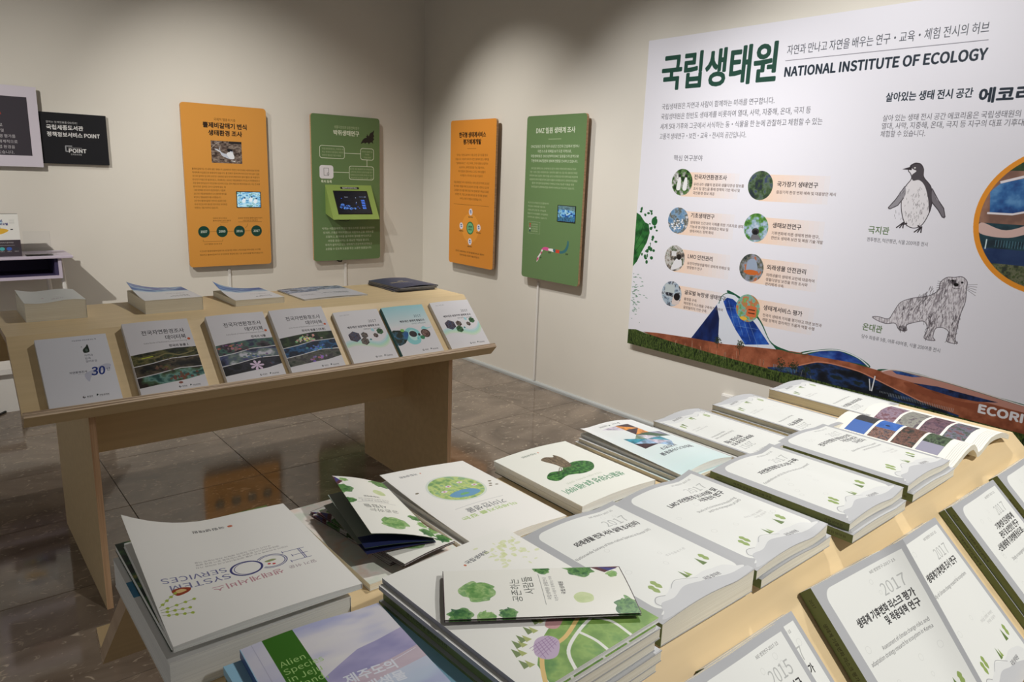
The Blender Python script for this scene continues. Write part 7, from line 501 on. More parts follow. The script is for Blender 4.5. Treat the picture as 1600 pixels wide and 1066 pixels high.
def art_green_dmz():
    c = Cv(582, 1111, (102, 132, 86), 1.3); W = (226, 232, 216); P = (190, 202, 170)
    c.text('DMZ 일원 생태계 조사', 290, 114, 42, W, 'c', .03, fit=381)
    c.line([(227, 155), (352, 155)], 2.5, P)
    for i, (t, w) in enumerate((('DMZ일원은 전쟁 이후 65년간 인간의 간섭에서 벗어나', 474), ('자연 스스로 회복을 보기 드문 지역으로,', 334), ('국립생태원은 2015년부터 DMZ 일원을 5개 권역으로', 474), ('구분하여 DMZ일원의 생태계 현황을 조사하고 있습니다.', 462))):
        c.text(t, 289, 210 + i * 32, 21, W, 'c', fit=w)
    for i, (t, w) in enumerate((('DMZ 일원 생태계 조사는 군사분계선 등 접근이 어려운 지역에 위치한 생태조사 연구로', 445), ('지형·식생과 곤충은 서부평야부터 중·동부산악의 생물이 사는 곳을 기록, 생물다양성 자료를', 470),
                                ('축적하여 DMZ 일원의 생태가치를 높이고 보전방안을 위한 정책자료를 제공하며', 480), ('사람들에게 생태가치를 알려 DMZ 일원의 생물과 서식지를 보호하고 생태관광자원 활용을', 478), ('통한 지역경제 활성화에 기여하고 지속가능한 이용을 위한', 420), ('DMZ일원의 생태계보전을 위하여 지속적으로 연구하고 있습니다.', 430))):
        c.text(t, 286, 354 + i * 25, 15, P, 'c', fit=w)
    for i, t in enumerate(['최근의 모니터링은 민간인통제지역', '무인센서 카메라를 이용하여', '사향노루 산양 등 서식실태', '멸종위기 야생생물의 서식을 확인', '지속적으로 관찰하고 있습니다.']): c.text(t, 42, 588 + i * 25, 13.5, P, fit=[214, 180, 190, 214, 205][i])
    for i in range(14):
        for y in (714, 796): c.line([(56 + i * 9, y), (61 + i * 9, y)], 2, P)
    for i in range(9):
        for x in (56, 179): c.line([(x, 716 + i * 9), (x, 721 + i * 9)], 2, P)
    for i, q in enumerate(((220, 60, 50), (200, 60, 120), (230, 230, 230), (40, 70, 90))):
        c.rect(68, 726 + i * 16, 80, 736 + i * 16, q); c.text('조사권역 범례', 88, 736 + i * 16, 12, P)
    c.blob([(160, 990), (163, 962), (182, 938), (200, 915), (206, 898), (222, 900), (208, 924), (190, 948), (178, 972)], (232, 226, 226))
    c.blob([(160, 984), (164, 964), (176, 956), (178, 968)], (196, 70, 120)); c.blob([(196, 926), (204, 914), (214, 916), (204, 930)], (196, 70, 120))
    c.blob([(206, 900), (222, 884), (250, 878), (284, 884), (276, 900), (250, 902), (228, 898)], (216, 84, 150))
    c.blob([(276, 888), (300, 884), (330, 886), (330, 904), (300, 902), (280, 900)], (234, 234, 234))
    c.blob([(326, 884), (352, 888), (400, 892), (436, 878), (456, 846), (462, 818), (474, 822), (474, 856), (452, 892), (410, 908), (360, 906), (328, 902)], (56, 110, 118))
    c.rect(350, 886, 388, 908, (206, 66, 40))
    for x, y, t in ((196, 962, '서부'), (290, 918, '중부'), (462, 912, '동부')): c.text(t, x, y, 14, (20, 34, 20), 'c', .06)
    return c

def art_screen_birds():
    c = Cv(168, 106, (150, 200, 226), 2)
    c.photo([(0, 0), (168, 0), (168, 106), (0, 106)], [(70, 140, 190), (140, 200, 230), (200, 236, 248), (90, 150, 150)], 12, 5, 2)
    for x, y in ((50, 48), (100, 40), (132, 52)):
        c.blob([(x - 16, y + 14), (x - 6, y), (x + 6, y - 8), (x + 12, y + 2), (x + 8, y + 24), (x - 6, y + 28)], (232, 244, 250))
        c.ell(x + 6, y - 6, 6, 5, (24, 60, 90))
    return c
def art_screen_dark():
    c = Cv(286, 193, (4, 6, 20), 2)
    for i, (x, y, r) in enumerate(((46, 118, 20), (66, 146, 22), (92, 130, 18), (30, 140, 14), (112, 152, 18), (148, 150, 14))):
        c.photo(c.curve([(x + r * math.cos(a) * (1 + .3 * math.sin(3 * a + i)), y + r * .6 * math.sin(a)) for a in np.arange(0, 6.2, .7)]), [(6, 12, 50), (30, 70, 170), (120, 180, 250), (10, 20, 70)], 6, 30 + i)
    for i, (x, y) in enumerate(((178, 136), (190, 148), (168, 108), (48, 60))): c.ell(x, y, 5, 3, (70, 110, 230))
    for i in range(4): c.photo([(218, 72 + i * 22), (250, 72 + i * 22), (252, 88 + i * 22), (220, 88 + i * 22)], [(20, 40, 140), (90, 150, 250), (40, 80, 200)], 5, 60 + i)
    c.text('황금박쥐', 76, 52, 9, (220, 226, 240), 'l'); c.text('위치추적 시스템', 210, 50, 9, (160, 180, 230), 'l')
    for y in (64, 72, 80): c.line([(62, y), (130, y)], 2, (30, 36, 50))
    for x, y in ((176, 54), (264, 46), (172, 96)): c.ell(x, y, 3, 3, (200, 220, 255))
    return c
def art_screen_blue():
    c = Cv(166, 102, (30, 90, 150), 2)
    c.photo([(0, 0), (166, 0), (166, 102), (0, 102)], [(14, 60, 120), (40, 120, 190), (150, 206, 236), (60, 110, 120)], 16, 9, 1.6)
    c.rect(0, 0, 166, 26, (96, 120, 110), .7); c.photo([(0, 78), (166, 70), (166, 102), (0, 102)], [(16, 50, 80), (60, 140, 180), (20, 60, 90)], 8, 12)
    c.line([(70, 24), (86, 60), (120, 44)], 6, (210, 236, 246), .8)
    return c

def art_white_sign():
    c = Cv(520, 465, (212, 206, 218), 1.6); c.rect(50, 62, 468, 400, (62, 58, 66)); W = (214, 212, 216)
    c.text('정책정보서비스', 334, 168, 26, (206, 62, 46), 'r', .06)
    for i, t in enumerate(['국립세종도서관은 정책전문도서관으로', '정부부처 및 공공 행정기구 및', '연구기관의 정책 수집·수행 평가를', '지원하고 정책자료를 체계적으로', '수집, 서비스하여 협업 환경을', '실현해 가고 있습니다.']):
        c.text(t, [334, 338, 392, 400, 384, 378][i], 236 + i * 31, 21, W, 'r')
    return c
def art_black_sign():
    c = Cv(372, 305, (26, 27, 32), 2); W = (222, 222, 222)
    c.text('원하는 정책정보를 ON하라!', 44, 62, 15, W, fit=166)
    c.text('국립세종도서관', 44, 98, 31, W, bold=.06, fit=196)
    c.text('정책정보서비스 POINT', 44, 140, 31, W, bold=.06, fit=285)
    c.line([(170, 196), (136, 196), (136, 228), (148, 228)], 7, (150, 152, 156))
    c.line([(150, 206), (224, 206)], 1.5, W)
    c.text('POINT', 152, 234, 30, W, bold=.08, fit=95); c.text('정책정보포털', 190, 250, 11, W, 'c')
    return c

def art_display_box():
    c = Cv(220, 240, (236, 236, 232), 2)
    c.rect(0, 146, 220, 240, (66, 58, 66))
    c.blob([(40, 96), (80, 84), (130, 80), (166, 88), (160, 100), (120, 116), (60, 122)], (230, 182, 60))
    c.blob([(60, 40), (110, 34), (140, 42), (138, 56), (90, 62)], (176, 208, 228), .8)
    c.text('정책정보', 84, 44, 17, (70, 90, 150), 'l', .05); c.text('국가정책정보포털', 60, 62, 15, (60, 60, 120), 'l', .06); c.text('서비스 안내', 70, 80, 13, (60, 130, 170), 'l', .04)
    for y in (34, 40, 46, 52): c.line([(176, y), (200, y)], 1, (150, 150, 150))
    c.rect(178, 84, 190, 89, (30, 30, 30))
    for i, q in enumerate(((90, 160, 90), (210, 190, 60), (80, 176, 180), (60, 96, 180), (60, 60, 66))):
        c.ell(60 + i * 34, 196, 13, 10, q); c.text('서비스', 60 + i * 34, 214, 8, (220, 220, 220), 'c')
    c.text('온라인으로 빠르고 편리하게 이용하세요', 40, 164, 9, (230, 230, 230)); c.line([(30, 176), (190, 176)], 1.2, (200, 200, 200))
    return c

# the large wall print, in millimetres from its top left corner
def art_poster():
    c = Cv(2450, 1790, (228, 228, 238), 0.86); G = (28, 70, 58); K = (30, 42, 56); T = (96, 96, 104)
    c.text('국립생태원', 116, 262, 204, G, bold=.05, fit=716)
    c.text('자연과 만나고 자연을 배우는 연구·교육·체험 전시의 허브', 884, 158, 50, (70, 74, 84), fit=878)
    c.line([(880, 188), (1766, 188)], 2.5, (110, 110, 120))
    c.text('NATIONAL INSTITUTE OF ECOLOGY', 884, 262, 58, K, bold=.07, fit=886)
    for i, (t, w) in enumerate((('국립생태원은 자연과 사람이 함께하는 미래를 연구합니다.', 714), ('국립생태원은 한반도 생태계를 비롯하여 열대, 사막, 지중해, 온대, 극지 등', 914),
                                ('세계 5대 기후와 그곳에서 서식하는 동·식물을 한 눈에 관찰하고 체험할 수 있는', 980), ('고품격 생태연구·보전·교육·전시의 공간입니다.', 572))):
        c.text(t, 131, 384 + i * 54.5, 36, T, fit=w)
    c.text('핵심 연구분야', 246, 668, 36, T, fit=198)
    c.text('살아있는 생태 전시 공간', 1394, 403, 42, K, bold=.04, fit=348)
    c.text('에코리움', 1768, 424, 62, K, bold=.08, fit=250)
    for i, (t, w) in enumerate((('살아 있는 생태 전시 공간 에코리움은 국립생태원의 랜드마크로', 660), ('열대, 사막, 지중해, 온대, 극지 등 지구의 대표 기후대별 생태계를', 676), ('체험할 수 있습니다.', 190))):
        c.text(t, 1393, 488 + i * 34, 31, T, fit=w)
    pals = {0: [(30, 50, 30), (70, 110, 50), (150, 150, 150), (230, 230, 230)], 1: [(40, 50, 60), (60, 80, 50), (90, 110, 90), (60, 70, 100)],
            2: [(90, 130, 170), (130, 160, 190), (90, 90, 80), (210, 210, 220)], 3: [(60, 110, 50), (90, 140, 60), (140, 170, 190), (190, 200, 220)],
            4: [(60, 60, 60), (130, 120, 110), (200, 200, 200), (90, 100, 80)], 5: [(50, 60, 60), (110, 110, 100), (140, 150, 170), (190, 100, 50)],
            6: [(60, 60, 70), (150, 170, 190), (190, 200, 210), (40, 40, 50)], 7: [(110, 150, 90), (120, 180, 170), (200, 110, 70), (120, 170, 100)]}
    items = [(318, 788, 396, 755, '전국자연환경조사', ['우리나라 생물의 분포와 생물다양성 정보를', '조사 및 갱신을 통해 정책적 기반 제시 및', '국민환경 정보 제공']),
             (817, 790, 908, 778, '국가장기 생태연구', ['중장기적 환경 변화 예측 및 대응방안 제시']),
             (314, 1003, 396, 966, '기초생태연구', ['생태계와 인간과의 이해를 위한 기초자료 생태계', '기능과 연구분야 생태공간 확보 및', '생태서비스 정책 확대']),
             (818, 1006, 908, 984, '생태보전연구', ['기후변화에 따른 생태계 변화 연구,', '한반도 생태축 보전 및 복원 기술 개발']),
             (312, 1220, 400, 1197, 'LMO 안전관리', ['유전자변형생물체의 생태계 위해성 및', '영향평가 연구']),
             (817, 1217, 904, 1200, '외래생물 안전관리', ['외래생물의 생태계 교란에 대응하여', '생물다양성 보전을 위한 조사와', '관리체계 구축']),
             (311, 1430, 400, 1404, '글로벌 녹망생 생태연구', ['플랫폼 구축', '해외평가 시스템을 구축하기 위하여', '글로벌리더 기반 구축']),
             (822, 1433, 910, 1412, '생태계서비스 평가', ['전국의 생태계 가치를 평가하고 자연 보전과', '개발 정책의 합리적인 조율자 역할 수행'])]
    xs = np.linspace(1, .12, 14)
    for i, (cx, cy, tx, ty, t, sub) in enumerate(items):
        x0, x1 = cx, cx + 370
        for j in range(14):
            c.rect(x0 + j * (x1 - x0) / 14, cy - 56, x0 + (j + 1) * (x1 - x0) / 14, cy + 78, (238, 208, 186), xs[j])
    # grass, walls and glass of the building
    tower = [(478, 1664), (628, 1440), (655, 1395), (690, 1372), (735, 1376), (800, 1410), (900, 1490), (990, 1600), (1024, 1630), (960, 1640), (700, 1650)]
    c.blob([(690, 1372), (760, 1376), (840, 1425), (910, 1490), (985, 1590), (1090, 1615), (1080, 1625), (960, 1600)], (26, 84, 62))
    c.poly(tower, (214, 220, 232))
    c.photo([(478, 1664), (628, 1446), (652, 1520), (660, 1660)], [(16, 28, 70), (24, 44, 100), (34, 60, 120)], 60, 2, 1, 2)
    c.photo([(668, 1420), (688, 1396), (725, 1398), (790, 1436), (880, 1510), (972, 1603), (830, 1632), (760, 1560), (700, 1480)], [(20, 50, 120), (30, 70, 160), (50, 100, 190)], 50, 3)
    for k in range(4): c.line([(700 + 40 * k, 1410 + 22 * k), (760 + 50 * k, 1560 + 24 * k)], 2, (140, 170, 210), .7)
    for k in range(3): c.line([(690 + 35 * k, 1450 + 45 * k), (800 + 50 * k, 1440 + 48 * k)], 2, (140, 170, 210), .6)
    brick = [(120, 1694), (225, 1681), (500, 1662), (700, 1655), (965, 1625), (1100, 1612), (1200, 1606), (1330, 1600), (1480, 1608), (1549, 1613), (1700, 1612), (1900, 1612), (2126, 1628), (2450, 1650),
             (2450, 1750), (1760, 1750), (1100, 1740), (600, 1730), (300, 1720)]
    c.blob([(1150, 1616), (1240, 1575), (1345, 1553), (1440, 1570), (1500, 1606), (1400, 1622)], (30, 86, 64))
    c.blob([(1540, 1616), (1610, 1592), (1720, 1588), (1900, 1604), (2126, 1620), (2450, 1642), (2450, 1660), (1800, 1640)], (30, 86, 64))
    c.poly(brick, lambda h, w: ramp(fbm(h, w, 40, 5), [(120, 66, 46), (146, 84, 60), (164, 98, 72)]))
    c.photo([(1185, 1612), (1250, 1580), (1345, 1560), (1430, 1576), (1482, 1600), (1330, 1606)], [(24, 44, 110), (40, 70, 150), (70, 110, 180)], 40, 6, 2, 1)
    c.blob([(1550, 1616), (1617, 1596), (1782, 1598), (1960, 1612), (2130, 1630), (2450, 1655), (2450, 1668), (2050, 1650), (1680, 1632)], (186, 136, 124))
    c.photo([(1600, 1600), (1640, 1595), (1730, 1599), (1690, 1608), (1620, 1610)], [(30, 60, 120), (60, 100, 170)], 20, 7)
    c.poly([(975, 1724), (1120, 1692), (1240, 1640), (1320, 1632), (1456, 1640), (1600, 1676), (1745, 1712), (1900, 1730), (1900, 1760), (1000, 1760)],
           lambda h, w: ramp(fbm(h, w, 26, 8, 4, 2, 1), [(18, 22, 30), (26, 34, 48), (36, 60, 110), (30, 40, 40)]))
    c.line(c.curve([(1160, 1612), (1240, 1580), (1345, 1557), (1435, 1572), (1492, 1604)], closed=False), 6, (222, 226, 234))
    c.line(c.curve([(1556, 1612), (1617, 1592), (1782, 1594), (1960, 1608), (2130, 1626), (2450, 1651)], closed=False), 5, (222, 214, 216))
    c.line(c.curve([(1120, 1690), (1240, 1638), (1330, 1630), (1456, 1638), (1600, 1674), (1745, 1710)], closed=False), 5, (196, 132, 106))
    c.line(c.curve([(640, 1436), (655, 1393), (690, 1370), (735, 1374), (800, 1408), (900, 1486), (985, 1596), (1080, 1618), (1180, 1612)], closed=False), 4, (34, 88, 64))
    c.line([(1522, 1716), (1528, 1643)], 6, (222, 226, 232)); c.line([(1515, 1716), (1504, 1662)], 5, (210, 214, 222))
    c.photo([(1695, 1634), (1800, 1626), (2036, 1636), (1960, 1652), (1873, 1656), (1760, 1646)], [(20, 26, 50), (40, 60, 110)], 20, 9)
    c.blob([(1670, 1638), (1873, 1668), (2040, 1652), (2200, 1668), (2450, 1690), (2450, 1700), (1900, 1690), (1700, 1664)], (138, 76, 54))
    for k in range(46): c.line([(1560 + 7 * k, 1722 - (k < 6) * 8), (1560 + 7 * k, 1706)], 1.6, (190, 200, 206), .8)
    for k in range(16): c.line([(1010 + 8 * k, 1722), (1010 + 8 * k, 1700)], 1.8, (120, 170, 200), .9)
    c.text('ECORIUM', 1970, 1696, 46, (226, 226, 232), bold=.12, fit=250)
    grass = [(-5, 1700), (60, 1690), (130, 1698), (330, 1712), (600, 1722), (800, 1728), (1000, 1732), (1237, 1730), (1519, 1736), (1802, 1736), (2144, 1742), (2450, 1748), (2450, 1795), (-5, 1795)]
    c.poly(grass, lambda h, w: ramp(fbm(h, w, 10, 11, 3, .5, 1.6), [(24, 36, 18), (52, 70, 30), (86, 104, 52), (38, 52, 24)]))
    r = random.Random(4)
    for k in range(60):
        x = r.uniform(330, 1250); y = r.uniform(1716, 1742); c.line([(x, y), (x + r.uniform(-5, 5), y - r.uniform(15, 45))], 1.5, (60, 56, 44) if k % 3 else (200, 190, 170), .7)
    for x, y, q in ((655, 1640, 16), (800, 1640, 18), (1050, 1690, 24), (1120, 1685, 20), (1190, 1690, 16)):
        c.line([(x, y + q), (x + 3, y + 3 * q)], 2.5, (60, 50, 40))
        for k in range(60): c.ell(x + r.gauss(0, q * .6), y + r.gauss(0, q * .6), 3.5, 3, (38, 50, 34), .7)
    # leaf print at the left edge
    c.photo([(-2, 976), (30, 990), (70, 1030), (100, 1040), (112, 1090), (95, 1150), (60, 1210), (30, 1270), (-2, 1306)], [(22, 70, 34), (40, 104, 50), (60, 126, 62)], 40, 12)
    c.line([(0, 1180), (40, 1110), (60, 1040)], 3, (20, 50, 28)); c.line([(4, 1220), (60, 1150), (100, 1100)], 2.5, (20, 50, 28))
    for k in range(34):
        a = r.uniform(-1.4, 1.3); d = r.uniform(112, 175); x, y = 10 + d * math.cos(a), 1110 + 1.15 * d * math.sin(a)
        if x > 4: c.ell(x, y, r.uniform(2, 12), r.uniform(3, 13), (32, 92, 48))
    c.ell(142, 1020, 22, 24, (34, 96, 50)); c.ell(118, 1180, 12, 10, (34, 96, 50))
    for k in range(60):
        x = abs(r.gauss(0, 40)) + 4; y = 1480 + r.gauss(0, 70); c.line([(x, y), (x + r.uniform(4, 22), y + r.uniform(-5, 5))], 3, (40, 104, 66), .8)
    # research fields
    for i, (cx, cy, tx, ty, t, sub) in enumerate(items):
        c.photo([(cx + 72 * math.cos(a), cy + 74 * math.sin(a)) for a in np.arange(0, 2 * PI, .15)], pals[i], 26, 20 + i)
        if i == 3:
            c.ell(cx, cy + 20, 22, 18, (60, 60, 60)); c.poly([(cx - 18, cy + 36), (cx + 18, cy + 36), (cx + 40, cy + 60), (cx - 30, cy + 66)], (110, 110, 116)); c.ell(cx, cy + 24, 14, 12, (26, 26, 30))
        if i == 0:
            for q in (-22, 22): c.blob([(cx + q - 14, cy + 40), (cx + q - 8, cy - 10), (cx + q + 4, cy - 36), (cx + q + 14, cy - 10), (cx + q + 12, cy + 40)], (228, 228, 232)); c.ell(cx + q + 4, cy - 36, 9, 9, (40, 40, 44))
        if i == 2:
            for q in range(26): c.ell(cx + r.uniform(-50, 50), cy + r.uniform(-10, 56), 5, 4, (232, 232, 236))
        if i == 4: c.blob([(cx - 20, cy + 70), (cx + 4, cy + 10), (cx + 40, cy - 4), (cx + 52, cy + 40)], (222, 222, 228)); c.ell(cx + 30, cy - 10, 16, 16, (40, 34, 32)); c.rect(cx - 24, cy - 40, cx + 10, cy - 12, (214, 214, 218))
        if i == 5: c.blob([(cx - 30, cy + 10), (cx - 20, cy - 40), (cx + 20, cy - 44), (cx + 36, cy + 6), (cx, cy + 20)], (150, 164, 186)); c.blob([(cx - 44, cy + 20), (cx, cy + 10), (cx + 42, cy + 16), (cx + 30, cy + 34), (cx - 20, cy + 36)], (196, 104, 50))
        if i == 6: c.blob([(cx + 10, cy + 60), (cx + 16, cy + 10), (cx + 50, cy + 14), (cx + 60, cy + 50)], (214, 200, 196)); c.ell(cx + 40, cy + 12, 22, 22, (30, 26, 30)); c.rect(cx - 50, cy - 54, cx + 20, cy - 6, (186, 196, 200))
        if i == 7: c.rrect(cx - 4, cy - 14, cx + 54, cy + 44, 8, (206, 108, 66)); c.line([(cx + 6, cy + 6), (cx + 44, cy + 6)], 5, (60, 40, 30)); c.line([(cx + 6, cy + 24), (cx + 44, cy + 24)], 5, (60, 40, 30)); c.ell(cx - 20, cy + 58, 22, 10, (222, 180, 70))
        c.text(t, tx + 4, ty + 12, 29, (60, 54, 56), bold=.03)
        for j, q in enumerate(sub): c.text(q, tx + 4, ty + 48 + j * 24, 18.5, (110, 96, 92), bold=.02)
    # pencil drawn penguin
    S = (52, 46, 52)
    body = [(1552, 676), (1580, 672), (1598, 694), (1604, 728), (1640, 770), (1654, 830), (1646, 890), (1624, 936), (1590, 948), (1556, 930), (1534, 880), (1526, 826), (1532, 776), (1554, 738), (1548, 716), (1536, 700)]
    c.blob(body, (226, 224, 230))
    c.line(np.vstack([c.curve(body), c.curve(body)[:1]]), 3, S)
    c.blob([(1540, 682), (1562, 668), (1586, 676), (1600, 700), (1606, 730), (1640, 768), (1654, 826), (1650, 880), (1636, 820), (1614, 766), (1588, 742), (1562, 744), (1554, 722), (1570, 704), (1556, 696)], S, .85)
    c.poly([(1510, 697), (1548, 684), (1550, 700)], S); c.ell(1562, 690, 4, 3, (230, 230, 230))
    c.blob([(1532, 770), (1520, 800), (1490, 840), (1474, 868), (1480, 872), (1512, 856), (1532, 824), (1540, 800)], (150, 148, 156)); c.line([(1532, 770), (1500, 830), (1474, 866), (1482, 872), (1514, 854), (1534, 820)], 3, S)
    c.blob([(1646, 776), (1672, 820), (1700, 850), (1715, 892), (1706, 896), (1684, 866), (1656, 836)], (120, 116, 124)); c.line([(1646, 776), (1678, 824), (1704, 856), (1715, 892), (1704, 894), (1684, 866), (1654, 834)], 3, S)
    for x, y in ((1540, 952), (1618, 966)):
        for q in (-18, -4, 10): c.line([(x + 10, y - 26), (x + q, y)], 5, S)
    c.line([(1564, 930), (1548, 936)], 6, S); c.line([(1612, 936), (1624, 948)], 6, S)
    for k in range(90):
        x = r.gauss(1588, 30); y = r.uniform(760, 930); c.line([(x, y), (x + r.uniform(-3, 3), y + r.uniform(5, 14))], 1.6, S, .5)
    # pencil drawn otter
    ott = [(1790, 1142), (1820, 1136), (1842, 1154), (1844, 1184), (1848, 1240), (1838, 1300), (1834, 1400), (1846, 1420), (1804, 1420), (1806, 1380), (1780, 1364), (1752, 1372), (1746, 1410), (1756, 1426), (1712, 1424), (1718, 1380),
           (1700, 1350), (1660, 1362), (1630, 1380), (1634, 1404), (1600, 1404), (1580, 1380), (1540, 1388), (1498, 1380), (1476, 1368), (1500, 1362), (1548, 1364), (1566, 1330), (1590, 1282), (1640, 1254), (1700, 1236), (1736, 1206), (1740, 1170), (1762, 1146)]
    c.blob(ott, lambda h, w: ramp(fbm(h, w, 7, 15, 3, .5, 1.6), [(150, 144, 152), (190, 186, 194), (214, 211, 218), (222, 219, 227)]))
    for k in range(520):
        x = r.uniform(1490, 1846); y = r.uniform(1150, 1415); q = min(abs(x - 1500) / 350, 1); ok = (x > 1740 and y < 1330) or (1590 < x < 1750 and 1250 < y < 1350) or (x > 1800 and y > 1300) or (1712 < x < 1750 and y > 1340)
        if ok and r.random() < (.9 if (x < 1780 and y > 1180) or y > 1330 else .4): c.line([(x, y), (x - r.uniform(-3, 7), y + r.uniform(8, 20))], 1.8, S, .55)
    c.line(np.vstack([c.curve(ott), c.curve(ott)[:1]]), 2.5, S, .8)
    for a, b in (((1716, 1300), (1744, 1424)), ((1806, 1300), (1840, 1418)), ((1600, 1380), (1632, 1402)), ((1770, 1150), (1800, 1160))):
        for k in range(40): x = r.uniform(a[0], b[0]); y = r.uniform(a[1], b[1]); c.line([(x, y), (x + r.uniform(-4, 4), y + r.uniform(6, 18))], 2.2, S, .55)
    for k in range(60):
        t = r.random(); x = 1730 - 110 * t + r.gauss(0, 8); y = 1215 + 90 * t * t + r.gauss(0, 16); c.line([(x, y), (x - r.uniform(2, 10), y + r.uniform(10, 24))], 2, S, .5)
    c.ell(1786, 1156, 5, 4, (20, 18, 20)); c.ell(1824, 1160, 5, 4, (20, 18, 20)); c.ell(1802, 1172, 10, 7, (20, 18, 20)); c.line([(1790, 1186), (1802, 1190), (1818, 1186)], 2, S)
    for k in range(5): c.line([(1840, 1168 + k * 4), (1882, 1160 + k * 12)], 1.4, S, .7); c.line([(1764, 1172 + k * 4), (1728, 1166 + k * 10)], 1.4, S, .7)
    GL = (96, 120, 84)
    c.text('극지관', 1400, 984, 38, GL, bold=.03, fit=93); c.text('젠투펭귄, 턱끈펭귄, 식물 200여종 전시', 1400, 1022, 21, T, fit=264)
    c.text('온대관', 1438, 1434, 38, GL, bold=.03, fit=90); c.text('담수 파충류 9종, 어류 40여종, 식물 200여종 전시', 1440, 1474, 21, T, fit=344)
    # round aerial view in an orange ring
    X, Y, Rr = 2114, 886, 288
    c.ell(X, Y, Rr, Rr, (226, 146, 46), n=90); c.ell(X, Y, Rr - 20, Rr - 20, (40, 52, 60), n=90)
    def arc(y0, y1, pal, sc_, seed, ax=1.0):
        P = [(x, y) for x, y in [(X + (Rr - 20) * math.cos(a), Y + (Rr - 20) * math.sin(a)) for a in np.arange(0, 2 * PI, .04)]]
        P = [(x, min(max(y, Y + y0), Y + y1)) for x, y in P]
        c.photo(P, pal, sc_, seed, ax)
    arc(-268, -190, [(40, 60, 40), (60, 80, 50), (90, 100, 80)], 30, 40)
    arc(-190, 20, [(130, 96, 84), (156, 118, 100), (120, 90, 80)], 90, 41)
    arc(20, 120, [(30, 44, 54), (40, 70, 80), (24, 34, 46)], 40, 42, 2)
    arc(120, 200, [(40, 60, 100), (30, 50, 90), (50, 70, 110)], 60, 43, 2)
    arc(180, 268, [(50, 56, 50), (80, 90, 60), (110, 110, 90), (60, 76, 40)], 16, 44)
    c.photo([(1868, 780), (1900, 746), (2010, 716), (2090, 726), (2110, 780), (2050, 838), (1960, 862), (1880, 866)], [(30, 60, 120), (50, 100, 160), (90, 140, 190)], 50, 45)
    c.line([(1872, 866), (1960, 866), (2050, 842), (2112, 784)], 8, (226, 220, 226)); c.line([(1900, 742), (2010, 708), (2096, 716), (2150, 700)], 10, (226, 220, 226))
    c.blob([(1856, 905), (1950, 930), (2060, 880), (2180, 800), (2350, 790), (2362, 890), (2200, 930), (2060, 930), (1960, 960), (1858, 950)], (206, 176, 170))
    c.photo([(2120, 940), (2370, 890), (2380, 930), (2200, 960)], [(30, 50, 110), (60, 90, 150)], 40, 46)
    c.line([(X + 278 * math.cos(a), Y + 278 * math.sin(a)) for a in np.arange(0, 6.35, .06)], 20, (226, 146, 46))
    for k in range(30): c.line([(1920 + k * 10, 972), (1920 + k * 10, 1000)], 2, (110, 160, 180), .7)
    c.line([(1886, 972), (1886, 1010)], 5, (200, 220, 226))
    return c

def art_report(seed, year, title, eng, names=(), num='NIE-법정연구-2017-15', lean=0):
    """grey bordered annual report cover, 200 x 264 mm drawn at 3 px per mm"""
    c = Cv(200, 264, (172, 174, 177), 3.0); r = random.Random(seed)
    P = (226, 228, 224); K = (34, 34, 36)
    c.rrect(17, 11, 192, 250, 18, P, corners=(1, 0, 1, 1))
    for k in range(9): c.ring(r.uniform(30, 180), r.uniform(30, 190), r.uniform(3, 5), .6, (208, 210, 206))
    c.text(num, 150, 22, 5.5, (110, 110, 110), 'c')
    c.text(year, 176, 58, 24, (176, 178, 176), 'r', sx=.95)
    for i, t in enumerate(title): c.text(t, 178, 76 + i * 15, 13.5, K, 'r', bold=.055, sx=.86 if len(t) < 17 else .74)
    y = 76 + len(title) * 15 + 9
    for i, t in enumerate(eng): c.text(t, 176, y + i * 10, 7.4, (90, 90, 92), 'r', sx=.85)
    for i, t in enumerate(names): c.text(t, 172, 168 + i * 8, 5.5, (170, 170, 168), 'r')
    c.blob([(24, 246), (22, 234), (32, 226), (44, 230), (56, 228), (76, 218), (92, 222), (110, 226), (140, 222), (160, 224), (176, 228), (186, 240), (184, 252), (24, 254)], (217, 219, 218))
    c.blob([(20, 250), (30, 238), (52, 241), (82, 233), (112, 238), (140, 241), (170, 248), (196, 251), (196, 262), (20, 262)], (190, 192, 195))
    c.line(c.curve([(26, 242), (25, 233), (34, 226), (46, 231)], closed=False), 1.1, (150, 152, 154)); c.line(c.curve([(64, 226), (82, 217), (102, 224), (116, 230)], closed=False), .9, (160, 162, 164))
    g1, g2 = (142, 164, 92), (100, 124, 68)
    for x, y in ((46, 212), (56, 207)): c.blob([(x, y + 11), (x - 4, y + 5), (x - 3, y), (x - 4, y - 5), (x, y - 9), (x + 4, y - 5), (x + 3, y), (x + 4, y + 5)], g1)
    c.poly([(106, 204), (102, 222), (110, 222)], g2); c.poly([(113, 208), (109, 221), (117, 221)], g1)
    c.poly([(160, 192), (155, 211), (165, 211)], g2)
    c.blob([(173, 208), (169, 203), (170, 198), (169, 194), (173, 189), (177, 194), (176, 198), (177, 203)], g1)
    c.text('국립생태원', 138, 240, 8, (92, 92, 96), 'c', bold=.03)
    return c

def report_spine(title, dark=(40, 44, 30), bg=(104, 118, 72)):
    c = Cv(264, 20, bg, 3.0)
    c.text(title, 50, 13.5, 7, dark, 'l', bold=.04, alpha=.8); c.text('2017', 14, 13, 6, dark); c.text('국립생태원', 222, 13.5, 7, dark)
    return c

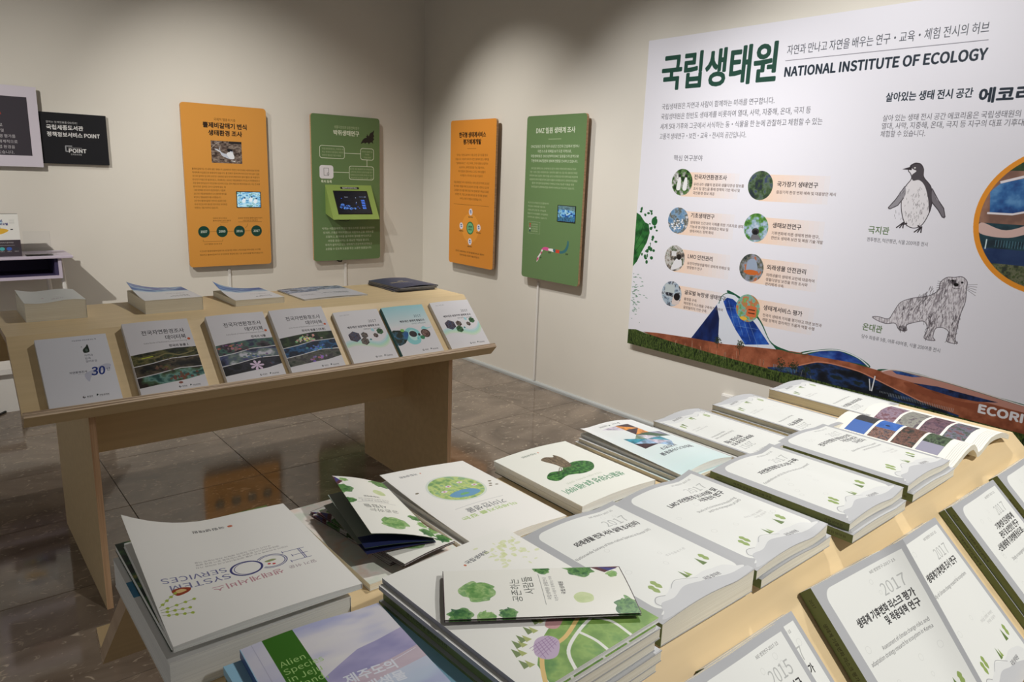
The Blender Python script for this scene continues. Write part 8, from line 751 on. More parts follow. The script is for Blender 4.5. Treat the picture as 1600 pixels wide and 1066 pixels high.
def logos(c, y, k=1.0, x=104):
    c.ell(x, y, 4.2 * k, 4.2 * k, (40, 38, 44)); c.ell(x + 1 * k, y - 1.2 * k, 2.6 * k, 2 * k, (232, 232, 234))
    c.text('환경부', x + 8 * k, y + 2.4 * k, 6.5 * k, (80, 80, 84), bold=.03)
    c.blob([(x + 38 * k, y - 6 * k), (x + 42 * k, y - 4 * k), (x + 40 * k, y), (x + 36 * k, y + 1 * k)], (44, 60, 60))
    c.text('국립생태원', x + 44 * k, y + 2.4 * k, 6.5 * k, (80, 80, 84), bold=.03); c.line([(x + 8 * k, y + 5 * k), (x + 26 * k, y + 5 * k)], .5, (150, 150, 150)); c.line([(x + 44 * k, y + 5 * k), (x + 74 * k, y + 5 * k)], .5, (150, 150, 150))

def art_databook(seed, sub, pals, subcol=(60, 56, 60)):
    c = Cv(210, 293, (214, 212, 216), 2.6); K = (56, 52, 58)
    c.text('전국자연환경조사', 188, 56, 21, K, 'r', bold=.02, sx=.9); c.text('데이터북', 188, 82, 21, K, 'r', bold=.02, sx=.9)
    c.ell(195, 87, 5, 5, (196, 84, 40)); c.text('Data Book of National Ecosystem Survey', 188, 94, 7.4, (120, 116, 122), 'r')
    c.text(sub, 188, 114, 11.5, subcol, 'r', bold=.05)
    B = [[(0, 133), (60, 128), (140, 120), (210, 122), (210, 158), (120, 160), (60, 172), (0, 178)], [(0, 181), (60, 175), (120, 163), (210, 161), (210, 204), (140, 202), (60, 216), (0, 222)],
         [(0, 225), (60, 219), (140, 205), (210, 207), (210, 240), (150, 252), (80, 258), (0, 264)]]
    for i, (P, pal) in enumerate(zip(B, pals)):
        c.photo(P, pal[0], 26, seed * 7 + i, 1.6)
        r = random.Random(seed * 9 + i)
        for k in range(pal[2]):
            x, y = r.gauss(pal[3], 22), r.gauss((P[0][1] + P[-1][1]) / 2 - 6, 7)
            c.ell(x, y, r.uniform(2, 7), r.uniform(2, 5), tuple(v * r.uniform(.7, 1.25) for v in pal[1]), .8)
    if seed == 2:
        for a in range(7): c.blob([(118, 236), (118 + 20 * math.cos(a * .9 - .25), 236 + 17 * math.sin(a * .9 - .25)), (118 + 26 * math.cos(a * .9), 236 + 22 * math.sin(a * .9)), (118 + 20 * math.cos(a * .9 + .25), 236 + 17 * math.sin(a * .9 + .25))], (214, 190, 216))
    if seed == 1: c.line(c.curve([(20, 150), (70, 152), (110, 140), (150, 150), (200, 138)], closed=False), 5, (120, 112, 70)); c.line([(30, 150), (66, 146)], 3, (190, 200, 60))
    logos(c, 278, .9, 120)
    return c

def hexa(c, x, y, r, pal, seed): c.photo([(x + r * math.cos(a * PI / 3 + .5), y + r * math.sin(a * PI / 3 + .5)) for a in range(6)], pal, 7, seed)

def art_ridge(kind):
    c = Cv(200, 262, (222, 220, 223), 2.8); K = (48, 46, 52)
    c.text('2017-백두대간', 22, 22, 7, (150, 150, 150))
    if kind != 1:
        for j, (dy, al) in enumerate(((0, .5), (7, .5), (14, .4), (-8, .35))):
            c.blob([(0, 158 + dy), (40, 150 + dy), (90, 156 + dy), (140, 172 + dy), (175, 160 + dy), (200, 130 + dy), (200, 146 + dy), (180, 172 + dy), (140, 184 + dy), (90, 170 + dy), (40, 160 + dy), (0, 166 + dy)], ((150, 214, 200), (170, 222, 190), (190, 226, 180), (160, 214, 220))[j], al)
        c.text('2017', 172, 66, 17, K, 'r'); c.text('백두대간 보호지역 생태계 조사', 178, 88, 12.5, K, 'r', bold=.06, sx=.92)
        c.text('(설악권역 · 지리권역)' if kind else '(태백권역 · 속리권역)', 178, 102, 8.5, (90, 90, 96), 'r')
        P = [[(40, 60, 100), (90, 80, 90), (40, 34, 50)], [(60, 60, 60), (120, 110, 100), (60, 40, 40)], [(30, 60, 40), (80, 130, 80), (30, 50, 30)], [(30, 40, 30), (60, 100, 50), (150, 140, 60)]]
        hexa(c, 48, 130, 27, P[0], 1 + kind); hexa(c, 92, 128, 16, P[1], 2 + kind); hexa(c, 84, 158, 19, P[2] if kind else P[1], 3 + kind)
        hexa(c, 142, 134, 12, P[1], 4); hexa(c, 168, 116, 16, P[2], 5); c.blob([(130, 106), (138, 96), (146, 108), (138, 114)], (150, 204, 214), .8); c.ell(112, 152, 5, 4, (60, 130, 130))
    else:
        for y in range(110): c.rect(0, y, 200, y + 1, (150 + y * .66, 204 + y * .18, 212 + y * .12))
        c.text('2017', 168, 66, 17, (60, 90, 110), 'r'); c.text('백두대간 생태계 정밀조사', 176, 88, 12.5, K, 'r', bold=.06, sx=.92); c.text('(오대산-소백산권역)', 176, 102, 8.5, (90, 110, 120), 'r')
        c.blob([(52, 140), (80, 118), (112, 128), (124, 150), (110, 196), (76, 206), (52, 186)], (140, 204, 206)); c.blob([(140, 128), (156, 116), (170, 126), (196, 124), (160, 134)], (150, 210, 214))
        c.blob([(70, 146), (88, 130), (104, 140), (104, 176), (86, 186), (70, 172)], (190, 226, 222))
        c.photo([(0, 128), (24, 124), (48, 130), (70, 140), (60, 166), (46, 184), (30, 196), (0, 196)], [(40, 90, 150), (60, 110, 140), (24, 36, 26), (30, 44, 30)], 30, 7, curve=True)
        c.ell(48, 128, 9, 8, (130, 190, 90)); c.ell(90, 152, 18, 16, (50, 44, 46)); c.ell(152, 154, 22, 22, (70, 48, 40)); c.photo([(150 + 17 * math.cos(a), 154 + 17 * math.sin(a)) for a in np.arange(0, 6.2, .3)], [(60, 36, 32), (150, 120, 110), (60, 44, 40)], 6, 8)
        c.ell(118, 158, 6, 7, (50, 44, 46)); c.ell(128, 174, 11, 10, (60, 130, 90)); c.ell(104, 176, 4, 4, (90, 190, 190))
    logos(c, 238, 1.0, 104)
    return c

def art_anniversary():
    c = Cv(200, 262, (222, 223, 230), 2.8); K = (90, 92, 110)
    c.text('국립생태원 사진으로 보는 책', 168, 20, 6, K, 'r')
    c.blob([(124, 56), (134, 44), (140, 36), (142, 56), (140, 66), (126, 68)], (34, 44, 34)); c.ell(122, 44, 1.6, 1.4, (30, 40, 30)); c.ell(134, 58, 4, 6, (90, 110, 100), .8)
    c.lines(['자연과', '함께', '걸어온길'], 124, 82, 9, 11.5, K)
    c.blob([(112, 150), (140, 134), (176, 118), (192, 124), (180, 138), (150, 146), (130, 160), (120, 178)], (186, 188, 206), .8)
    c.text('자연환경조사', 72, 142, 9, (70, 72, 86), 'l', bold=.03); c.line([(94, 147), (120, 147)], .5, K)
    c.text('30', 131, 156, 40, (30, 52, 130), 'l', bold=.05, shear=.18, sx=.9); c.text('년', 176, 144, 13, (50, 60, 100), shear=.2)
    logos(c, 232, .95, 96)
    return c

def art_eco():
    """cover of the ecosystem services book, 208 x 292"""
    c = Cv(208, 292, (238, 237, 232), 3.2); N = (56, 58, 120)
    def serif(t, x, y, s, w):
        c.text(t, x, y, s, N, fit=w); c.text(t, x + 1, y, s, (240, 240, 238), fit=w - 1, alpha=.35)
    c.text('알기 쉬운', 24, 92, 9, (150, 130, 140)); c.text('생태계서비스', 66, 92, 15, (190, 140, 150), bold=.02)
    for d in (0, 2.2): c.line([(30 + d, 104), (30 + d, 134)], .9, N)
    for y, x in ((104, 50), (119, 44), (134, 52)): c.line([(24, y), (x, y)], .9, N); c.line([(x, y - 3), (x, y + 3)], .9, N)
    for q in (16, 18.5): c.line([(70 + q * math.cos(a), 119 + q * math.sin(a)) for a in np.arange(.7, 5.6, .2)], 1.1, N)
    c.ring(101, 118, 18, 2.6, N); c.ring(99, 118, 16, .8, N)
    c.ell(70, 110, 2, 2, (200, 60, 60)); c.ell(75, 113, 2, 2, (200, 60, 60)); c.blob([(64, 120), (74, 118), (78, 122), (68, 124)], (150, 160, 110))
    serif('SYSTEM', 122, 116, 17, 66); serif('SERVICES', 122, 134, 16, 72)
    c.blob([(172, 96), (184, 92), (188, 104), (178, 108), (168, 104)], (150, 60, 36)); c.blob([(173, 100), (182, 97), (184, 103), (177, 105)], (220, 190, 130))
    for i, t in enumerate(['자연이 우리에게 주는 선물 생태계서비스의 의미와 가치', '생태계서비스의 종류와 평가방법을 알기 쉽게 설명', '우리가 누리는 자연의 혜택과 지속가능한 이용']): c.text(t, 40 + 9 * i, 150 + 7 * i, 5, (150, 146, 146))
    c.text('국립생태원', 92, 258, 9, (70, 70, 74), bold=.03); c.blob([(82, 251), (87, 250), (88, 255), (83, 256)], (200, 110, 80))
    g = (166, 186, 74)
    for (x, y), (u, v) in (((206, 60), (176, 50)), ((206, 70), (168, 78)), ((206, 66), (176, 62)), ((206, 76), (184, 100))):
        c.line([(x, y), (u, v)], .8, (150, 160, 110))
        for t in (.2, .45, .7, .95): c.blob([(x + (u-x)*t, y + (v-y)*t - 3), (x + (u-x)*t + 2.4, y + (v-y)*t), (x + (u-x)*t, y + (v-y)*t + 2.4), (x + (u-x)*t - 1.6, y + (v-y)*t)], g)
    return c

def art_pond():
    c = Cv(180, 285, (238, 237, 232), 3.0)
    c.text('미세먼지를 잡는', 40, 84, 11, (176, 200, 130), bold=.06, fit=110); c.text('기이한생물', 50, 104, 18, (120, 122, 124), bold=.02, fit=78); c.line([(40, 114), (140, 114)], .8, (180, 180, 180))
    R = lambda h, w: ramp(fbm(h, w, 34, 3), [(120, 160, 108), (160, 192, 118), (200, 214, 136), (140, 180, 134)])
    c.ell(90, 180, 54, 52, (214, 222, 214)); c.ell(90, 180, 50, 48, R)
    c.blob([(60, 150), (84, 140), (112, 146), (118, 160), (92, 168), (68, 164)], (110, 160, 196)); c.blob([(84, 150), (100, 150), (98, 156), (86, 156)], (120, 180, 120))
    for x, y in ((54, 176), (72, 196), (100, 190), (118, 176)): c.ell(x, y, 6, 4, (226, 220, 226)); c.ell(x, y, 2, 2, (200, 130, 140))
    for x, y in ((24, 168), (16, 160), (30, 160), (18, 178), (160, 196)): c.ell(x, y, 3.5, 2.2, (120, 110, 90))
    c.text('국립생태원', 118, 264, 8, (120, 120, 124), bold=.03); c.ell(111, 261, 1.5, 2, (200, 120, 90))
    return c

def art_tree():
    c = Cv(185, 235, (238, 239, 230), 3.2)
    c.text('생물다양성', 26, 62, 20, (60, 130, 88), 'l', bold=.03, fit=74); c.text('숲과 사람 이야기', 106, 62, 20, (70, 140, 98), 'l', bold=.03, fit=66)
    c.text('자연과 사람이 함께하는 생태원', 60, 42 + 36, 7, (190, 200, 180))
    R = lambda h, w: ramp(fbm(h, w, 12, 6), [(24, 70, 36), (50, 110, 50), (90, 146, 70)])
    c.blob([(40, 118), (60, 96), (90, 90), (120, 100), (150, 94), (160, 112), (140, 128), (116, 122), (100, 134), (70, 140), (46, 134)], R)
    c.blob([(84, 130), (104, 130), (108, 150), (116, 178), (100, 186), (86, 178), (78, 186), (74, 164)], lambda h, w: ramp(fbm(h, w, 8, 9, 3, .4, 2), [(70, 56, 44), (120, 104, 84), (150, 134, 110)]))
    for k in range(7): c.line([(92 + k * 3, 134), (76 + k * 9, 116)], 1.2, (80, 64, 50))
    c.text('국립생태원', 100, 214, 8, (120, 130, 120), bold=.03); c.ell(95, 211, 1.5, 2, (200, 120, 90))
    return c

def art_mosaic():
    c = Cv(160, 265, (222, 236, 234), 3.2)
    for y in range(265): c.rect(0, y, 160, y + 1.4, (206 + y * .12, 228 + y * .035, 228 + y * .03))
    c.text('멸종위기 야생동물', 26, 82, 13, (70, 76, 84), bold=.05, fit=96); c.text('보전연구', 56, 100, 13, (70, 76, 84), bold=.05)
    T = [((44, 206), (84, 206), (84, 236), 0), ((44, 236), (84, 236), (44, 206), 1), ((84, 206), (84, 236), (124, 236), 2), ((44, 176), (84, 176), (44, 206), 3), ((84, 176), (84, 206), (44, 206), 4),
         ((84, 176), (124, 146), (84, 146), 5), ((44, 146), (84, 146), (84, 176), 6), ((44, 146), (44, 176), (84, 176), 7), ((84, 116), (124, 146), (84, 146), 8), ((44, 116), (84, 146), (44, 146), 9),
         ((44, 116), (84, 116), (84, 146), 2), ((8, 146), (44, 146), (44, 176), 7), ((8, 146), (8, 176), (44, 176), 10), ((84, 146), (124, 146), (124, 176), 9), ((84, 116), (124, 116), (124, 146), 4), ((64, 92), (84, 116), (44, 116), 8)]
    pal = [(232, 150, 66), (64, 40, 44), (190, 182, 196), (232, 150, 66), (64, 40, 44), (120, 140, 120), (200, 196, 206), (56, 90, 60), (150, 180, 210), (60, 140, 160), (150, 150, 170)]
    for i, (a, b, d, q) in enumerate(T):
        q = pal[q]; c.photo([a, b, d], [tuple(v * .75 for v in q), q, tuple(min(255, v * 1.15) for v in q)], 9, 40 + i)
    logos(c, 248, .8, 60)
    return c

def art_garden():
    """cover with a watercolour map of the institute grounds"""
    c = Cv(200, 265, (238, 238, 232), 3.2); S = (90, 70, 90)
    c.text('T', 30, 142, 16, S, rot=-24); c.text('국립생태원', 120, 40, 9, (80, 84, 90), 'c', bold=.03, rot=8); c.ell(96, 42, 1.8, 2.2, (200, 120, 90))
    r = random.Random(8)
    for k in range(60): x = r.gauss(160, 16); y = r.gauss(48, 16); c.ell(x, y, r.uniform(1, 5), r.uniform(1, 4), (206, 216, 150), .5)
    c.photo([(24, 265), (34, 236), (60, 212), (96, 196), (140, 190), (176, 170), (200, 168), (200, 265)], [(110, 150, 70), (140, 176, 90), (90, 140, 70)], 24, 5, curve=False)
    c.line(c.curve([(20, 262), (50, 228), (90, 222), (130, 206), (160, 196), (200, 180)], closed=False), 5, (222, 190, 120))
    for P in ([(60, 265), (76, 240), (110, 224), (150, 214), (200, 204)], [(110, 265), (112, 246), (108, 224)], [(150, 265), (152, 236), (140, 216)]): c.line(c.curve(P, closed=False), 4, (232, 234, 226))
    c.blob([(44, 222), (60, 206), (76, 208), (80, 222), (62, 238), (48, 236)], (190, 170, 196)); 
    for k in range(5): c.line([(48 + 6 * k, 234 - 2 * k), (56 + 5 * k, 210)], .8, (150, 120, 160)); c.line([(46, 228 - 4 * k), (78, 222 - 3 * k)], .6, (150, 120, 160))
    c.blob([(86, 196), (100, 186), (116, 188), (112, 198), (94, 206)], (196, 150, 150)); c.rect(120, 200, 132, 206, (120, 70, 110))
    for x, y in ((30, 214), (40, 204), (50, 200), (66, 194), (24, 232), (84, 186)):
        c.poly([(x, y - 14), (x - 5, y), (x + 5, y)], (120, 140, 90)); c.poly([(x + 5, y - 10), (x + 1, y + 2), (x + 9, y + 2)], (170, 180, 110))
    return c

def art_leaflet():
    """folding leaflet, 98 x 218, green watercolour trees"""
    c = Cv(98, 218, (236, 236, 228), 4.0); r = random.Random(3)
    def tree(x, y, q, dark, sx=1.0):
        pal = [(34, 84, 48), (60, 116, 56), (110, 156, 84), (44, 96, 52)] if dark else [(86, 140, 70), (120, 166, 92), (160, 192, 126), (96, 150, 80)]
        for k in range(3):
            P = [(x + q * sx * (1 - .16 * k) * r.uniform(.72, 1.12) * math.cos(a), y + q * (1 - .16 * k) * r.uniform(.72, 1.1) * math.sin(a)) for a in np.arange(0, 6.28, .33)]
            c.photo(P, pal, 9, r.randrange(999), 1, 1, .8, True)
    tree(50, 40, 22, 0); tree(6, 18, 15, 1); tree(2, 46, 12, 0); tree(6, 70, 11, 1); tree(94, 166, 20, 1); tree(96, 120, 12, 1); tree(10, 206, 16, 1, 1.3); tree(80, 204, 8, 0)
    c.photo([(22, 152), (34, 148), (42, 158), (36, 170), (24, 168)], [(186, 204, 146), (206, 218, 170)], 9, 4, curve=True)
    c.text('공존하는', 50, 88, 13, (80, 84, 80), 'c', shear=.1); c.text('사람들', 60, 104, 14, (70, 74, 70), 'c', shear=-.1)
    c.line([(20, 114), (84, 114)], .6, (140, 140, 140)); c.text('국립생태원 관람안내', 52, 122, 5.5, (110, 110, 110), 'c'); c.text('자연과 사람이 함께하는 미래', 52, 129, 4.5, (130, 130, 130), 'c'); c.text('국립생태원', 52, 140, 6, (90, 90, 90), 'c', bold=.04)
    c.poly([(98, 180), (84, 196), (98, 218)], (90, 50, 60)); c.poly([(98, 190), (88, 202), (94, 214)], (60, 60, 130))
    c.rect(0, 0, 98, .8, (60, 40, 50)); c.rect(0, 217, 98, 218, (60, 40, 50))
    return c

def art_alien():
    """book with violet hills and a green band: left strip is a hinge"""
    c = Cv(172, 245, (206, 206, 220), 3.2)
    c.photo([(0, 0), (172, 0), (172, 245), (0, 245)], [(176, 180, 214), (216, 214, 222), (226, 224, 224), (200, 200, 222)], 60, 2, 2.4)
    c.photo([(60, 96), (110, 70), (172, 58), (172, 110), (110, 112), (50, 130)], [(150, 148, 190), (176, 170, 204), (190, 184, 206)], 40, 3, 2)
    c.photo([(40, 134), (100, 108), (172, 96), (172, 130), (90, 150)], [(190, 170, 186), (204, 190, 200)], 30, 4, 3)
    c.photo([(0, 245), (0, 170), (60, 142), (120, 124), (172, 118), (172, 245)], [(170, 176, 210), (186, 200, 220), (196, 204, 222)], 50, 5, 3)
    c.rect(0, 0, 24, 245, (206, 206, 222), .7); c.line([(12, 0), (12, 245)], .8, (180, 180, 200))
    c.rect(24, 0, 60, 245, (56, 110, 30))
    c.lines(['Alien', 'Species', 'in Jeju', 'Island,', 'Korea'], 27, 56, 12.5, 13.5, (170, 206, 130))
    c.text('제주도의', 76, 118, 17, (222, 226, 236), bold=.05); c.text('외래생물', 76, 138, 17, (222, 226, 236), bold=.05); c.line([(108, 112), (168, 100)], .8, (226, 226, 236))
    return c

def art_forest_cover():
    c = Cv(210, 292, (60, 90, 60), 1.6)
    c.photo([(0, 0), (210, 0), (210, 292), (0, 292)], [(16, 36, 30), (30, 70, 50), (70, 110, 60), (150, 140, 60), (40, 80, 70)], 26, 9)
    c.rect(0, 0, 210, 50, (170, 196, 210)); c.text('생태원 화보집', 30, 34, 18, (60, 70, 80), bold=.04)
    return c

def art_bluebook(seed, t1):
    c = Cv(205, 285, (232, 233, 236), 2.2)
    c.photo([(0, 285), (0, 190), (60, 200), (130, 176), (205, 196), (205, 285)], [(60, 90, 160), (90, 130, 190), (170, 200, 220), (110, 120, 180)], 30, seed, 2.5)
    c.photo([(0, 196), (60, 204), (130, 180), (205, 200), (205, 176), (130, 160), (60, 184), (0, 176)], [(150, 190, 216), (200, 220, 230), (120, 170, 210)], 20, seed + 1, 3, alpha=.7)
    for i, t in enumerate(t1): c.text(t, 30, 60 + i * 20, 13, (70, 70, 80), bold=.03)
    c.lines(['국립생태원 조사보고서', '자연환경조사 자료집'], 30, 120, 8, 12, (140, 140, 150))
    return c

def art_whitebook():
    c = Cv(185, 255, (226, 229, 226), 2.2)
    c.text('자료집', 60, 60, 14, (170, 150, 160), bold=.03); c.line([(40, 40), (150, 40)], 1, (150, 160, 170)); c.rect(60, 110, 84, 118, (240, 240, 240)); c.ell(120, 96, 4, 3, (190, 140, 160))
    return c

def art_magazine():
    c = Cv(300, 290, (214, 212, 218), 2.0)
    c.photo([(0, 200), (300, 196), (300, 290), (0, 290)], [(30, 40, 60), (90, 110, 150), (190, 200, 216), (60, 70, 90)], 22, 4, 1.6)
    c.photo([(150, 170), (300, 166), (300, 200), (150, 204)], [(60, 80, 120), (180, 190, 206)], 12, 5)
    c.rect(172, 60, 174, 160, (160, 160, 170)); c.text('국립생태원 전시회', 40, 120, 24, (90, 90, 110), bold=.03, fit=120); c.lines(['생태와 자연을 담다', '특별전시 안내', '자연과 사람'], 44, 84, 11, 14, (120, 120, 130)); c.text('관람안내', 210, 110, 16, (90, 90, 110)); c.lines(['함께하는 생태원', '기획전시'], 210, 90, 9, 12, (120, 120, 130))
    return c

def art_navy():
    c = Cv(220, 285, (56, 62, 92), 2.0)
    c.text('국립생태원', 80, 150, 24, (190, 176, 130), bold=.04, fit=100); c.text('연차보고서', 70, 120, 18, (170, 170, 180)); c.line([(60, 100), (160, 100)], 1.2, (120, 120, 140)); c.text('생태', 90, 178, 16, (196, 186, 150), bold=.04)
    return c

def art_openpage(side):
    """page with a strip of four photographs"""
    c = Cv(200, 262, (240, 238, 230), 2.6)
    P = [[(50, 50, 54), (60, 60, 60)], [(40, 90, 170), (60, 110, 190)], [(60, 40, 36), (120, 80, 66), (40, 44, 40)], [(30, 44, 30), (90, 110, 80), (40, 50, 40)]] if side == 0 else \
        [[(120, 100, 120), (150, 130, 146), (110, 70, 80)], [(130, 130, 124), (150, 150, 140), (90, 80, 90)], [(80, 60, 76), (120, 90, 100), (60, 40, 50)], [(70, 80, 70), (110, 110, 130), (110, 70, 70)]]
    x0, x1 = (82, 166) if side == 0 else (22, 124)
    for i in range(4):
        y = 30 + i * 50
        c.photo([(x0, y), (x1, y), (x1, y + 44), (x0, y + 44)], P[i], 8, 60 + i + side * 9)
        if side == 0 and i == 0: c.rect(x0, y, x0 + 46, y + 44, (62, 104, 180))
        if side == 0 and i == 1: c.photo([(x0, y), (x0 + 38, y), (x0 + 40, y + 44), (x0, y + 44)], [(80, 56, 50), (150, 110, 96), (60, 60, 70)], 4, 70); c.ell(x1 - 30, y + 20, 3, 5, (20, 30, 60))
        if side == 0 and i == 3: c.rect(x0, y, x0 + 34, y + 44, (150, 148, 168))
    if side == 0:
        for i in range(8): c.line([(20, 30 + i * 6), (80, 30 + i * 6)], .7, (150, 150, 150))
        c.text('조사지역 현황', 20, 24, 9, (50, 50, 50), bold=.04)
    for i in range(5): c.line([(x0 if side else 20, 240 + i * 4), (x1, 240 + i * 4)], .5, (170, 168, 160))
    return c

# ---------------------------------------------------------------- setting
def struct(name, mb, mats, parent=None):
    o = mb.build(name, mats, parent)
    return tag(o, kind='structure')

fl = MB(); fl.box((-5.6, -7.6, -0.06), (0.1, 0.1, -0.0035)); floor = struct('floor', fl, M_GROUT)
_tiles = {}
def tile(x0, y0, x1, y1):
    key = (round(x1 - x0, 4), round(y1 - y0, 4))
    if key not in _tiles:
        m = MB(); w, h = key; e = 0.0012; b = 0.0012
        P = [(0, 0), (w, 0), (w, h), (0, h)]; Q = [(b, b), (w - b, b), (w - b, h - b), (b, h - b)]
        m.face([(x, y, 0) for x, y in Q])
        for k in range(4):
            a, c_ = P[k], P[(k+1) % 4]; d, f = Q[k], Q[(k+1) % 4]
            m.face([(*a, -e), (*c_, -e), (*f, 0), (*d, 0)]); m.face([(*a, -0.02), (*c_, -0.02), (*c_, -e), (*a, -e)])
        t_ = m.build('tile', M_FLOOR); _tiles[key] = t_.data
        bpy.data.objects.remove(t_)
    o = bpy.data.objects.new('tile', _tiles[key]); C.objects.link(o); o.location = (x0, y0, 0); o.parent = floor
GX = [-0.435 - 0.598 * k for k in range(-1, 9)]; GY = [-2.01 - 0.61 * k for k in range(-4, 10)]
for a, b in zip(GX, GX[1:]):
    for c_, d in zip(GY, GY[1:]):
        x0, x1, y0, y1 = b + .0012, min(a - .0012, 0), d + .0012, min(c_ - .0012, 0)
        if x1 - x0 > .02 and y1 - y0 > .02: tile(x0, y0, x1, y1)

w = MB(); w.box((-5.6, 0, 0), (0.12, 0.12, 3.5)); struct('wall_back', w, M_WALL)
w = MB(); w.box((0, -7.6, 0), (0.12, 0, 3.5)); struct('wall_right', w, M_WALL)
w = MB(); w.box((-5.6, -7.6, 3.5), (0.12, 0.12, 3.6)); struct('ceiling', w, M_CEIL)
def skirt(name, along):
    m = MB(); prof = [(0, 0), (-.016, 0), (-.016, .014), (-.013, .021), (-.007, .026), (0, .027)]
    if along == 'y':
        prof = [(x, z) for x, z in prof]; n = len(prof)
        for k in range(n):
            a, b = prof[k], prof[(k+1) % n]; m.face([(a[0], 0, a[1]), (b[0], 0, b[1]), (b[0], -7.6, b[1]), (a[0], -7.6, a[1])])
    else:
        m.prism_x([(y, z) for y, z in prof], -5.6, -.016)
    struct(name, m, M_SKIRT)
skirt('baseboard_right', 'y'); skirt('baseboard_back', 'x')

# ---------------------------------------------------------------- wall panels
def frame(o, xa, ya):
    x = Vector(xa).normalized(); y = Vector(ya).normalized(); z = x.cross(y).normalized()
    return Matrix(((x.x, y.x, z.x, o[0]), (x.y, y.y, z.y, o[1]), (x.z, y.z, z.z, o[2]), (0, 0, 0, 1)))
def back_frame(x, z, d): return frame((x, -d, z), (1, 0, 0), (0, 0, 1))
def right_frame(y, z, d): return frame((-d, y, z), (0, -1, 0), (0, 0, 1))

def slab_xy(m, w, h, z0, z1, r=0, mf=0, ms=1):
    """board in the local xy plane, rounded corners, uv on its front"""
    if r:
        P = []
        for cx, cy, a0 in ((w-r, r, -90), (w-r, h-r, 0), (r, h-r, 90), (r, r, 180)):
            P += [(cx + r * math.cos(math.radians(a0 + t)), cy + r * math.sin(math.radians(a0 + t))) for t in range(0, 91, 15)]
    else: P = [(0, 0), (w, 0), (w, h), (0, h)]
    m.face([(x, y, z1) for x, y in P], mf, [(x / w, y / h) for x, y in P])
    m.face([(x, y, z0) for x, y in reversed(P)], ms)
    for a, b in zip(P, P[1:] + P[:1]): m.face([(*a, z0), (*b, z0), (*b, z1), (*a, z1)], ms)

def panel(label, M, art, group='tall rounded information panels'):
    root = empty('information_panel', label, 'information panel', M, group)
    m = MB(); slab_xy(m, .582, 1.111, -.018, 0, .022); m.build('board', [print_mat(art.__name__ + '_print', art(), 0.38, 0.35), M_PLYV], root, M)
    m = MB(); m.box((.12, .12, -.05), (.46, .99, -.018)); m.build('mounting_frame', M_PLYV, root, M)
    return root
def screen(root, M, x, y, w, h, cv, name):
    F = M @ Matrix.Translation((x, y, 0))
    m = MB(); slab_xy(m, w, h, 0, .0015); m.build('screen', [print_mat(name, cv, 0.15, 0.5, 0.85), M_BLACK], root, F)
    m = MB()
    for a, b in (((-.004, -.004), (w + .004, 0)), ((-.004, h), (w + .004, h + .004)), ((-.004, 0), (0, h)), ((w, 0), (w + .004, h))): m.box((*a, 0), (*b, .003))
    m.build('screen_bezel', M_BLACK, root, F)

Mp = back_frame(-1.954, .792, .05)
p1 = panel('orange panel about a nesting tern, with bird photo and four dark green circles', Mp, art_orange_gull)
screen(p1, Mp, .348, 1.111 - .693, .168, .106, art_screen_birds(), 'bird_video')
Mp = back_frame(-1.032, .792, .05)
p2 = panel('green panel with black bat silhouette and lime kiosk box', Mp, art_green_bat)
# kiosk box standing out of the bat panel
kx0, kx1 = .105, .502; zt, zb, zw = .589, .330, .367; D = .137
m = MB(); T0, T1 = (kx0, zt, 0), (kx1, zt, 0); B0, B1 = (kx0, zb, D), (kx1, zb, D); W0, W1 = (kx0, zw, 0), (kx1, zw, 0)
m.face([B0, B1, T1, T0]); m.face([T0, W0, B0]); m.face([T1, B1, W1]); m.face([W0, W1, B1, B0]); m.face([T0, T1, W1, W0])
kiosk = m.build('kiosk_box', M_LIME, p2, Mp)
ux = Vector((0, zt - zb, -D)); L = ux.length; F = frame((kx0, zb, D), (1, 0, 0), ux)
m = MB(); m.box((.052, .043, -.002), (.346, .243, .0015)); m.build('screen_bezel', M_BLACK, kiosk, Mp @ F)
m = MB(); slab_xy(m, .275, .182, 0, .0008); m.build('screen', [print_mat('map_video', art_screen_dark(), 0.12, 0.5, 0.9), M_BLACK], kiosk, Mp @ F @ Matrix.Translation((.0615, .052, .0016)))
cv = Cv(160, 18, (30, 30, 30), 3); cv.text('황금박쥐 위치추적 서비스', 80, 13.5, 12, (220, 220, 220), 'c', bold=.05)
m = MB(); slab_xy(m, .16, .018, 0, .001); m.build('title_plate', [print_mat('kiosk_title', cv, .5), M_BLACK], kiosk, Mp @ F @ Matrix.Translation((.122, .258, 0)))
m = MB(); m.tube([(.16, .345, .03), (.17, .325, .05), (.22, .315, .04), (.27, .312, .03), (.30, .322, .03), (.31, .345, .02)], .003); m.build('cable', M_BLACK, kiosk, Mp)
m = MB(); m.tube([(.20, .004, -.03), (.225, -.012, -.028), (.245, -.014, -.03), (.25, .003, -.03)], .007); m.build('cable_end', M_BLACK, p2, Mp)
Mp = right_frame(-.471, .792, .05)
panel('orange panel on the right hand wall, with a green disc ringed by white dots', Mp, art_orange_service)
Mp = right_frame(-1.395, .792, .05)
p4 = panel('green panel on the right hand wall, with coloured curved map strip and small screen', Mp, art_green_dmz)
screen(p4, Mp, .356, 1.111 - .691, .166, .102, art_screen_blue(), 'river_video')

def duct(label, F, h):
    m = MB(); m.box((0, 0, 0), (.018, h, .011)); o = m.build('cable_duct', M_DUCT, None, F, bevel=.002); tag(o, label, 'cable duct', 'white cable ducts under the wall panels')
duct('white cable duct running down from the orange tern panel', back_frame(-1.68, .027, 0), .735)
duct('white cable duct running down from the green bat panel', back_frame(-.752, .027, 0), .735)
duct('white cable duct running down the right wall from the green map panel', right_frame(-1.524, .027, 0), .735)

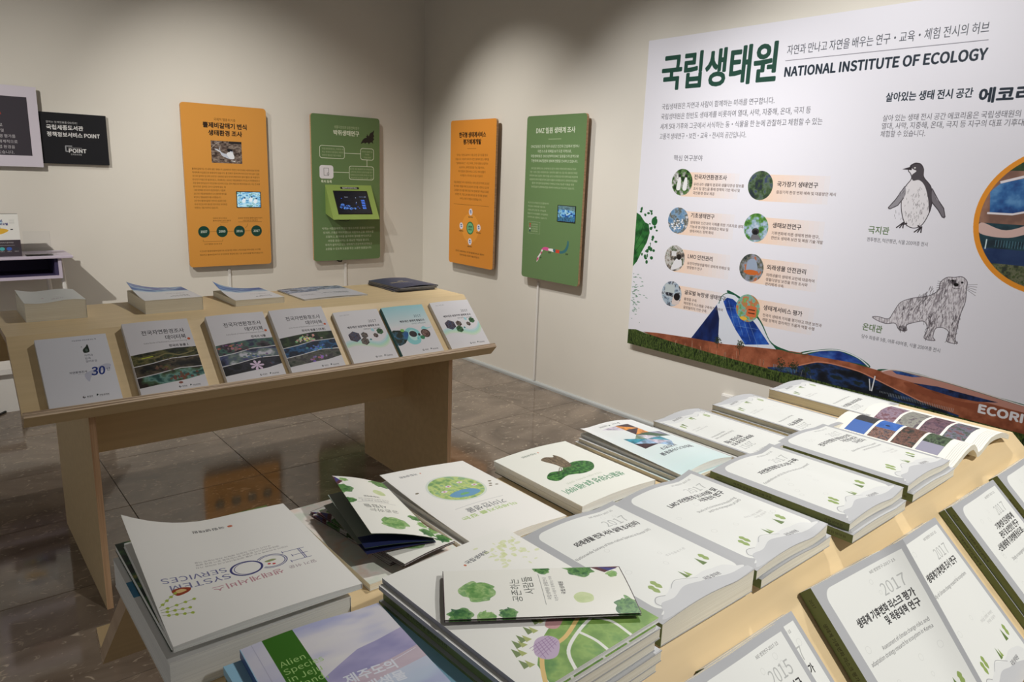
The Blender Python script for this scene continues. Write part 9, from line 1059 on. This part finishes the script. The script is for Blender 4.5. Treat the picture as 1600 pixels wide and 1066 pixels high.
# large wall print
Mp = right_frame(-2.425, .495, .03)
root = empty('wall_print', 'huge white wall print of the ecology institute with penguin, otter and red building', 'wall print', Mp)
m = MB(); slab_xy(m, 2.45, 1.79, -.012, 0); m.build('board', [print_mat('institute_print', art_poster(), 0.42, 0.3), M_WHITE], root, Mp)
for y in (.1, 1.6):
    m = MB(); m.box((.1, y, -.03), (2.35, y + .06, -.012)); m.build('mounting_batten', M_PLY, root, Mp)

def sign(label, F, w, h, cv, edge, name, d):
    root = empty('wall_sign', label, 'sign', F)
    m = MB(); slab_xy(m, w, h, -.012, 0); m.build('board', [print_mat(name, cv, .5, .3), edge], root, F)
    m = MB(); m.box((w * .3, h * .3, -d), (w * .7, h * .7, -.012)); m.build('mounting_block', M_WHITE, root, F)
sign('black landscape sign with white POINT logo', back_frame(-2.772, 1.472, .024), .372, .305, art_black_sign(), M_GREY, 'black_sign_print', .024)
sign('pale lilac sign with dark inner field cut by the left picture edge', back_frame(-3.285, 1.448, .040), .52, .465, art_white_sign(), M_GREY, 'lilac_sign_print', .040)

m = MB(); m.box((0, 0, 0), (.07, .05, .022)); m.box((.006, .006, .022), (.064, .044, .03))
o = m.build('wall_socket', M_DUCT, None, right_frame(-3.135, .295, 0), bevel=.002); tag(o, 'white wall socket low on the wall beneath the large print', 'socket')

# ---------------------------------------------------------------- desk at the left wall
root = empty('lavender_desk', 'pale lavender desk with open dark compartment against the back wall', 'desk', Matrix.Translation((-3.15, -.2, 0)))
m = MB(); m.box((-3.60, -.36, .925), (-2.704, -.03, .940)); m.build('desktop', M_LAV, root, bevel=.003)
m = MB(); m.box((-3.55, -.34, .805), (-2.765, -.05, .822)); m.box((-2.782, -.34, .822), (-2.765, -.05, .925)); m.box((-3.55, -.34, .822), (-3.533, -.05, .925)); m.build('compartment', M_LAV, root)
m = MB(); m.box((-3.533, -.33, .823), (-2.80, -.055, .825)); m.box((-3.533, -.06, .825), (-2.80, -.05, .925)); m.box((-2.80, -.33, .823), (-2.7825, -.05, .925)); m.build('compartment_lining', M_PURP, root)
for x, y, dx in ((-2.765, -.30, .06), (-2.81, -.08, .035), (-3.54, -.30, -.05), (-3.52, -.08, -.03)):
    m = MB(); m.tube([(x, y, .925 if y < -.2 else .81), (x + dx, y, 0.0)], .013, 8); m.build('leg', M_DUCT, root)
for ch in root.children: ch.matrix_parent_inverse = WM[root.name].inverted()

F = back_frame(-3.175, .940, .30)
root = empty('display_box', 'printed white and dark brochure box on the lavender desk', 'box', F)
m = MB(); slab_xy(m, .222, .243, -.05, 0); m.build('box_body', [print_mat('brochure_box_print', art_display_box(), .5), M_BLACK], root, F)
F = back_frame(-2.935, .940, .26)
root = empty('acrylic_holder', 'clear acrylic leaflet holder on the lavender desk', 'leaflet holder', F)
m = MB(); m.box((0, 0, -.004), (.135, .14, 0)); m.build('back_plate', M_ACR, root, F)
m = MB(); m.box((0, 0, 0), (.135, .004, .06)); m.box((0, .004, .056), (.135, .05, .06)); m.build('foot_tray', M_ACR, root, F)
m = MB(); m.box((-3.62, -.26, 0), (-3.05, -.02, .24)); m.box((-3.70, -.29, .24), (-3.035, -.02, .272)); o = m.build('low_plinth', M_DUCT); tag(o, 'low white plinth on the floor behind the left table end', 'plinth')
for label, P in (('dark cable on the floor, the one nearer the white plinth', [(-3.5, -.60, .006), (-3.25, -.34, .006), (-3.12, -.19, .006), (-3.03, -.06, .006)]),
                 ('dark cable on the floor, the one nearer the table end', [(-3.5, -.72, .006), (-3.24, -.40, .006), (-3.14, -.28, .006), (-3.03, -.14, .006)])):
    m = MB(); m.tube(P, .006); o = m.build('floor_cable', M_BLACK); tag(o, label, 'cable', 'cables on the floor by the plinth')

# ---------------------------------------------------------------- display tables
SD = Vector((0, -.724, -.690)); SN = Vector((0, -.690, .724))     # down the slope, out of the slope
def table(label, x0, x1, yb, yf, S):
    """yb back break, yf front break of the flat top at z = .95; S length of the slopes"""
    yc = (yb + yf) / 2
    root = empty('display_table', label, 'display table', Matrix.Translation(((x0 + x1) / 2, yc, 0)), 'plywood display tables')
    inv = WM[root.name].inverted()
    def add(name, m, mats):
        o = m.build(name, mats, root); o.matrix_parent_inverse = inv; return o
    T = .022
    m = MB(); m.prism_x([(yf, .95), (yf + .008, .95 - T), (yb - .008, .95 - T), (yb, .95)], x0, x1, 0, 1); add('tabletop', m, [M_WOOD, M_END])
    for s in (-1, 1):
        y0 = yf if s < 0 else yb
        def q(a, b):   # a down the slope, b outwards
            return (y0 - s * (a * -.724 + b * -.690) * 1.0 if s > 0 else y0 + a * -.724 + b * -.690, .95 - a * .690 + b * .724)
        def prism(pts, mm, **k):
            if s > 0: pts = pts[::-1]; 
            mm.prism_x(pts, x0, x1, 0, 1, **k)
        m = MB(); prism([q(0, 0), q(S, 0), q(S, -T), q(.012, -T)][::-1], m); add('sloping_shelf', m, [M_WOOD, M_END])
        m = MB(); pts = [q(S, -T), q(S, .034), q(S + .020, .034), q(S + .020, -T)]; pts = pts[::-1]
        if s > 0: m.prism_x(pts[::-1], x0, x1, 0, 1, {1: 1})
        else: m.prism_x(pts, x0, x1, 0, 1, {1: 1})
        add('book_ledge', m, [M_WOOD, M_PLY])
    hw = .39; zt = .95 - (hw - abs(yf - yb) / 2) * .690 / .724 - T * 1.45
    for x in (x0 + .18, x1 - .185):
        m = MB(); m.prism_x([(yc - hw, 0), (yc + hw, 0), (yc + hw, zt), (yb - .004, .95 - T * 1.1), (yf + .004, .95 - T * 1.1), (yc - hw, zt)], x, x + .02, 1, 0, {})
        add('leg_panel', m, [M_WOOD, M_PLYV])
    m = MB(); m.box((x0 + .2, yc - .009, .43), (x1 - .185, yc + .009, .95 - T)); add('apron', m, M_WOOD)
    return root
table('plywood display table in front of the wall panels, with sloping book shelves', -3.256, -1.487, -2.19, -2.67, .30)
table('plywood display table in the foreground, crowded with reports and books', -3.292, -1.495, -4.405, -4.893, .322)

# ---------------------------------------------------------------- books
def wave(a=.006, e=.010):
    return lambda u: a * math.sin(PI * min(1, u * 1.25)) + e * max(0, (u - .72) / .28) ** 1.5
flat = lambda u: 0.0
def book(label, w, h, t, M, cover, spine, page=None, group=None, bt=flat, bb=flat, lift=None, edge=None, cat='book', name='book', z=0.0, hard=False):
    page = page or M_PAGE; edge = edge or M_GREY; lift = lift or (lambda u, v: 0.0); c = .0009
    root = empty(name, label, cat, M @ Matrix.Translation((0, 0, z)), group); F = M @ Matrix.Translation((0, 0, z))
    m = MB()
    m.sheet(lambda u, v: (u * w, v * h, t + bt(u) + lift(u, v)), lambda u, v: (u * w, v * h, t - c + bt(u) + lift(u, v)), 14, 8, 0, 1)
    m.sheet(lambda u, v: (u * w, v * h, c + bb(u)), lambda u, v: (u * w, v * h, bb(u)), 10, 1, 1, 1)
    x = -.0008
    m.face([(x, h, 0), (x, 0, 0), (x, 0, t), (x, h, t)], 2, [(0, 0), (1, 0), (1, 1), (0, 1)])
    m.face([(x, 0, t), (x, h, t), (0, h, t), (0, 0, t)][::-1], 1); m.face([(x, 0, 0), (0, 0, 0), (0, h, 0), (x, h, 0)][::-1], 1)
    m.face([(x, 0, 0), (0, 0, 0), (0, 0, t), (x, 0, t)], 2); m.face([(x, h, 0), (x, h, t), (0, h, t), (0, h, 0)], 2)
    m.build('cover', [cover, edge, spine], root, F)
    g = .003 if hard else .0006
    m = MB(); m.sheet(lambda u, v: (.0004 + u * (w - g - .0004), g + v * (h - 2 * g), t - c - .0002 + bt(u)), lambda u, v: (.0004 + u * (w - g - .0004), g + v * (h - 2 * g), c + .0002 + bb(u)), 10, 1, 0, 0)
    m.build('page_block', page, root, F)
    return root

def near(x, y, rot=0.0, z=.95):           # reader stands at the near side; x, y = spine foot
    a = math.radians(rot); return frame((x, y, z + .0004), (math.cos(a), math.sin(a), 0), (-math.sin(a), math.cos(a), 0))
def far(x, y, rot=0.0, z=.95):            # reader stands at the far side
    a = math.radians(rot + 180); return frame((x, y, z + .0004), (math.cos(a), math.sin(a), 0), (-math.sin(a), math.cos(a), 0))
def slope(x, yf, s, rot=0.0, up=0.0):     # leaning on the near slope, foot at distance s
    a = math.radians(rot); P = Vector((x, yf, .95)) + SD * s + SN * (.0006 + up); X = Vector((1, 0, 0)); Y = -SD
    return frame(P, X * math.cos(a) + Y * math.sin(a), Y * math.cos(a) - X * math.sin(a))

def rep(seed, year, title, eng, names=(), num='NIE-법정연구-2017-15'):
    return print_mat('report_%d_print' % seed, art_report(seed, year, title, eng, names, num), 0.42, 0.4), print_mat('report_%d_spine' % seed, report_spine(title[0]), 0.45, 0.4)
AU = ('최유성, 김현정, 박혜린', '정석환, 오동하')
r1 = rep(1, '2017', ['외래생물 전국 서식 실태 조사(Ⅲ)'], ['Nationwide Survey of Non-native Species in Korea (Ⅲ)'], ('연 구 진 참 여 기 관',))
r2 = rep(2, '2017', ['LMO 자연환경 모니터링 및', '사후관리 연구'], ['Study on Environmental Monitoring', 'and Post-management of LMO'], AU)
r3 = rep(3, '2017', ['자연환경종합 GIS-DB 구축'], ['Establishment of GIS-DB on the natural environment'])
r4 = rep(4, '2017', ['전국자연환경 생태보전가치', '기반 평가연구', '(2차년도)'], ['Nationwide evaluation of ecosystem', 'conservation value in Korea'], AU)
r5 = rep(5, '2017', ['생태계 기후변화 리스크 평가', '및 적응대책 연구'], ['Assessment of climate change risks and', 'adaptation strategy research for ecosystem in Korea'])
r6 = rep(6, '2017', ['생태계기후변화 조사 연구'], ['Study of climate change research for ecosystem'], AU)
r7 = rep(7, '2017', ['기후변화 민감생태계', '관리 및 보전방안 연구', '-산림생태계 기후변화를 중심으로-'], ['Study on management and conservation', 'plan for climate change'], AU)
r8 = rep(8, '2017', ['습지보호지역 정밀조사'], ['Survey of wetland protected areas'], AU)
r9 = rep(9, '2015', ['한반도 생태축 연구'], ['Study of ecological network'], AU)
r10 = rep(10, '2017', ['생태계서비스 평가'], ['Ecosystem service evaluation'], AU)
r11 = rep(11, '2017', ['생태계 건강성 연구', '평가지표 개발'], ['Study of ecosystem health', 'index development'], AU)
r12 = rep(12, '2017', ['생태관광 연구'], ['Research on ecotourism'], AU)
GR = 'grey and white annual reports on the foreground table'
W1 = wave(.006, .001); W2 = wave(.007, .010)
def report(label, r, M, t=.015, bt=W2, bb=flat, z=0.0, lift=None, w=.2, h=.262):
    return book(label, w, h, t, M, r[0], r[1], M_PAGE, GR, bt, bb, lift, M_GREY, 'report', 'report', z)
# near row on the flat top, from left to right
F = near(-2.812, -4.911, .6)
report('thick report on non-native species beside the tall stack, leaflet corner near it', r1, F, .031, wave(.006, .004))
F = near(-2.604, -4.908, .8)
report('lower copy under the LMO monitoring report', r2, F @ Matrix.Translation((.008, -.004, 0)), .014, wave(.004, .004))
report('report on LMO monitoring, second in the near row on the tabletop', r2, F, .014, W2, wave(.004, .004), .0145)
F = near(-2.352, -4.916, .6)
report('lower copy sticking out under the GIS database report', r3, F @ Matrix.Translation((-.006, -.010, 0)), .014, wave(.004, .004))
report('report titled with GIS-DB, third in the near row', r3, F, .013, W2, wave(.004, .004), .0145)
F = near(-2.116, -4.908, .8)
report('lower copy beneath the three line report beside the photo book', r4, F @ Matrix.Translation((.002, -.010, 0)), .015, wave(.004, .002))
report('report with three line title lying half over the open photo book', r4, F, .014, W1, wave(.004, .002), .0155)
# far row, upside down to us
F = far(-2.050, -4.402, 0)
report('lower copy under the far row report behind the GIS database report', r11, F @ Matrix.Translation((.014, .004, 0)), .011, wave(.003, .002), w=.165)
report('upside down report in the far row, right of the mosaic cover', r11, F, .013, wave(.006, .0), wave(.003, .0), .0115, w=.165)
F = far(-1.832, -4.404, 0)
report('lower copy under the upside down report with year 2017 near the open book', r12, F @ Matrix.Translation((.008, .004, 0)), .011, wave(.003, .002), w=.165)
report('upside down far row report just left of the last one', r12, F, .013, wave(.006, .0), wave(.003, .0), .0115, w=.165)
report('last upside down report of the far row, nearest the wall print', r8, far(-1.577, -4.404, 0), .023, wave(.005, .0), w=.168)
# leaning on the near slope
YF = -4.893; SB = .319
report('report lying under the 2015 report at the bottom picture edge', r10, slope(-2.768, YF, SB), .016, wave(.004, .0))
report('report dated 2015 at the bottom edge of the picture', r9, slope(-2.826, YF, SB, 0, .0215), .012, wave(.006, .004))
report('report on climate change risk with curled cover, lower right', r5, slope(-2.522, YF, SB - .012, -2, .002), .022, wave(.006, .006), lift=lambda u, v: .044 * u ** 2.6 * (.35 + .65 * v))
report('report on ecosystem climate survey, right of the curled report', r6, slope(-2.296, YF, SB, 0, 0), .022, wave(.004, .004))
F = slope(-2.020, YF, SB)
report('under copy of the sensitive ecosystem report leaning on the slope', r7, F @ Matrix.Translation((-.003, 0, 0)), .013, wave(.002, .002))
report('sensitive ecosystem report with double green spine leaning on the slope', r7, F, .013, wave(.006, .006), wave(.002, .002), .0135)
report('report at the right picture edge, only its left half in view', r8, slope(-1.762, YF, SB), .020, wave(.005, .004))

# tall stack in the foreground with booklets on top
F = near(-3.052, -4.946, 2.6)
for k in range(4):
    report('green spined report in the tall foreground stack, %s of the four' % ('lowest', 'second from below', 'third from below', 'topmost')[k], (r1, r2, r3, r4)[k], F @ Matrix.Translation(((0, .004, -.003, .002)[k], (0, -.003, .002, 0)[k], 0)), .0138, flat, flat, .0141 * k)
GS = plain('grey_blue_spine', (150, 152, 160), .5)
M_GARDEN = print_mat('garden_print', art_garden(), .4, .4)
book('lower booklet with grey spine on the tall stack', .196, .264, .006, F @ Matrix.Translation((-.003, 0, 0)), M_GARDEN, GS, M_PAGEW, 'garden map booklets', z=.0568, edge=M_WHITE, name='booklet', cat='booklet')
book('booklet with watercolour garden map on top of the tall stack', .196, .264, .006, F @ Matrix.Translation((.003, .002, 0)), M_GARDEN, GS, M_PAGEW, 'garden map booklets', z=.0632, edge=M_WHITE, name='booklet', cat='booklet', lift=lambda u, v: .004 * u * v)

# left foreground: island species book on others
F = near(-3.262, -4.93, -1)
for k in range(2):
    report(('report directly on the table under the island species book', 'upper report under the island species book')[k], (r9, r10)[k], F @ Matrix.Translation(((-.012, .004)[k], (.006, -.004)[k], 0)), .0135, flat, flat, .014 * k, w=.19, h=.24)
M_ALIEN = print_mat('island_print', art_alien(), .35, .45); M_BSP = plain('blue_spine', (70, 96, 150), .4)
book('lower copy of the island species book, turned, light blue edge showing', .198, .243, .010, near(-3.258, -4.931, -1), M_LBLUE, M_LBLUE, M_PAGEW, 'island species books', z=.0285, edge=M_LBLUE)
book('violet island species book with green band on the front', .160, .240, .010, near(-3.250, -4.925, -3.5), M_ALIEN, M_BSP, M_PAGEW, 'island species books', z=.039, edge=M_LBLUE, bt=wave(.003, 0))

# ecosystem services stack at the left end
book('thick white book at the bottom of the left end stack, blue mark', .208, .262, .040, far(-3.090, -4.390, 0), print_mat('blue_mark_print', (lambda c: (c.rect(193, 150, 208, 190, (60, 130, 170)), c)[-1])(Cv(208, 262, (232, 232, 230), 1)), .5), M_WHITE, M_PAGEW, None, edge=M_WHITE)
M_FOREST = print_mat('forest_print', art_forest_cover(), .35, .4)
book('dark green forest photo book under the ecosystem services book', .205, .262, .010, far(-3.086, -4.372, 0), M_FOREST, M_DKGREEN, M_PAGEW, None, z=.0405, edge=M_DKGREEN)
book('white ecosystem services book with curled corner', .214, .264, .007, far(-3.070, -4.397, -2), print_mat('services_print', art_eco(), .35, .45), M_WHITE, M_PAGEW, None, z=.0515, edge=M_WHITE,
     bt=lambda u: .003 * math.sin(PI * u), lift=lambda u, v: .040 * max(0, u - .45) ** 2 / .3 * (1 - v) ** 1.2)
# far row of thin books
GB = 'thin white institute books of the far row'
M_POND = print_mat('pond_print', art_pond(), .38, .4); M_TREE = print_mat('tree_print', art_tree(), .38, .4); M_MOS = print_mat('mosaic_print', art_mosaic(), .38, .4)
book('lower pond booklet, its edge showing beneath the top one', .180, .285, .006, far(-2.690, -4.322, 0), M_POND, M_WHITE, M_PAGEW, GB, edge=M_WHITE, name='booklet', cat='booklet')
book('white booklet with oval green pond picture', .180, .285, .006, far(-2.686, -4.324, .8), M_POND, M_WHITE, M_PAGEW, GB, z=.0065, edge=M_WHITE, name='booklet', cat='booklet', bt=lambda u: .006 * math.sin(PI * u * .9), lift=lambda u, v: .014 * u ** 2 * (1 - v) ** 2)
book('lower copy under the book with the uprooted tree', .185, .236, .012, far(-2.466, -4.382, 0), M_TREE, M_DKGREEN, M_PAGEW, GB, edge=M_DKGREEN)
book('cream book with picture of a tree and its roots', .185, .236, .011, far(-2.468, -4.380, 0), M_TREE, M_WHITE, M_PAGEW, GB, z=.0125, edge=M_WHITE, bt=lambda u: .004 * math.sin(PI * u))
for k in range(2):
    book(('bottom book beneath the mosaic cover, shifted to the left', 'middle book beneath the mosaic cover')[k], .160, .268, .008, far((-2.262, -2.258)[k], (-4.364, -4.368)[k], (0, .8)[k]), M_MOS, M_WHITE, M_PAGE, GB, z=.0085 * k, edge=M_WHITE)
book('pale blue book with triangle mosaic cover', .158, .266, .007, far(-2.250, -4.366, -.8), M_MOS, M_WHITE, M_PAGEW, GB, z=.017, edge=M_WHITE, bt=lambda u: .008 * math.sin(PI * min(1, u * 1.1)) , lift=lambda u, v: .010 * u ** 3 * (1 - v))
# leaflets on a pale booklet
M_LEAF = print_mat('leaflet_print', art_leaflet(), .35, .45)
cv = Cv(150, 270, (226, 224, 214), 1.5); cv.photo([(0, 0), (150, 0), (150, 270), (0, 270)], [(216, 222, 208), (236, 230, 222), (232, 214, 200), (226, 232, 222)], 40, 5); M_PALE = print_mat('pastel_print', cv, .5)
book('pale pastel booklet under the pile of leaflets', .150, .268, .010, far(-2.884, -4.330, 0), M_PALE, M_WHITE, M_PAGE, None, edge=M_WHITE, name='booklet', cat='booklet')
def leaflet(label, M, z, open_=.0, w=.092, h=.214):
    F = M @ Matrix.Translation((0, 0, z)); root = empty('leaflet', label, 'leaflet', F, 'green tree pattern leaflets')
    m = MB(); m.sheet(lambda u, v: (u * w, v * h, .0008 + .002 * math.sin(PI * u)), lambda u, v: (u * w, v * h, .002 * math.sin(PI * u)), 6, 2, 0, 0); m.build('back_leaf', M_DKGREEN if open_ else M_LEAF, root, F)
    m = MB(); m.sheet(lambda u, v: (u * w * (1 - open_ * .9), v * h, .0035 + u * open_ * .13 + .002 * math.sin(PI * u)), lambda u, v: (u * w * (1 - open_ * .9), v * h, .0028 + u * open_ * .13 + .002 * math.sin(PI * u)), 8, 4, 0, 0); m.build('front_leaf', M_LEAF, root, F)
z0 = .9605
leaflet('lowest leaflet of the pile, turned to the left', far(-2.920, -4.352, 6, z0), 0)
leaflet('second leaflet from the bottom of the pile', far(-2.930, -4.372, 10, z0), .0075)
leaflet('third leaflet of the pile, turned further to the left', far(-2.925, -4.385, 8, z0), .015)
M_LIN = print_mat('leaflet_inside', (lambda c: (c.rect(0, 0, 98, 40, (40, 48, 90)), c.rect(12, 130, 60, 170, (90, 100, 60)), c.lines(['자연과 함께', '생태원 관람'], 20, 70, 8, 12, (160, 170, 160)), c)[-1])(Cv(98, 218, (150, 160, 148), 2)), .5)
root = empty('leaflet', 'top leaflet of the pile, lifted open with tree pattern up', 'leaflet', Matrix.Translation((-2.95, -4.48, .985)), 'green tree pattern leaflets')
def leaf(name, p00, p10, p01, p11, mats, rise):
    p00, p10, p01, p11 = map(Vector, (p00, p10, p01, p11)); k = Vector((-2.95, -4.48, .985))
    def f(u, v, z):
        return p00 * ((1 - u) * (1 - v)) + p10 * (u * (1 - v)) + p11 * (u * v) + p01 * ((1 - u) * v) - k + Vector((0, 0, z + rise * math.sin(PI * u)))
    m = MB(); m.sheet(lambda u, v: f(u, v, .0008), lambda u, v: f(u, v, 0), 8, 4, 0, 1); m.build(name, mats, root)
leaf('front_leaf', (-2.894, -4.387, .992), (-2.977, -4.369, 1.020), (-2.921, -4.591, .988), (-3.012, -4.563, 1.012), [M_LEAF, M_DKGREEN], .003)
leaf('middle_leaf', (-2.891, -4.385, .9885), (-2.996, -4.394, 1.001), (-2.924, -4.589, .985), (-3.021, -4.561, .992), [M_LIN, M_DKGREEN], .002)
leaf('back_leaf', (-2.893, -4.386, .985), (-3.006, -4.400, .988), (-2.922, -4.588, .982), (-3.020, -4.565, .984), [M_LIN, M_LEAF], .001)
a = math.radians(57)
leaflet('leaflet lying askew on the tall stack of reports', frame((-2.872, -4.925, 1.0245), (math.cos(a), math.sin(a), 0), (-math.sin(a), math.cos(a), 0)), 0, 0, .099, .220)

# open report with photographs
F = near(-1.968, -4.910, .5)
root = empty('open_report', 'open report showing two strips of landscape photographs', 'open book', F)
gl = lambda u: float(np.interp(u, (0, .22, .4, .6, .74, .84, .93, 1), (.012, .012, .022, .036, .042, .040, .030, .016)))
gr = lambda u: float(np.interp(u, (0, .08, .2, .34, .48, .7, .88, 1), (.016, .015, .024, .033, .034, .030, .021, .012)))
for side, g, x0, nm in ((0, gl, 0, 'page_block'), (1, gr, .2, 'page_block')):
    m = MB(); th = .012
    m.sheet(lambda u, v: (x0 + u * .2, v * .262, max(.0015, g(u))), lambda u, v: (x0 + u * .2, v * .262, max(.0008, g(u) - th)), 18, 2, 0, 1)
    m.build(nm, [print_mat('open_page_%d' % side, art_openpage(side), .55, .3), M_PAGE], root, F)

# books leaning on the slope of the far table
YT = -2.67; SB1 = .2985; GT = 'books leaning on the slope of the table by the wall panels'
M_WSP = plain('white_spine', (214, 213, 216), .5, .4, .02); M_TEAL = plain('teal_spine', (50, 110, 120), .5)
book('white hardcover with blue number 30 in brush lettering', .200, .262, .020, slope(-3.186, YT, SB1), print_mat('anniversary_print', art_anniversary(), .6, .25), M_WSP, M_PAGEW, GT, edge=M_WSP, hard=True)
PA = [([(16, 20, 12), (44, 50, 26), (104, 98, 56), (30, 34, 20)], (60, 64, 34), 16, 110), ([(12, 12, 10), (50, 44, 32), (92, 80, 62), (24, 20, 16)], (96, 78, 58), 26, 90), ([(30, 70, 66), (110, 150, 140), (60, 84, 56), (36, 24, 18)], (112, 64, 44), 30, 140)]
PB = [([(20, 16, 24), (70, 56, 66), (70, 110, 96), (40, 40, 70)], (170, 110, 116), 26, 56), ([(30, 34, 54), (74, 80, 116), (100, 116, 110), (190, 190, 200)], (88, 96, 130), 20, 120), ([(14, 14, 18), (44, 44, 56), (20, 20, 24)], (74, 74, 84), 3, 150)]
PC = [([(14, 22, 12), (50, 70, 34), (24, 34, 18)], (206, 200, 176), 46, 100), ([(24, 50, 76), (40, 92, 138), (16, 24, 40), (30, 60, 96)], (90, 140, 210), 30, 130), ([(40, 50, 38), (92, 92, 84), (60, 56, 60), (110, 110, 100)], (160, 116, 176), 18, 120)]
db = lambda s, t, p: print_mat('databook_%d_print' % s, art_databook(s, t, p), .6, .25)
book('data book with dark photo bands, just right of the white hardcover', .210, .290, .024, slope(-2.932, YT, SB1), db(1, '한국의 동물 1', PA), M_WSP, M_PAGEW, GT, edge=M_WSP, bt=wave(.003, .0))
book('data book with white lotus photo on its lowest band', .210, .290, .024, slope(-2.658, YT, SB1), db(2, '한국의 식물', PB), M_WSP, M_PAGEW, GT, edge=M_WSP, bt=wave(.003, .0))
book('data book with blue middle band and white blossom', .214, .290, .024, slope(-2.424, YT, SB1), db(3, '한국의 동물 2 (조류)', PC), M_WSP, M_PAGEW, GT, edge=M_WSP, bt=wave(.003, .0))
book('grey white hexagon cover report, left of the pale blue one', .200, .256, .018, slope(-2.170, YT, SB1), print_mat('ridge_0_print', art_ridge(0), .6, .25), M_WSP, M_PAGEW, GT, edge=M_WSP, bt=wave(.003, .0))
book('pale blue cover report with round photos and teal spine', .202, .256, .018, slope(-1.950, YT, SB1), print_mat('ridge_1_print', art_ridge(1), .6, .25), M_TEAL, M_PAGEW, GT, edge=M_TEAL, bt=wave(.003, .0))
book('hexagon cover report at the right end of the table slope', .206, .258, .018, slope(-1.706, YT, SB1), print_mat('ridge_2_print', art_ridge(2), .6, .25), M_WSP, M_PAGEW, GT, edge=M_WSP, bt=wave(.003, .0))
# flat on the far table
GF = 'thick books lying flat on the table by the wall panels'
book('very thick plain white book at the left end of the far tabletop', .184, .258, .066, far(-2.993, -2.196, 0), print_mat('plain_book_print', art_whitebook(), .5, .4), M_WHITE, M_PAGE, GF, edge=M_WHITE, bt=lambda u: .004 * math.sin(PI * u * 2), lift=lambda u, v: .010 * u ** 3 * (1 - v) ** 2)
book('thick book with blue band and curled cover, second on the far tabletop', .205, .280, .050, far(-2.603, -2.206, 0), print_mat('blue_book_print', art_bluebook(5, ['자연환경조사', '종합보고서']), .45, .4), M_WHITE, M_PAGE, GF, edge=M_WHITE, lift=lambda u, v: .034 * u ** 3 * (1 - v) ** 2)
book('blue band book of medium thickness below the orange panel', .200, .278, .024, far(-2.276, -2.206, 0), print_mat('blue_book_two_print', art_bluebook(8, ['전국자연환경', '조사지침']), .45, .4), M_WHITE, M_PAGE, GF, edge=M_WHITE, lift=lambda u, v: .040 * u ** 3 * (1 - v) ** 2)
book('thin magazine with dark photo strip on the far tabletop', .300, .292, .005, far(-1.888, -2.192, 0), print_mat('magazine_print', art_magazine(), .35, .5), M_GREY, M_PAGEW, None, edge=M_WHITE, name='magazine', cat='magazine', lift=lambda u, v: .003 * math.sin(PI * u))
M_NP = print_mat('navy_print', art_navy(), .35, .45)
for k, (dx, dy, ro) in enumerate(((0, 0, -3), (.004, .004, 0), (.012, .006, 3))):
    book(('bottom navy booklet of the three on the far tabletop', 'middle navy booklet of the three on the far tabletop', 'top navy booklet with gold lettering, of three')[k], .218, .275, .0068, far(-1.506 - dx, -2.196 - dy, ro), M_NP, M_NAVY, M_SILVER, 'navy booklets in a pile', z=.0073 * k, edge=M_NAVY, name='booklet', cat='booklet', lift=(lambda u, v: .006 * math.sin(PI * u)) if k == 2 else None)
